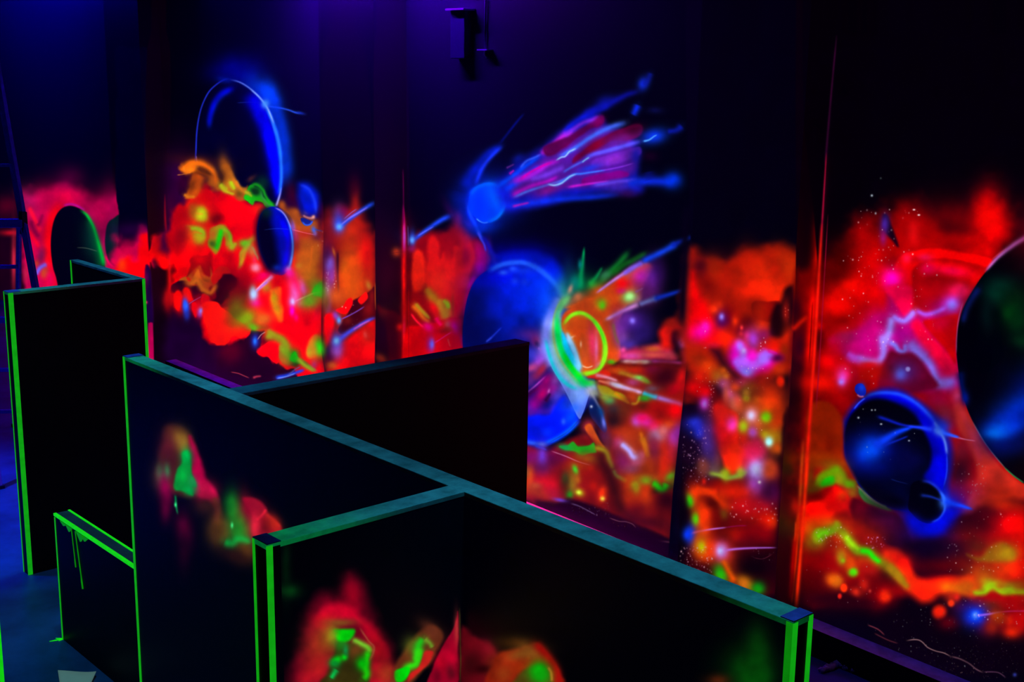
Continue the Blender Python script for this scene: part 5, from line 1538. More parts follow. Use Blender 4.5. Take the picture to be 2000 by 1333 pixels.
b 1408.2 1119.3 6.8 9.3 -15 20b808 1
s 5.9 5.1 e85000 .9 2 1411.2 1093.8 1421.8 1115 1434.5 1136.2
b 1453.6 1140.5 9.3 9.3 0 e07010 .9
b 1479 1149.8 7.6 6.8 0 10980c .9
d 90 90 1.7 c090a0 1328.5 1068.4 1392.1 1119.3
d 91 90 1.7 b080b0 1332.7 835.1 1387.9 941.2
d 92 60 1.7 e0a0b0 1426 979.3 1519.3 1017.5
s 6.4 3 2c7828 .9 2 1676.7 955.5 1695.8 978.8 1717 989.4 1742.4 997.9
s 0.8 0.8 707068 .7 2 1674.6 949.1 1700 976.7 1733.9 993.6
b 1687.3 1000 25.5 17 20 5a0014 .7
b 1733.9 1021.2 38.2 25.5 20 34042c .8
b 1700 1042.4 38.2 21.2 30 8c1000 .7
b 1746.7 978.8 33.9 12.7 15 000006 .95
s 14.4 14.4 0008d8 .7 2 1772.1 1006.4 1797.6 1031.8 1823 1036.1 1852.7 1017 1863.4 991.5
b 1814.6 1067.9 63.6 15.3 0 08001a .7
s 12.7 11 7c8c04 .75 2 1585.5 1059.4 1602.4 1044.6 1630 1031.8 1651.2 1046.7 1672.4 1072.1 1697.9 1080.6 1719.1 1097.6 1744.6 1116.7 1767.9 1142.1
s 5.5 5.5 70d008 1 2 1596.1 1050.9 1606.7 1042.4 1619.4 1040.3
s 5.1 5.1 90c808 1 2 1651.2 1046.7 1663.9 1063.6 1678.8 1076.4
s 5.5 4.7 20e000 1 2 1678.8 1076.4 1695.8 1078.5 1706.4 1089.1 1720.4 1100.1
s 6.8 5.1 b07808 .8 2 1729.7 1106.1 1746.7 1118.8 1763.6 1140
b 1642.7 1091.2 6.8 11 -10 a08008 .9
b 1647.4 1095.9 3.8 3.8 0 80d008 1
b 1659.7 1101.8 8.5 12.7 -10 e84800 .9
b 1666.1 1117.5 5.9 5.5 0 50e000 1 3
b 1627.9 1133.7 11 8.5 25 e86404 .95
b 1729.7 1166.3 18.7 17 0 b00000 .8
b 1729.7 1166.3 9.3 9.3 0 ff2800 1 3
b 1648.2 1150.2 4.7 5.5 0 ff3000 1 4
b 1639.8 1165.5 3 3.8 0 ff2010 1 4
b 1988.5 1029.7 29.7 21.2 0 ff0000 .9
b 1967.3 1080.6 18.7 14.4 -20 a08c08 .7
b 1933.4 1144.3 17 6.8 -20 90c808 .8
b 1967.3 1152.7 25.5 5.1 0 90c808 .8
d 93 60 1.3 f0c0e0 1593.9 1029.7 1657.6 1063.6
d 94 40 1.3 e090f0 1691.5 1046.7 1729.7 1072.1
b 1408 1077 9 11 0 d080f0 .9
b 1407 1077 4.5 5.5 0 c4bcff 1
b 1468 812 11 12 0 f09cc0 .9
b 1467 812 5.5 6.5 0 dcd4ff 1
b 1430 830 9 11 0 ff30b0 .95
b 1452 834 8 10 0 a0c010 .9
b 1470 845 7 8 0 c050d0 .9
b 1496 815 8 8 0 80e000 1
b 1502 864 6 7 0 a0f0f0 1
s 1.5 2.5 300428 .9 2 1634 70 1622 200 1612 320
s 1.6 2.4 a00830 .9 2 1614 300 1608 400 1603 480
s 3 4 f01408 .95 2 1605 440 1598 560 1591 680 1583 800 1574 930
s 4 4 e82404 .9 2 1578 880 1570 1000 1562 1100 1555 1185
s 1 1.4 90082c .8 2 1617 420 1609 560 1602 680 1594 800
s 1.2 2 500038 .9 2 787 330 788 380 788 440
w 5
b 2060 460 60 50 0 8c0010 .9
b 2230 560 90 160 0 980008 .9
b 2330 520 120 110 0 500004 .9
b 2280 760 110 150 0 c00808 .95
b 2420 800 130 160 0 700004 .9
b 2240 980 120 110 0 d02008 .95
b 2400 1020 140 110 0 a01804 .9
b 2540 960 110 160 0 300004 .9
b 2160 1080 110 60 0 d83000 .9
b 2330 1150 140 60 0 b83c04 .9
b 2500 1180 120 60 0 601804 .9
b 2120 1180 90 50 0 a00c04 .9
b 2600 700 140 400 0 000004 .8
b 2480 460 160 120 0 000004 .7
s 16 12 88b008 .9 2 2000 1150 2060 1165 2120 1150 2190 1180 2260 1170 2330 1210
s 8 6 a060e8 .9 2 2230 640 2270 690 2260 740 2310 790 2350 780
b 2230 640 14 16 0 9070ff .9
b 2360 930 22 24 0 a0b010 .8
b 2300 620 16 18 0 ff20a0 .9
b 2420 900 12 14 0 f04010 .9
w 0
p 1.2 0 000006 1 2012 464 2040 452 2080 452 2120 470 2160 515 2185 580 2196 660 2190 750 2170 830 2140 890 2100 935 2060 955 2010 950 2004 900 2003 800 2003 700 2003 600 2004 520
b 2080 640 60 90 0 00200c .8
b 2030 760 50 40 0 000c60 .9
b 2010 795 46 22 -15 0040e0 .9
b 2010 810 40 30 0 0010a0 .6
d 95 80 2 e0c0d0 2010 400 2500 1250
s 6.8 9.1 7c84ff .85 2 1094.3 581.7 1074.5 615.9 1065.4 653.9 1066.9 691.8
b 1072.6 589.3 19 22.8 0 0a50ff .5
s 3.8 3.8 18c8d8 .9 2 1065.4 663.3 1074.5 699.4 1089.7 733.5 1109.4 752.5 1128.4 760.1
s 2.7 2.7 90a860 .8 2 1099.6 581 1084.4 612.1 1080.6 650.1 1088.2 688 1105.6 718.4 1132.2 749.5
s 3.4 5.3 40b080 .95 2 1109.4 581.7 1095 596.9 1088.2 615.9 1088.2 634.9
s 4.9 5.7 00dc50 1 2 1088.2 619.7 1088.9 653.9 1098.8 688 1116.3 718.4 1139 744.9 1158.8 752.5
s 3.4 4.6 00e010 1 2 1101.1 691.8 1117.8 719.1 1135.2 738.1
s 3.8 5.3 00c8f8 1 2 1097.3 648.2 1106.4 676.6 1120.1 699.4 1136 720.3
s 4.6 6.8 84ccff .95 2 1105.6 648.2 1117.8 672.8 1126.9 699.4 1132.2 724.1
p 6.1 1.5 c44404 .95 1105.6 642.5 1120.1 625.4 1139 621.6 1159.9 634.9 1173.2 661.4 1176.2 688 1169.4 707 1154.2 720.3 1140.9 718.4 1137.1 691.8 1131.4 672.8 1120.1 653.9
b 1135.2 646.3 16.7 16.7 0 c83c00 .8
b 1157.2 670.9 8.3 31.9 -4 d82c58 .95
b 1164.8 680.4 3.4 22.8 0 e060a0 .8
b 1142.8 688 6.1 22.8 0 c04818 .9
s 3.8 4.2 84e410 1 2.6 1101.1 632.6 1114.4 617.4 1133.3 611.3 1154.2 621.6 1173.2 646.3 1182.7 672.8 1181.5 699.4 1169.4 722.2 1150.4 729.8 1130.7 729.8
s 2.7 2.7 50e010 1 2 1159.9 625.4 1173.9 648.2 1181.5 672.8
s 1.5 1.5 e0b090 .8 2 1137.1 715.3 1147.4 718.4 1158 715.3
b 1134.5 672.8 1.9 5.3 0 e0a890 .8
b 1123.9 585.5 19 7.6 -30 b86030 .7
b 1101.1 589.3 9.1 15.2 30 60b060 .8
s 4.6 3 f0a0c0 .8 2 1161.8 732.8 1184.6 737.3 1207.3 744.9
s 15 10.7 0000d0 .75 2 479.3 180.4 502.5 214.3 517.9 253.6 528.6 300 537.1 350 540 371.4
s 10 7.9 0000ff .95 2 502.5 212.5 522.9 257.1 533.6 300 540.7 346.4 540 371.4
s 10.7 12.1 0030e0 .65 2 502.5 167.9 531.1 191.1 550 242.9 558.6 292.9 558.6 350
s 3.2 3.6 2070ff .95 2 518.6 205.4 534.6 242.9 545.4 282.1 549.3 321.4 548.9 357.1 544.3 378.6
s 1.8 1.8 80a0ff .95 2 490 175 507.9 191.1 522.1 210.7 534.6 241.1
b 457.9 142.9 42.9 17.9 0 0000b8 .45
s 4.6 5.7 0000c8 .7 2 407.1 246.4 414.3 208.9 430 184.3 457.9 171.4
b 518.6 201.8 5.7 7.1 30 50a0ff .9
b 525.7 180.4 12.9 17.9 -20 0040ff .7
b 602.5 375 12.1 14.3 -10 0020e8 .6
s 3.2 3.2 2040ff .7 2 586.4 360.7 604.3 371.4 615 396.4 616.8 417.9
"""
PCHART="""
w 0.8
p 10.5 2.6 5a2010 .8 322.5 839.4 348.7 836.7 369.7 852.5 380.2 884 385.5 926 375 968 338.2 962.7 309.4 936.5 312 899.7
b 348.7 857.7 15.7 18.4 0 7c5814 .95
b 356.6 868.2 10.5 15.7 0 88681c .8
b 327.7 878.7 15.7 28.9 0 50101c .8
p 6.3 1.3 b0003c .97 369.7 852.5 382.9 876.1 393.4 902.4 401.2 933.9 411.7 947 424.9 968 427.5 994.2 406.5 978.5 388.1 968 377.6 947 377.6 905
b 385.5 931.2 10.5 28.9 -10 c80044 .9
b 398.6 957.5 18.4 15.7 0 d01044 .95
b 317.2 931.2 15.7 23.6 0 4c2c24 .9
b 312 923.4 6.3 13.1 0 306038 .8
b 325.6 920.7 5.2 11.5 0 388048 .95
b 322.5 954.9 10.5 23.6 -10 8c0040 .9
b 322.5 994.2 8.9 21 0 500024 .9
p 3.7 1 08882c 1 343.5 920.7 354 905 356.6 884 367.1 881.4 372.4 899.7 375 926 382.9 949.6 375 952.2 376.3 968 359.2 960.1 340.9 954.9
b 364.5 891.9 9.4 13.1 0 00b848 1
b 356.6 928.6 7.9 15.7 0 04a838 .9
b 371 957.5 10.5 9.4 20 00b448 .95
b 376.3 941.7 6.8 11.5 -20 209850 .9
s 2.6 2.1 00783c .9 2 342.2 968 343 983.7 346.1 1004.7
b 342.4 986.9 2.1 3.7 0 30e080 1
b 359.2 1033.6 13.1 26.2 -10 500024 .9
b 359.2 1078.2 10.5 28.9 0 200010 .8
b 406.5 989 23.6 15.7 0 34180c .8
s 7.9 10.5 642418 .95 2 417 970.6 424.9 994.2 424.9 1017.8 432.7 1033.6
b 438 1036.2 21 23.6 20 6c4814 .95
b 422.2 1036.2 15.7 23.6 0 402408 .8
b 448.5 983.7 13.1 15.7 0 063810 .9
b 456.4 996.9 12.1 28.9 -5 088820 .95
b 477.3 1023.1 15.7 34.1 -10 6c6018 .95
p 4.2 1.3 a81028 .95 474.7 973.2 495.7 973.2 514.1 986.4 527.2 1007.3 548.2 1031 550.8 1052 506.2 1062.5 493.1 1044.1 490.5 1010 480 989
b 482.6 999.5 10.5 28.9 -10 900024 .9
b 501 991.6 15.7 13.1 30 7c0820 .8
s 3.7 3.1 e81c38 .95 2 501 1017.8 514.1 1004.7 519.3 994.2
s 3.7 3.1 c02424 .9 2 519.3 1004.7 532.5 1017.8 548.2 1031
b 519.3 1025.7 15.7 15.7 0 5c0810 .95
b 498.3 1033.6 9.4 23.6 0 d01c34 .9
b 535.1 1023.1 10.5 18.4 -30 a82010 .8
b 464.2 1036.2 15.7 23.6 0 18801c .9
s 8.9 7.9 08a038 1 2 438 1057.2 453.7 1062.5 464.2 1054.6 480 1057.2 487.8 1065.1
b 452.2 1027 2.4 4.7 0 40f080 1
b 480 1078.2 18.4 15.7 20 6c4010 .9
b 464.2 1088.7 28.9 13.1 20 280c08 .8
w 0.8
p 22.8 3.8 78001c .9 606.4 1193.9 631.1 1161.6 661.5 1159.7 684.2 1127.4 703.2 1146.4 716.5 1186.3 739.3 1231.8 758.3 1279.3 764 1345.7 578 1345.7 587.4 1269.8
p 11.4 2.7 c00024 1 623.5 1197.7 646.3 1182.5 672.9 1178.7 691.8 1186.3 707 1209.1 726 1224.2 745 1254.6 756.4 1288.8 760.2 1345.7 722.2 1345.7 726 1269.8 703.2 1224.2 661.5 1211 642.5 1224.2 619.7 1224.2
b 688 1163.5 15.2 24.7 -10 98001c .9
b 634.9 1212.9 20.9 11.4 0 b8001c .9
b 737.4 1269.8 17.1 32.3 -20 9c0814 .9
b 745 1317.2 20.9 17.1 0 a82018 .9
b 625.4 1260.3 24.7 34.2 10 a83018 .95
b 619.7 1304 20.9 24.7 30 c01c1c .9
b 598.8 1326.7 20.9 11.4 -40 b81020 .95
b 646.3 1243.2 15.2 20.9 0 a07818 .9
b 665.3 1216.6 24.7 6.5 0 84481c .95
p 5.7 1.5 302808 1 661.5 1258.4 688 1256.5 710.8 1262.2 720.3 1285 718.4 1317.2 710.8 1345.7 627.3 1345.7 642.5 1307.7 652 1279.3
b 695.6 1271.7 17.1 13.3 0 6c3814 .9
b 665.3 1256.5 11.4 15.2 0 188818 .9
p 4.6 1.1 00d808 1 652 1231.8 669.1 1229.9 691.8 1230.9 691.8 1241.3 682.3 1250.8 669.1 1254.6 657.7 1250.8
b 652 1239.4 7.6 11.4 0 88a01c .8
s 5.7 6.8 70b828 1 2 688 1248.9 703.2 1256.5 718.4 1266 722.2 1277.4
s 7.6 7.6 20d808 1 2 720.3 1271.7 716.5 1288.8 714.6 1304 716.5 1319.1 708.9 1328.6
b 707 1296.4 9.5 11.4 0 00c808 .95
b 658 1289.7 9.5 6.5 -25 00f010 1
b 653.9 1296.4 9.5 7.6 0 089030 .9
b 672.9 1284 4.9 5.3 -20 00f010 1
b 675.7 1271.7 4.6 9.5 0 109040 .95
s 6.5 4.6 08a840 .95 2 657.7 1307.7 652 1317.2 646.3 1326.7
s 1.9 1.9 a04830 .8 2 703.2 1228 718.4 1250.8 729.8 1264.1 727.9 1279.3 720.3 1292.6
b 564.7 1154 17.1 11.4 0 043c10 .8
b 559 1108.5 7.6 49.3 0 021c0a .7
w 0.8
p 5.7 1.5 6c2c14 .97 770.4 1302 789.4 1271.6 812.2 1241.2 831.2 1226 846.4 1222.2 861.6 1233.6 865.4 1248.8 854 1271.6 846.4 1286.8 827.4 1309.6 797 1340 762.8 1340
b 842.6 1231.7 20.9 11.4 40 70301c .9
b 808.4 1264 15.2 17.1 -35 586018 .95
s 8.4 7.6 20c818 1 2 827.4 1246.9 817.9 1262.1 816 1279.2 814.1 1294.4
s 7.6 8.4 30d810 1 2 819.8 1265.9 817.9 1283 812.2 1298.2 797 1303.9 787.5 1313.4
s 5.7 4.6 78a828 .95 2 829.3 1248.8 838.8 1256.4 844.5 1265.9
p 3 1 00dc08 1 770.4 1313.4 783.7 1305.8 798.9 1305.8 797 1321 785.6 1332.4 772.3 1330.5
p 3 1 c01c18 .95 827.4 1275.4 838.8 1271.6 846.4 1275.4 835 1298.2 816 1317.2 797 1332.4 802.7 1317.2 819.8 1302
b 757.1 1317.2 11.4 17.1 0 983018 .9
p 2.7 0.8 a00024 1 894.9 1199.4 892 1207 884.4 1229.8 873 1248.8 861.6 1267.8 852.1 1286.8 842.6 1313.4 835 1340 893 1340 894.9 1271.6
b 892 1233.6 4.6 26.6 0 b83030 .9
b 880.6 1281.1 11.4 20.9 0 c00028 .9
b 861.6 1298.2 11.4 17.1 0 a8001c .9
b 880.6 1313.4 7.6 13.3 0 5c0818 .8
b 854 1321 7.6 15.2 0 600018 .7
p 7.6 1.5 5a0410 1 901.5 1229.8 922.4 1241.2 941.4 1248.8 960.4 1264 971.8 1286.8 975.6 1340 901.5 1340
b 922.4 1298.2 20.9 20.9 0 2c0408 .9
b 956.6 1271.6 11.4 20.9 -30 74081c .8
b 964.2 1305.8 13.3 24.7 0 882010 .9
b 941.4 1307.7 17.1 7.6 0 1c0004 .9
p 5.7 1.5 881808 1 975.6 1275.4 1006 1267.8 1044 1256.4 1063 1271.6 1082 1294.4 1091.5 1313.4 1095.3 1340 956.6 1340 960.4 1302
b 1006 1256.4 30.4 11.4 0 3c2008 .9
b 1021.2 1279.2 30.4 11.4 -10 7c4414 .95
b 1036.4 1271.6 20.9 11.4 30 8c5018 .8
s 9.5 7.6 a00808 .95 2 1044 1256.4 1063 1275.4 1082 1298.2 1091.5 1321 1093.4 1340
b 1013.6 1305.8 20.9 11.4 -20 a02808 .9
b 983.2 1317.2 15.2 15.2 0 983810 .9
p 5.7 1.1 4c3c0c 1 1009.8 1324.8 1025 1307.7 1044 1302 1063 1302 1076.3 1321 1078.2 1340 1006 1340
b 1053.5 1309.6 17.1 15.2 0 04a008 1
b 1055.4 1321 15.2 13.3 0 08a40c .9
s 3 3 a07020 .8 2 1070.6 1303.9 1076.3 1313.4 1078.2 1332.4
s 1 1 3a3410 .9 2 898.1 1188 898.8 1226 899.6 1283 899.2 1340
b 1480.8 1273.6 19.5 42.2 0 043808 .9
b 1461.3 1306.1 39 35.7 0 044808 .8
b 1402.9 1328.8 19.5 9.7 0 501c08 .8
b 1474.3 1328.8 26 19.5 0 044c08 .9
"""
import bpy, bmesh, math, random
from mathutils import Vector, Matrix
S=bpy.context.scene
COL=S.collection
# ---------------------------------------------------------------- survey of the place
# X runs from the camera towards the mural wall, Y along it (away to the left), Z up. Metres.
EYE=np.array([0,0,3.5017]);FPX=2462.04;PITCH=.212997;YAW=.732098;ROLL=.0140306
def _axes():
    cy,sy=math.cos(YAW),math.sin(YAW);cp,sp=math.cos(PITCH),math.sin(PITCH);cr,sr=math.cos(ROLL),math.sin(ROLL)
    P=np.array([[1,0,0],[0,cp,-sp],[0,sp,cp]]);R=np.array([[cr,-sr,0],[sr,cr,0],[0,0,1]]);M=R@P
    return np.array([M@np.array([cy,0,sy]),M@np.array([-sy,0,cy]),M@np.array([0,-1,0])])
AX=_axes()
def chart_uv(P):                 # wall point (n,3) -> place on the painter's chart
    q=(P-EYE)@AX
    return 1000+FPX*q[:,0]/q[:,2],666.5+FPX*q[:,1]/q[:,2]
def wall_x(y,off=0.): return 6.274+(y-3.097)*.02875-off     # face of the mural wall, off = distance in front of it

# ---------------------------------------------------------------- helpers
def link(name,me,parent=None):
    o=bpy.data.objects.new(name,me);COL.objects.link(o)
    if parent is not None:o.parent=parent
    return o
def tag(o,label=None,cat=None,group=None,kind=None):
    if label:o['label']=label
    if cat:o['category']=cat
    if group:o['group']=group
    if kind:o['kind']=kind
    return o
def thing(name,label,cat,loc=(0,0,0),rz=0,group=None):
    o=link(name,None);o.location=loc;o.rotation_euler=(0,0,rz)
    o.empty_display_size=.2
    return tag(o,label,cat,group)
def bm_box(bm,x0,x1,y0,y1,z0,z1,mi=0):
    v=[bm.verts.new((x,y,z)) for x in (x0,x1) for y in (y0,y1) for z in (z0,z1)]
    F={'-x':(0,1,3,2),'+x':(4,6,7,5),'-y':(0,4,5,1),'+y':(2,3,7,6),'-z':(0,2,6,4),'+z':(1,5,7,3)}
    out={}
    for k,f in F.items():
        fc=bm.faces.new([v[i] for i in f]);fc.material_index=mi;out[k]=fc
    return out
def bm_beam(bm,a,b,w,d,up=(0,0,1),mi=0):       # rectangular bar from a to b, w wide, d deep
    a=Vector(a);b=Vector(b);t=(b-a).normalized();u=Vector(up)
    s=t.cross(u)
    if s.length<1e-4:s=t.cross(Vector((1,0,0)))
    s.normalize();n=s.cross(t).normalized();V=[]
    for p in (a,b):
        for i,j in ((-1,-1),(1,-1),(1,1),(-1,1)):V.append(bm.verts.new(p+s*(w/2*i)+n*(d/2*j)))
    for f in ((0,3,2,1),(4,5,6,7),(0,1,5,4),(1,2,6,5),(2,3,7,6),(3,0,4,7)):
        bm.faces.new([V[i] for i in f]).material_index=mi
def bm_tube(bm,pts,r,seg=8,mi=0):
    pts=[Vector(p) for p in pts];rings=[]
    for i,p in enumerate(pts):
        t=(pts[min(i+1,len(pts)-1)]-pts[max(i-1,0)]).normalized()
        s=t.cross(Vector((0,0,1)));s=s.normalized() if s.length>1e-4 else Vector((1,0,0));n=s.cross(t)
        rr=r[i] if isinstance(r,(list,tuple)) else r
        rings.append([bm.verts.new(p+s*rr*math.cos(2*math.pi*k/seg)+n*rr*math.sin(2*math.pi*k/seg)) for k in range(seg)])
    for a,b in zip(rings,rings[1:]):
        for k in range(seg):
            f=bm.faces.new((a[k],a[(k+1)%seg],b[(k+1)%seg],b[k]));f.smooth=True;f.material_index=mi
    bm.faces.new(rings[0]);bm.faces.new(rings[-1][::-1])
def obj(name,bm,mats,parent=None,bevel=0):
    bmesh.ops.recalc_face_normals(bm,faces=bm.faces)
    me=bpy.data.meshes.new(name);bm.to_mesh(me);bm.free()
    for m in (mats if isinstance(mats,(list,tuple)) else [mats]):me.materials.append(m)
    o=link(name,me,parent)
    if bevel:
        b=o.modifiers.new('bevel','BEVEL');b.width=bevel;b.segments=2;b.limit_method='ANGLE'
    return o
def box(name,x0,x1,y0,y1,z0,z1,mat,parent=None,bevel=0):
    bm=bmesh.new();bm_box(bm,x0,x1,y0,y1,z0,z1);return obj(name,bm,mat,parent,bevel)

# ---------------------------------------------------------------- materials
def lin(h):
    c=[int(h[i:i+2],16)/255 for i in (0,2,4)]
    return tuple((x/12.92 if x<=.04045 else ((x+.055)/1.055)**2.4) for x in c)+(1,)
def surf(name,col,rough=.6,spec=.3,metal=0,var=0.,scale=8,bump=0.,dark=None):
    m=bpy.data.materials.new(name);m.use_nodes=True;nt=m.node_tree;b=nt.nodes['Principled BSDF']
    b.inputs['Base Color'].default_value=col;b.inputs['Roughness'].default_value=rough
    b.inputs['Specular IOR Level'].default_value=spec;b.inputs['Metallic'].default_value=metal
    if var or bump:
        tc=nt.nodes.new('ShaderNodeTexCoord');nz=nt.nodes.new('ShaderNodeTexNoise')
        nz.inputs['Scale'].default_value=scale;nz.inputs['Detail'].default_value=6;nz.inputs['Roughness'].default_value=.65
        nt.links.new(tc.outputs['Object'],nz.inputs['Vector'])
        if var:
            rp=nt.nodes.new('ShaderNodeValToRGB')
            d=dark or tuple(c*(1-var) for c in col[:3])+(1,)
            rp.color_ramp.elements[0].position=.36;rp.color_ramp.elements[0].color=d
            rp.color_ramp.elements[1].position=.64;rp.color_ramp.elements[1].color=col
            nt.links.new(nz.outputs['Fac'],rp.inputs['Fac']);nt.links.new(rp.outputs['Color'],b.inputs['Base Color'])
        if bump:
            bp=nt.nodes.new('ShaderNodeBump');bp.inputs['Strength'].default_value=bump;bp.inputs['Distance'].default_value=.01
            nt.links.new(nz.outputs['Fac'],bp.inputs['Height']);nt.links.new(bp.outputs['Normal'],b.inputs['Normal'])
    return m
def fluor(name,h,k=1.,var=.25,scale=30):       # fluorescent tape: gives off its own light under the UV lamps
    c=lin(h);m=surf(name,tuple(x*.5 for x in c[:3])+(1,),.5,.2);nt=m.node_tree;b=nt.nodes['Principled BSDF']
    tc=nt.nodes.new('ShaderNodeTexCoord');nz=nt.nodes.new('ShaderNodeTexNoise');nz.inputs['Scale'].default_value=scale
    mp=nt.nodes.new('ShaderNodeMapRange');mp.inputs['To Min'].default_value=k*(1-var);mp.inputs['To Max'].default_value=k*(1+var)
    nt.links.new(tc.outputs['Object'],nz.inputs['Vector']);nt.links.new(nz.outputs['Fac'],mp.inputs['Value'])
    nt.links.new(mp.outputs['Result'],b.inputs['Emission Strength']);b.inputs['Emission Color'].default_value=c
    return m
def lampmat(name,col,k):
    m=surf(name,(.1,.1,.1,1),.4);b=m.node_tree.nodes['Principled BSDF']
    b.inputs['Emission Color'].default_value=col;b.inputs['Emission Strength'].default_value=k
    return m
def sample(img,u,v):
    x=np.clip(u-CX0,0,CW-1.001);y=np.clip(v-CY0,0,CH-1.001)
    xi=x.astype(int);yi=y.astype(int);fx=(x-xi)[:,None];fy=(y-yi)[:,None]
    return (img[yi,xi]*(1-fx)+img[yi,xi+1]*fx)*(1-fy)+(img[yi+1,xi]*(1-fx)+img[yi+1,xi+1]*fx)*fy
def painted(name,canvas,o,s,t,step,ground,rough=.45,fade=None):
    """Fluorescent airbrush paint for one flat face: o corner, s and t its two edges (metres). The chart is transferred
    to the face in the face's own coordinates, as the painter did from his sketch."""
    o,s,t=(np.array(v,float) for v in (o,s,t))
    w=max(8,int(np.linalg.norm(s)/step));h=max(8,int(np.linalg.norm(t)/step))
    a,b=np.meshgrid((np.arange(w)+.5)/w,(np.arange(h)+.5)/h)
    P=o+a.reshape(-1,1)*s+b.reshape(-1,1)*t
    u,v=chart_uv(P);c=sample(canvas,u,v)
    px=np.ones((w*h,4),np.float32);px[:,:3]=np.clip(c,0,1)
    im=bpy.data.images.new(name+'_pigment',w,h);im.pixels.foreach_set(px.ravel());im.update();im.pack()
    m=surf(name,ground,rough,.25);nt=m.node_tree;bs=nt.nodes['Principled BSDF']
    tx=nt.nodes.new('ShaderNodeTexImage');tx.image=im;tx.extension='EXTEND'
    uv=nt.nodes.new('ShaderNodeUVMap');uv.uv_map='face';nt.links.new(uv.outputs['UV'],tx.inputs['Vector'])
    # pigment: coloured body plus its fluorescence, slightly uneven like a rolled wall
    tc=nt.nodes.new('ShaderNodeTexCoord');nz=nt.nodes.new('ShaderNodeTexNoise');nz.inputs['Scale'].default_value=26;nz.inputs['Detail'].default_value=5
    mp=nt.nodes.new('ShaderNodeMapRange');mp.inputs['To Min'].default_value=.9;mp.inputs['To Max'].default_value=1.1
    nt.links.new(tc.outputs['Object'],nz.inputs['Vector']);nt.links.new(nz.outputs['Fac'],mp.inputs['Value'])
    nt.links.new(mp.outputs['Result'],bs.inputs['Emission Strength']);nt.links.new(tx.outputs['Color'],bs.inputs['Emission Color'])
    mx=nt.nodes.new('ShaderNodeMix');mx.data_type='RGBA';mx.blend_type='ADD';mx.inputs[0].default_value=.12
    mx.inputs[6].default_value=ground;nt.links.new(tx.outputs['Color'],mx.inputs[7]);nt.links.new(mx.outputs[2],bs.inputs['Base Color'])
    bp=nt.nodes.new('ShaderNodeBump');bp.inputs['Strength'].default_value=.12;bp.inputs['Distance'].default_value=.004
    nt.links.new(nz.outputs['Fac'],bp.inputs['Height']);nt.links.new(bp.outputs['Normal'],bs.inputs['Normal'])
    return m
def face_uv(bm,fc,o,s,t):
    L=bm.loops.layers.uv.get('face') or bm.loops.layers.uv.new('face')
    o,s,t=Vector(o),Vector(s),Vector(t)
    for lp in fc.loops:
        d=lp.vert.co-o;lp[L].uv=(d.dot(s)/s.length_squared,d.dot(t)/t.length_squared)

BLACK=surf('black_wall_paint',(.022,.016,.05,1),.55,.25,var=.35,scale=3,bump=.1)
PANEL=surf('black_panel_paint',(.006,.006,.009,1),.5,.12,var=.4,scale=5,bump=.08)
CAPM=surf('worn_bare_timber',(.36,.40,.36,1),.75,.15,var=.5,scale=9,bump=.3)
CAPDARK=surf('dusty_dark_timber',(.10,.12,.16,1),.75,.15,var=.45,scale=9,bump=.3)
ENDM=surf('dark_blue_end_block',(.22,.10,.5,1),.6,.2,var=.4,scale=20)
CAPLOW=surf('grey_violet_board',(.12,.07,.075,1),.7,.15,var=.4,scale=9)
FLOORM=surf('blue_painted_concrete',(.05,.085,.22,1),.5,.3,var=.55,scale=1.7,bump=.15)
PLINTHM=surf('violet_grey_plinth_paint',(.5,.42,.9,1),.6,.2,var=.4,scale=8,bump=.2)
def plinth_pink():      # pink emission added along the back edge of the plinth, fading forward
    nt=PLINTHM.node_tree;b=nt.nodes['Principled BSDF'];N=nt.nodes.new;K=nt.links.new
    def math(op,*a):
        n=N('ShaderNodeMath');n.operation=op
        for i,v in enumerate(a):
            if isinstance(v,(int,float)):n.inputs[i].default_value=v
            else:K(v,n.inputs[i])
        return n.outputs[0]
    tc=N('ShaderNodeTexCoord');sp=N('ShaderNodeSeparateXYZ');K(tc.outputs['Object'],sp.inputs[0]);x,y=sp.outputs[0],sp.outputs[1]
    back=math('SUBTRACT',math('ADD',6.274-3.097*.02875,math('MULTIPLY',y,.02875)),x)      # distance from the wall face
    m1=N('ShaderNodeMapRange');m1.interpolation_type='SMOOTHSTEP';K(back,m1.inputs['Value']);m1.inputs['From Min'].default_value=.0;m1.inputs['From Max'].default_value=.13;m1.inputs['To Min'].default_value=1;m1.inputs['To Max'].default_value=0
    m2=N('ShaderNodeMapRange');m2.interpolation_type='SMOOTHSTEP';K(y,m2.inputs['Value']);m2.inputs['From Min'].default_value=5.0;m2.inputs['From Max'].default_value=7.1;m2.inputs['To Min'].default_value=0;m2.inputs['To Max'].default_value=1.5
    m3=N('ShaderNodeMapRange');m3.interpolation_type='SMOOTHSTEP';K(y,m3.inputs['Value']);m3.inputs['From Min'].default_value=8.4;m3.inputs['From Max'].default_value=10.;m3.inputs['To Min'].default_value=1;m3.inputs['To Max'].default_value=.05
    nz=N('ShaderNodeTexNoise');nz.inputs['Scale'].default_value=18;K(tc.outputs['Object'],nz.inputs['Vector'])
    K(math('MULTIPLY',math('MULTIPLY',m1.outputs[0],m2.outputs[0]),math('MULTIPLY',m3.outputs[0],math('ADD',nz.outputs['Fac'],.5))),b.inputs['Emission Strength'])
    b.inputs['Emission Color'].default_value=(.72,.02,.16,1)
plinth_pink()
GREEN=fluor('green_fluorescent_tape','0e9c12')
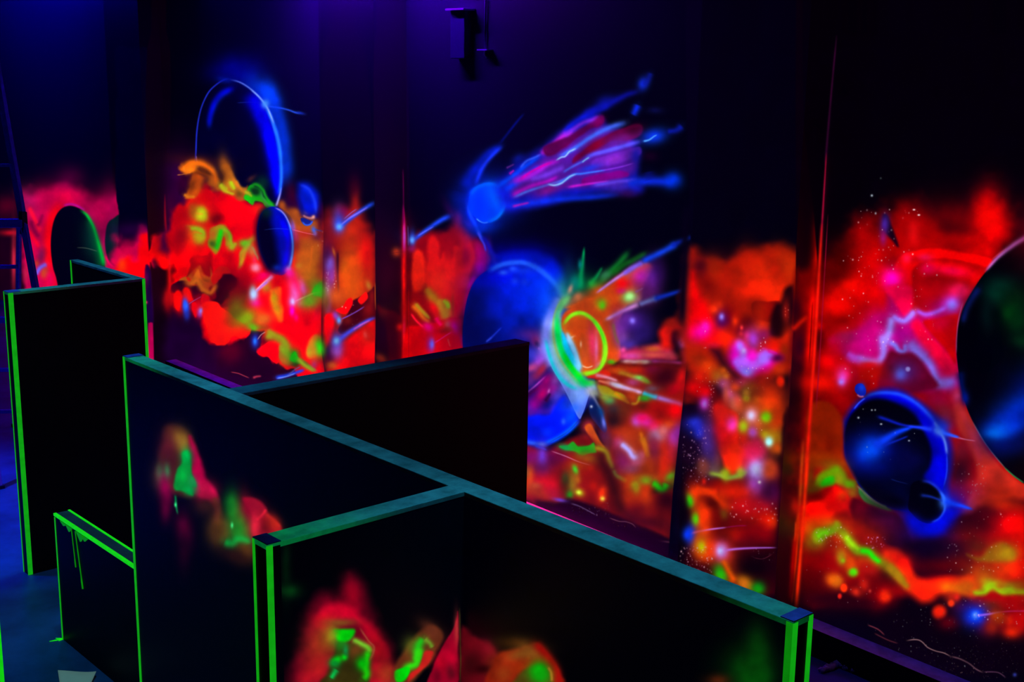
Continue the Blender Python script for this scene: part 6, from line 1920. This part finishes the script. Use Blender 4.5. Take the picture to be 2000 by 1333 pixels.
def strip_glow(name,ends):  # green glow of the strips put into the board's emission near the ends
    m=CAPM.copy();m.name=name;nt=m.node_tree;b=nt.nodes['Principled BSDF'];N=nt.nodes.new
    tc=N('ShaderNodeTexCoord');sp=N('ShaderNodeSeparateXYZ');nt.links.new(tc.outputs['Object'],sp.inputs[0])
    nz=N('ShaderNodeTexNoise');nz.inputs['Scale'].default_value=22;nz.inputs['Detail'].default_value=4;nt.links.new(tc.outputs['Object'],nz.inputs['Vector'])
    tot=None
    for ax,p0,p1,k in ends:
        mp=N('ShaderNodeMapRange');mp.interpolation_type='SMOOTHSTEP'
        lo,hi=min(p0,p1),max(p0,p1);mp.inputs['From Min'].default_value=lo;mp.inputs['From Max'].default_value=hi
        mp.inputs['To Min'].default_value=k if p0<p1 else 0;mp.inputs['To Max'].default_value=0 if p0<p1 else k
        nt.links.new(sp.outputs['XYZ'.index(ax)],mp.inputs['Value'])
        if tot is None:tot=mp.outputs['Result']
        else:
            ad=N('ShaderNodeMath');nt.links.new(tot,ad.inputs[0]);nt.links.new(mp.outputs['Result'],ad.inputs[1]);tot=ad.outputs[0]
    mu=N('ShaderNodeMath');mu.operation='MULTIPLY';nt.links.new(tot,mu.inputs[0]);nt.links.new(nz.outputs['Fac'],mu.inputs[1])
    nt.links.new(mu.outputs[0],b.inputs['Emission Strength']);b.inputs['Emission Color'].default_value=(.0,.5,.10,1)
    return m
GREENB=fluor('bright_green_fluorescent_tape','12c810')
GREEND=fluor('dark_green_fluorescent_tape','087c0a')
LADM=surf('blue_ladder_metal',(.10,.12,.75,1),.35,.5,.3,var=.3,scale=15)
LADK=surf('dark_ladder_plastic',(.01,.01,.04,1),.5,.3)

MURAL=paint(CHART)
PANELART=paint(PCHART)

# ---------------------------------------------------------------- setting
bm=bmesh.new();bm_box(bm,-3.2,7.2,-3.2,20.2,-.2,0);tag(obj('floor',bm,FLOORM),kind='structure')
bm=bmesh.new();bm_box(bm,-3.2,7.2,-3.2,20.2,5.6,5.8);tag(obj('ceiling',bm,BLACK),kind='structure')
bm=bmesh.new();bm_box(bm,-3.2,-3.,-3.2,20.2,0,5.6);tag(obj('wall_left',bm,BLACK),kind='structure')
bm=bmesh.new();bm_box(bm,-3.,7.2,20.,20.2,0,5.6);tag(obj('wall_far',bm,BLACK),kind='structure')
bm=bmesh.new();bm_box(bm,-3.,7.2,-3.2,-3.,0,5.6);tag(obj('wall_near',bm,BLACK),kind='structure')
# mural wall: one slab; each painted bay is a face with its own pigment
def mural_slab():
    ys=[-3.,1.75,4.294,5.0,8.5,9.25,13.12,13.95,20.]
    step={1:.0024,3:.003,5:.0042,7:.006}
    mats=[BLACK];bm=bmesh.new();ZT=4.3
    for i,(a,b) in enumerate(zip(ys,ys[1:])):
        mi=0
        if i in step:
            o=(wall_x(b),b,0);s=np.array([wall_x(a)-wall_x(b),a-b,0]);t=(0,0,ZT)
            mats.append(painted('mural_bay_%d'%(i//2+1),MURAL,o,s,t,step[i],(.022,.016,.05,1)));mi=len(mats)-1
        lo=[bm.verts.new((wall_x(y),y,z)) for y,z in ((b,0),(a,0),(a,ZT),(b,ZT))]
        f=bm.faces.new(lo);f.material_index=mi
        if mi:face_uv(bm,f,o,s,t)
        f=bm.faces.new([bm.verts.new((wall_x(y),y,z)) for y,z in ((b,ZT),(a,ZT),(a,5.6),(b,5.6))]);f.material_index=0
    for q in ([(7.,-3,0),(7.,20,0),(7.,20,5.6),(7.,-3,5.6)],[(wall_x(-3),-3,0),(7,-3,0),(7,-3,5.6),(wall_x(-3),-3,5.6)],
              [(7,20,0),(wall_x(20),20,0),(wall_x(20),20,5.6),(7,20,5.6)]):
        bm.faces.new([bm.verts.new(p) for p in q])
    bmesh.ops.remove_doubles(bm,verts=bm.verts,dist=1e-5)
    return obj('wall_right',bm,mats)
tag(mural_slab(),kind='structure')
def pilaster(name,y0,y1,d0,d1,step,ground=(.006,.005,.008,1)):            # y0 near side, y1 far side, standing d0 / d1 in front of the wall
    bm=bmesh.new();ZT=4.3
    A=Vector((wall_x(y0,d0),y0,0));B=Vector((wall_x(y1,d1),y1,0));C=Vector((wall_x(y0)+.02,y0,0));D=Vector((wall_x(y1)+.02,y1,0))
    Z=Vector((0,0,ZT));Z2=Vector((0,0,5.6))
    mf=painted(name+'_front_paint',MURAL,B,A-B,Z,step,(.014,.012,.034,1))
    ms=painted(name+'_side_paint',MURAL,A,C-A,Z,step*.6,ground)  # default ground is darker than the front: side shade put into the colour
    f=bm.faces.new([bm.verts.new(p) for p in (B,A,A+Z,B+Z)]);f.material_index=1;face_uv(bm,f,B,A-B,Z)
    f=bm.faces.new([bm.verts.new(p) for p in (A,C,C+Z,A+Z)]);f.material_index=2;face_uv(bm,f,A,C-A,Z)
    f=bm.faces.new([bm.verts.new(p) for p in (B+Z,A+Z,A+Z2,B+Z2)])
    f=bm.faces.new([bm.verts.new(p) for p in (A+Z,C+Z,C+Z2,A+Z2)]);f.material_index=3
    bm.faces.new([bm.verts.new(p) for p in (D,B,B+Z2,D+Z2)]);bm.faces.new([bm.verts.new(p) for p in (C,D,D+Z2,C+Z2)])
    bmesh.ops.remove_doubles(bm,verts=bm.verts,dist=1e-5)
    o=obj(name,bm,[BLACK,mf,ms,PANEL]);return tag(o,kind='structure')
pilaster('trim_1',13.12,14.025,.245,.245,.005)
pilaster('trim_2',8.5,9.327,.33,.33,.0036,(.022,.016,.05,1))
pilaster('trim_3',4.294,5.095,.25,.25,.0025)
# low plinth along the foot of the mural wall, in the bays between the pilasters
bm=bmesh.new()
for a,b in ((-2.9,4.25),(5.12,8.45),(9.36,13.08)):
    v=[bm.verts.new((wall_x(y,o),y,z)) for y in (a,b) for o in (.13,-.01) for z in (0,.18)]
    for f in ((0,1,3,2),(4,6,7,5),(0,4,5,1),(2,3,7,6),(0,2,6,4),(1,5,7,3)):bm.faces.new([v[i] for i in f])
tag(obj('baseboard_right',bm,[PLINTHM]),kind='structure')
for f in bpy.data.objects['baseboard_right'].data.polygons:
    pass
bpy.data.objects['baseboard_right'].data.materials.append(PANEL)
for f in bpy.data.objects['baseboard_right'].data.polygons:
    if abs(f.normal.z)<.5:f.material_index=1

# ---------------------------------------------------------------- maze partitions
E_=.003
def strip(par,x0,x1,y0,y1,z0,z1,mat=None,name='edge_strip'):
    return box(name,x0,x1,y0,y1,z0,z1,mat or GREEN,par)
def partition(label,x0,x1,y0,y1,zt,cap,group='maze partitions',capm=None,art=None):
    t=thing('maze_partition',label,'partition',((x0+x1)/2,(y0+y1)/2,0),0,None)
    cx,cy=(x0+x1)/2,(y0+y1)/2
    bm=bmesh.new();F=bm_box(bm,x0-cx,x1-cx,y0-cy,y1-cy,0,zt-.018);mats=[PANEL]
    if art:
        side,lo,hi,step=art
        if side=='-x':o=(x0,hi,0);s=(0,lo-hi,0)
        else:o=(lo,y0,0);s=(hi-lo,0,0)
        tt=(0,0,zt-.018)
        mats.append(painted('panel_paint_'+side[1]+'%d'%int(y0),PANELART,o,s,tt,step,(.006,.006,.009,1),.5))
        F[side].material_index=1;face_uv(bm,F[side],Vector(o)-Vector((cx,cy,0)),s,tt)
    obj('panel',bm,mats,t)
    e=.002
    box('top_board',x0-cx-e,x1-cx+e,y0-cy-e,y1-cy+e,zt-.018,zt,capm or CAPM,t,.002)
    t['_c']=(cx,cy)
    return t
def C_(t):
    c=t['_c'];del t['_c'];return c[0],c[1]
# long partition in the middle, painted on its front
T=partition('long black partition parallel to the mural, worn teal top, nebula on its front',2.785,2.872,1.905,6.146,2.,None,capm=strip_glow('timber_long_wall',[('Y',2.10,1.55,.40),('Y',-2.10,-1.75,.16)]),art=('-x',1.905,6.146,.0024))
cx,cy=C_(T)
strip(T,2.785-cx-E_,2.785-cx,6.124-cy,6.146-cy,0,1.998)
strip(T,2.785-cx-E_,2.785-cx,1.905-cy,1.928-cy,0,1.996,GREEND)
strip(T,2.785-cx-E_,2.803-cx,1.905-cy-E_,1.905-cy,0,1.996)
strip(T,2.8555-cx,2.872-cx+E_,1.905-cy-E_,1.905-cy,0,1.998)
box('end_block',2.784-cx,2.874-cx,1.9035-cy,1.95-cy,2.0,2.003,ENDM,T)
box('end_block',2.784-cx,2.874-cx,6.09-cy,6.147-cy,2.0,2.003,ENDM,T)
# short partition butting against it, towards the viewer
T=partition('black partition with fiery cloud, butting the long one on the near side',1.965,2.783,3.345,3.433,2.,None,capm=strip_glow('timber_short_wall',[('X',-.40,.22,.45)]),art=('-y',1.965,2.783,.002))
cx,cy=C_(T)
strip(T,1.965-cx-E_,1.965-cx,3.42-cy,3.433-cy,0,1.998)
strip(T,1.964-cx-E_,1.984-cx,3.345-cy-E_,3.345-cy,0,1.996)
box('corner_tape',1.984-cx,2.012-cx,3.345-cy-E_,3.345-cy,0,1.99,LADK,T)
box('end_block',1.964-cx,2.016-cx,3.344-cy,3.434-cy,2.0,2.003,ENDM,T)
# plain one behind, reaching to the mural
T=partition('plain black partition reaching from the long one toward the mural',2.874,4.70,5.085,5.2,2.,None,capm=CAPDARK)
C_(T)
# back left pair
T=partition('tall black partition at left, green stripes down both front edges',3.016,3.985,8.365,8.45,2.,None,capm=strip_glow('timber_left_wall',[('X',-.46,.1,.16)]))
cx,cy=C_(T)
strip(T,3.016-cx-E_,3.016-cx,8.441-cy,8.45-cy,0,1.998)
strip(T,3.016-cx-E_,3.046-cx,8.365-cy-E_,8.365-cy,0,1.996)
strip(T,3.963-cx,3.985-cx,8.365-cy-E_,8.365-cy,0,1.998)
box('end_block',3.015-cx,3.10-cx,8.364-cy,8.451-cy,2.0,2.003,ENDM,T)
T=partition('short black partition standing behind the tall left one, before the black planet',3.925,3.985,8.452,9.52,2.,None)
cx,cy=C_(T)
strip(T,3.925-cx-E_,3.925-cx,9.50-cy,9.52-cy,0,1.998)
# low wall in front of it, on from the end of the long one
T=partition('low dark partition with green edged top and paint drips',2.79,2.885,6.15,7.24,.822,None,capm=CAPLOW)
cx,cy=C_(T)
strip(T,2.79-cx-E_,2.79-cx,7.226-cy,7.24-cy,0,.80)
strip(T,2.79-cx-.005,2.79-cx+.012,6.15-cy,7.24-cy,.809,.825,GREENB)
strip(T,2.885-cx-.010,2.885-cx+.003,6.15-cy,7.24-cy,.816,.826,GREENB)
bm=bmesh.new()
def drip(y0,y1,z0,z1,w):
    n=8
    P=[(-.001,y0-cy+(y1-y0)*i/n,z0+(z1-z0)*i/n) for i in range(n+1)]
    bm_tube(bm,[(2.79-cx-.0015+p[0],p[1],p[2]) for p in P],[w*(.8+.3*(i%2)*.5+(.5 if i>=n-1 else 0)) for i in range(n+1)],6)
drip(6.985,6.955,.80,.565,.003);drip(6.93,6.87,.80,.455,.004)
for yc,h,w in ((7.02,.035,.05),(6.86,.05,.06),(6.80,.03,.05),(7.10,.02,.05)):
    v=[bm.verts.new((2.79-cx-.004,yc-cy+w*a,.802-h*b)) for a,b in ((-1,0),(1,0),(.55,.5),(.1,1),(-.2,.85),(-.6,.35))]
    k=[bm.verts.new((2.79-cx-.0002,q.co.y,q.co.z)) for q in v]
    bm.faces.new(v);bm.faces.new(k[::-1])
    for i in range(6):bm.faces.new((v[i],k[i],k[(i+1)%6],v[(i+1)%6]))
obj('paint_drip',bm,GREEND,T)
# the paint that ran down the corner and pooled at its foot
bm=bmesh.new()
for ang,r0,w in ((2.9,.075,.008),(2.2,.045,.010),(3.6,.03,.008)):
    a=Vector((2.786-cx,7.236-cy,.0));d=Vector((math.cos(ang),math.sin(ang),0));n=Vector((-d.y,d.x,0))
    V=[bm.verts.new(a+d*r0*t+n*w*k*(1-t)**.7+Vector((0,0,z))) for z in (.0004,.004) for t,k in ((0,-1),(.5,-1),(1,0),(.5,1),(0,1))]
    bm.faces.new(V[:5][::-1]);bm.faces.new(V[5:])
    for i in range(5):bm.faces.new((V[i],V[(i+1)%5],V[(i+1)%5+5],V[i+5]))
obj('paint_pool',bm,GREENB,T)
# one more whose green edge just enters at the lower left corner
T=partition('partition mostly out of view, bright green edge in the lower left corner',1.05,1.936,5.8,5.885,2.,None)
cx,cy=C_(T)
strip(T,1.900-cx,1.939-cx,5.8-cy-E_,5.8-cy,0,1.0,GREENB)

# ---------------------------------------------------------------- ladder behind the left partition
def ladder():
    L=thing('stepladder','tall blue hinged stepladder by the far mural wall at left','ladder',(3.9,11.,0))
    o=Vector((3.9,11.,0))
    def P(px,py,Y):       # point on the ladder at depth Y seen at chart place px,py
        d=AX@np.array([(px-1000)/FPX,(py-666.5)/FPX,1.]);k=Y/d[1];return Vector(EYE+d*k)-o
    hinge=P(46,436,11.0);top=P(-26,20,11.6);side=Vector((-.42,.30,0))
    def foot(px,Y):
        q=P(px,700,Y);return Vector((q.x,q.y,-0.0))
    fA=P(69,562,10.75);fA=hinge+(fA-hinge)*((hinge.z)/(hinge.z-fA.z))
    fB=P(42,556,11.3);fB=hinge+(fB-hinge)*((hinge.z)/(hinge.z-fB.z))
    def rail(name,a,b,w,d,m):
        bm=bmesh.new();bm_beam(bm,a,b,w,d,up=(1,.3,0));return obj(name,bm,m,L,.004)
    for k in (0,1):
        s=side*k
        rail('upper_rail',hinge+s,top+s*.8,.07,.04,LADM)
        rail('front_leg',hinge+s,fA+s*1.15+Vector((0,0,.015)),.07,.035,LADM)
        rail('rear_leg',hinge+s+Vector((-.03,.02,0)),fB+s*1.1+Vector((0,0,.015)),.045,.03,LADM)
        bm=bmesh.new();bm_beam(bm,hinge+s+Vector((0,0,-.1)),hinge+s+Vector((0,0,.1)),.075,.05,up=(1,0,0));obj('hinge',bm,LADK,L,.006)
    ax=(top-hinge);
    for f in (.27,.52,.76):
        bm=bmesh.new();a=hinge+ax*f;bm_beam(bm,a,a+side*(1-.2*f),.03,.028);obj('rung',bm,LADM,L)
    bm=bmesh.new();bm_beam(bm,hinge+Vector((0,0,.0)),hinge+side,.10,.07);obj('platform',bm,LADM,L,.004)
    for f in (.2,.45,.7,.92):
        a=hinge+(fB-hinge)*f+Vector((-.03*(1-f),.02*(1-f),.01))
        b=hinge+side+(fB+side*1.1-hinge-side)*f+Vector((-.03*(1-f),.02*(1-f),.01))
        bm=bmesh.new();bm_beam(bm,a,b,.05 if f!=.45 else .07,.03 if f!=.45 else .05);obj('rung',bm,LADM,L)
    for q in (fA,fA+side*1.15,fB,fB+side*1.1):
        bm=bmesh.new();bm_box(bm,q.x-.04,q.x+.04,q.y-.04,q.y+.04,0,.03);obj('rubber_foot',bm,LADK,L,.004)
ladder()

# ---------------------------------------------------------------- small things on walls and floor
t=thing('wall_box','dark box mounted high on the mural wall, above the long-tailed comet','box',(wall_x(7.72),7.72,3.57))
bm=bmesh.new();bm_box(bm,-.08,.0,-.085,.085,0,.36);obj('casing',bm,surf('dark_box_paint',(.03,.04,.11,1),.45,.4),t,.006)
bm=bmesh.new();bm_box(bm,-.12,-.002,-.12,.10,.36,.375);obj('lid',bm,surf('box_lid_lit_tone',(.5,.4,.7,1),.5,.3),t,.003)  # pale colour stands in for the lamp-lit top edge
t=thing('wall_bracket','small metal bracket on the mural wall, right of the dark box','bracket',(wall_x(7.44),7.44,3.62))
bm=bmesh.new();bm_box(bm,-.06,.0,-.06,.06,.012,.022);obj('shelf_plate',bm,surf('bracket_metal',(.6,.75,.95,1),.35,.5,.1),t,.001)
bm=bmesh.new();bm_tube(bm,[(-.05,-.02,.012),(-.045,-.015,-.02),(-.02,-.01,-.04)],.006,6);obj('hook',bm,bpy.data.materials['bracket_metal'],t)
bm=bmesh.new();bm_tube(bm,[(-.012,.02,.02),(-.012,.02,.5)],.007,8);obj('conduit',bm,surf('violet_grey_conduit',(.05,.04,.12,1),.5,.3),t)
# curled sheet of paper on the floor
PAPER=fluor('grey_green_paper','46564e',.75,.12,9);PAPER.node_tree.nodes['Principled BSDF'].inputs['Base Color'].default_value=(.5,.36,.24,1)  # faint emission added to brighten the sheet beyond its lamp light
bm=bmesh.new();n=10;g=[]
for i in range(n+1):
    r=[]
    for j in range(5):
        u=i/n;v=j/4
        A,B,Cc,D=(2.586,6.815),(2.743,6.640),(2.486,6.515),(2.583,6.44)
        x=(A[0]*(1-u)+B[0]*u)*(1-v)+(Cc[0]*(1-u)+D[0]*u)*v;y=(A[1]*(1-u)+B[1]*u)*(1-v)+(Cc[1]*(1-u)+D[1]*u)*v
        z=.004+.012*(1-v)**2*(1-.3*u)+.022*u**3*(1-v)+.006*math.sin(3*u+1)*(1-v)
        r.append(bm.verts.new((x-2.63,y-6.68,z)))
    g.append(r)
for i in range(n):
    for j in range(4):bm.faces.new((g[i][j],g[i+1][j],g[i+1][j+1],g[i][j+1])).smooth=True
o=obj('paper_sheet',bm,PAPER);o.location=(2.63,6.68,0)
m_=o.modifiers.new('thick','SOLIDIFY');m_.thickness=.002
tag(o,'curled pale sheet on the blue floor at the bottom left','paper')
# crumpled plastic wrap and a thin cable along the foot of the plinth
WRAP=surf('crumpled_violet_plastic',(.35,.30,.42,1),.35,.5,var=.5,scale=40,bump=.4)
rnd=random.Random(5)
path=[(6.02,3.92),(6.05,3.905),(6.09,3.90),(6.13,3.895),(6.17,3.89),(6.185,3.86),(6.185,3.82),(6.18,3.78),(6.175,3.75)]
bm=bmesh.new();pts=[];rad=[]
for i in range(41):
    f=i/40*(len(path)-1);a=int(min(f,len(path)-2));k=f-a
    pts.append((path[a][0]*(1-k)+path[a+1][0]*k-6.1+rnd.uniform(-.006,.006),path[a][1]*(1-k)+path[a+1][1]*k-3.85+rnd.uniform(-.006,.006),.016+rnd.uniform(-.003,.008)))
    rad.append((.005+.020*math.sin(math.pi*min(1,max(0,i/40)))**.5)*rnd.uniform(.7,1.15)*(.5 if 24<i<27 else 1))
bm_tube(bm,pts,rad,9)
for v in bm.verts:
    v.co+=Vector((rnd.uniform(-1,1),rnd.uniform(-1,1),rnd.uniform(-.5,.6)))*.007
    v.co.z=max(v.co.z,.0008)
o=obj('plastic_wrap',bm,WRAP);o.location=(6.1,3.85,0);tag(o,'crumpled violet plastic wrap on the floor below the plinth, bottom right','wrap')
bm=bmesh.new();pts=[(6.195,4.5),(6.197,4.1),(6.19,3.91),(6.205,3.83),(6.20,3.6),(6.19,3.3)]
bm_tube(bm,[(x-6.2,y-3.9,.0065) for x,y in pts],.006,6)
o=obj('cable',bm,surf('grey_cable',(.09,.08,.09,1),.5,.3));o.location=(6.2,3.9,0);tag(o,'thin grey cable lying along the foot of the plinth','cable')

# ---------------------------------------------------------------- lamps (fixtures above the picture)
HOUSE=surf('black_lamp_housing',(.02,.02,.02,1),.5,.3)
def tube(label,y0,y1,z,off,col,k,added_blocker=True):
    t=thing('tube_lamp',label,'lamp',(wall_x((y0+y1)/2),(y0+y1)/2,z));L=(y1-y0)/2
    sl=.02875
    bm=bmesh.new();bm_beam(bm,(-off-sl*L,-L,.07),(-off+sl*L,L,.07),.03,.05);obj('batten',bm,HOUSE,t)
    for e in (-1,1):
        bm=bmesh.new();bm_box(bm,-off-.025+sl*L*e,-off+.025+sl*L*e,e*L-.02,e*L+.02,-.03,.05);obj('end_holder',bm,HOUSE,t)
        bm=bmesh.new();bm_tube(bm,[(-off+sl*L*.8*e,e*L*.8,.09),(-off+sl*L*.8*e,e*L*.8,5.6-z)],.008,6);obj('hanger',bm,HOUSE,t)
    bm=bmesh.new();bm_tube(bm,[(-off-sl*L*.97,-L*.97,0),(-off+sl*L*.97,L*.97,0)],.016,10)
    if added_blocker:  # unseen board added to keep violet light off the partition tops
        bm2=bmesh.new();bm_box(bm2,-off-.075,-off-.065,-L,L,-.13,.10);o=obj('added_blocker',bm2,HOUSE,t);o.rotation_euler=(0,0,-sl)
    obj('tube',bm,lampmat('uv_tube_glow_%d'%int(y0),col,k),t)
def flood(label,loc,aim,size,col,watt,cone):
    t=thing('flood_lamp',label,'lamp',loc);d=(Vector(aim)-Vector(loc)).normalized()
    t.rotation_euler=d.to_track_quat('-Z','Y').to_euler()
    bm=bmesh.new()
    for sx,sy in ((1,0),(-1,0),(0,1),(0,-1)):
        h=size/2
        bm_box(bm,*((sx*h-.008,sx*h+.008,-h-.008,h+.008) if sx else (-h-.008,h+.008,sy*h-.008,sy*h+.008)),-.10,.12)
    bm_box(bm,-size/2,size/2,-size/2,size/2,.11,.13);obj('housing',bm,HOUSE,t)
    bm=bmesh.new();bm_box(bm,-size/2+.02,size/2-.02,-size/2+.02,size/2-.02,.06,.075);obj('lens',bm,lampmat('flood_glow',tuple(col[:3])+(1,),2),t)
    up=t.rotation_euler.to_matrix().transposed()@Vector((0,0,1))
    bm=bmesh.new();bm_beam(bm,Vector((0,0,.12)),Vector((0,0,.12))+up*(5.6-loc[2]-.12),.03,.03,up=(1,0,0));obj('hanger',bm,HOUSE,t)
    l=bpy.data.lights.new('flood_light','SPOT');l.color=col[:3];l.energy=watt;l.spot_size=math.radians(cone);l.spot_blend=.6;l.shadow_soft_size=.09
    lo=link('flood_light',l,t);lo.location=(0,0,.03)
def LAMPS():
    tube('violet tube lamp above the picture, over the left bays of the mural',7.75,10.1,4.5,.5,(.14,.0,1,1),430)
    tube('blue tube lamp above the picture, over the far left of the mural',15.0,18.4,4.8,.8,(.004,.0,1,1),200,False)
    flood('blue flood lamp hanging over the left passage',(.6,10.8,5.1),(1.9,10.4,0),.3,(.0,.05,1),3600,50)
    for i,(x,y,w) in enumerate(((2.85,2.3,190),(2.95,4.3,120),(2.7,6.1,190),(2.4,7.5,150),(3.5,8.6,190))):  # unseen spots added to light the partition tops, cones kept off the mural
        flood('added teal flood lamp over the '+('near end of the long partition','middle of the long partition','far end of the long partition','low partition','tall left partition')[i],(x,y,5.2),(x,y,0),.24,(.033,.56,1),w,48)
    flood('added violet flood lamp over the foot of the mural at right',(4.6,3.5,5.3),(6.2,3.5,.05),.24,(.12,.09,1),120,20)  # unseen spot added to brighten the plinth top
LAMPS()

# ---------------------------------------------------------------- camera, world, view
W=bpy.data.worlds.new('dark_hall');S.world=W;W.use_nodes=True
W.node_tree.nodes['Background'].inputs[0].default_value=(0,0,.0004,1);W.node_tree.nodes['Background'].inputs[1].default_value=1
cd=bpy.data.cameras.new('camera');cam=bpy.data.objects.new('camera',cd);COL.objects.link(cam)
cd.sensor_width=36;cd.lens=36*FPX/2000;cd.clip_start=.05;cd.clip_end=100
r=AX@np.array([1,0,0]);u=AX@np.array([0,-1,0]);b=AX@np.array([0,0,-1])
M=Matrix(((r[0],u[0],b[0],EYE[0]),(r[1],u[1],b[1],EYE[1]),(r[2],u[2],b[2],EYE[2]),(0,0,0,1)))
cam.matrix_world=M;S.camera=cam
S.view_settings.view_transform='Standard';S.view_settings.look='None';S.view_settings.exposure=0;S.view_settings.gamma=1
S.view_settings.use_curve_mapping=False
S.cycles.max_bounces=6;S.cycles.sample_clamp_indirect=4
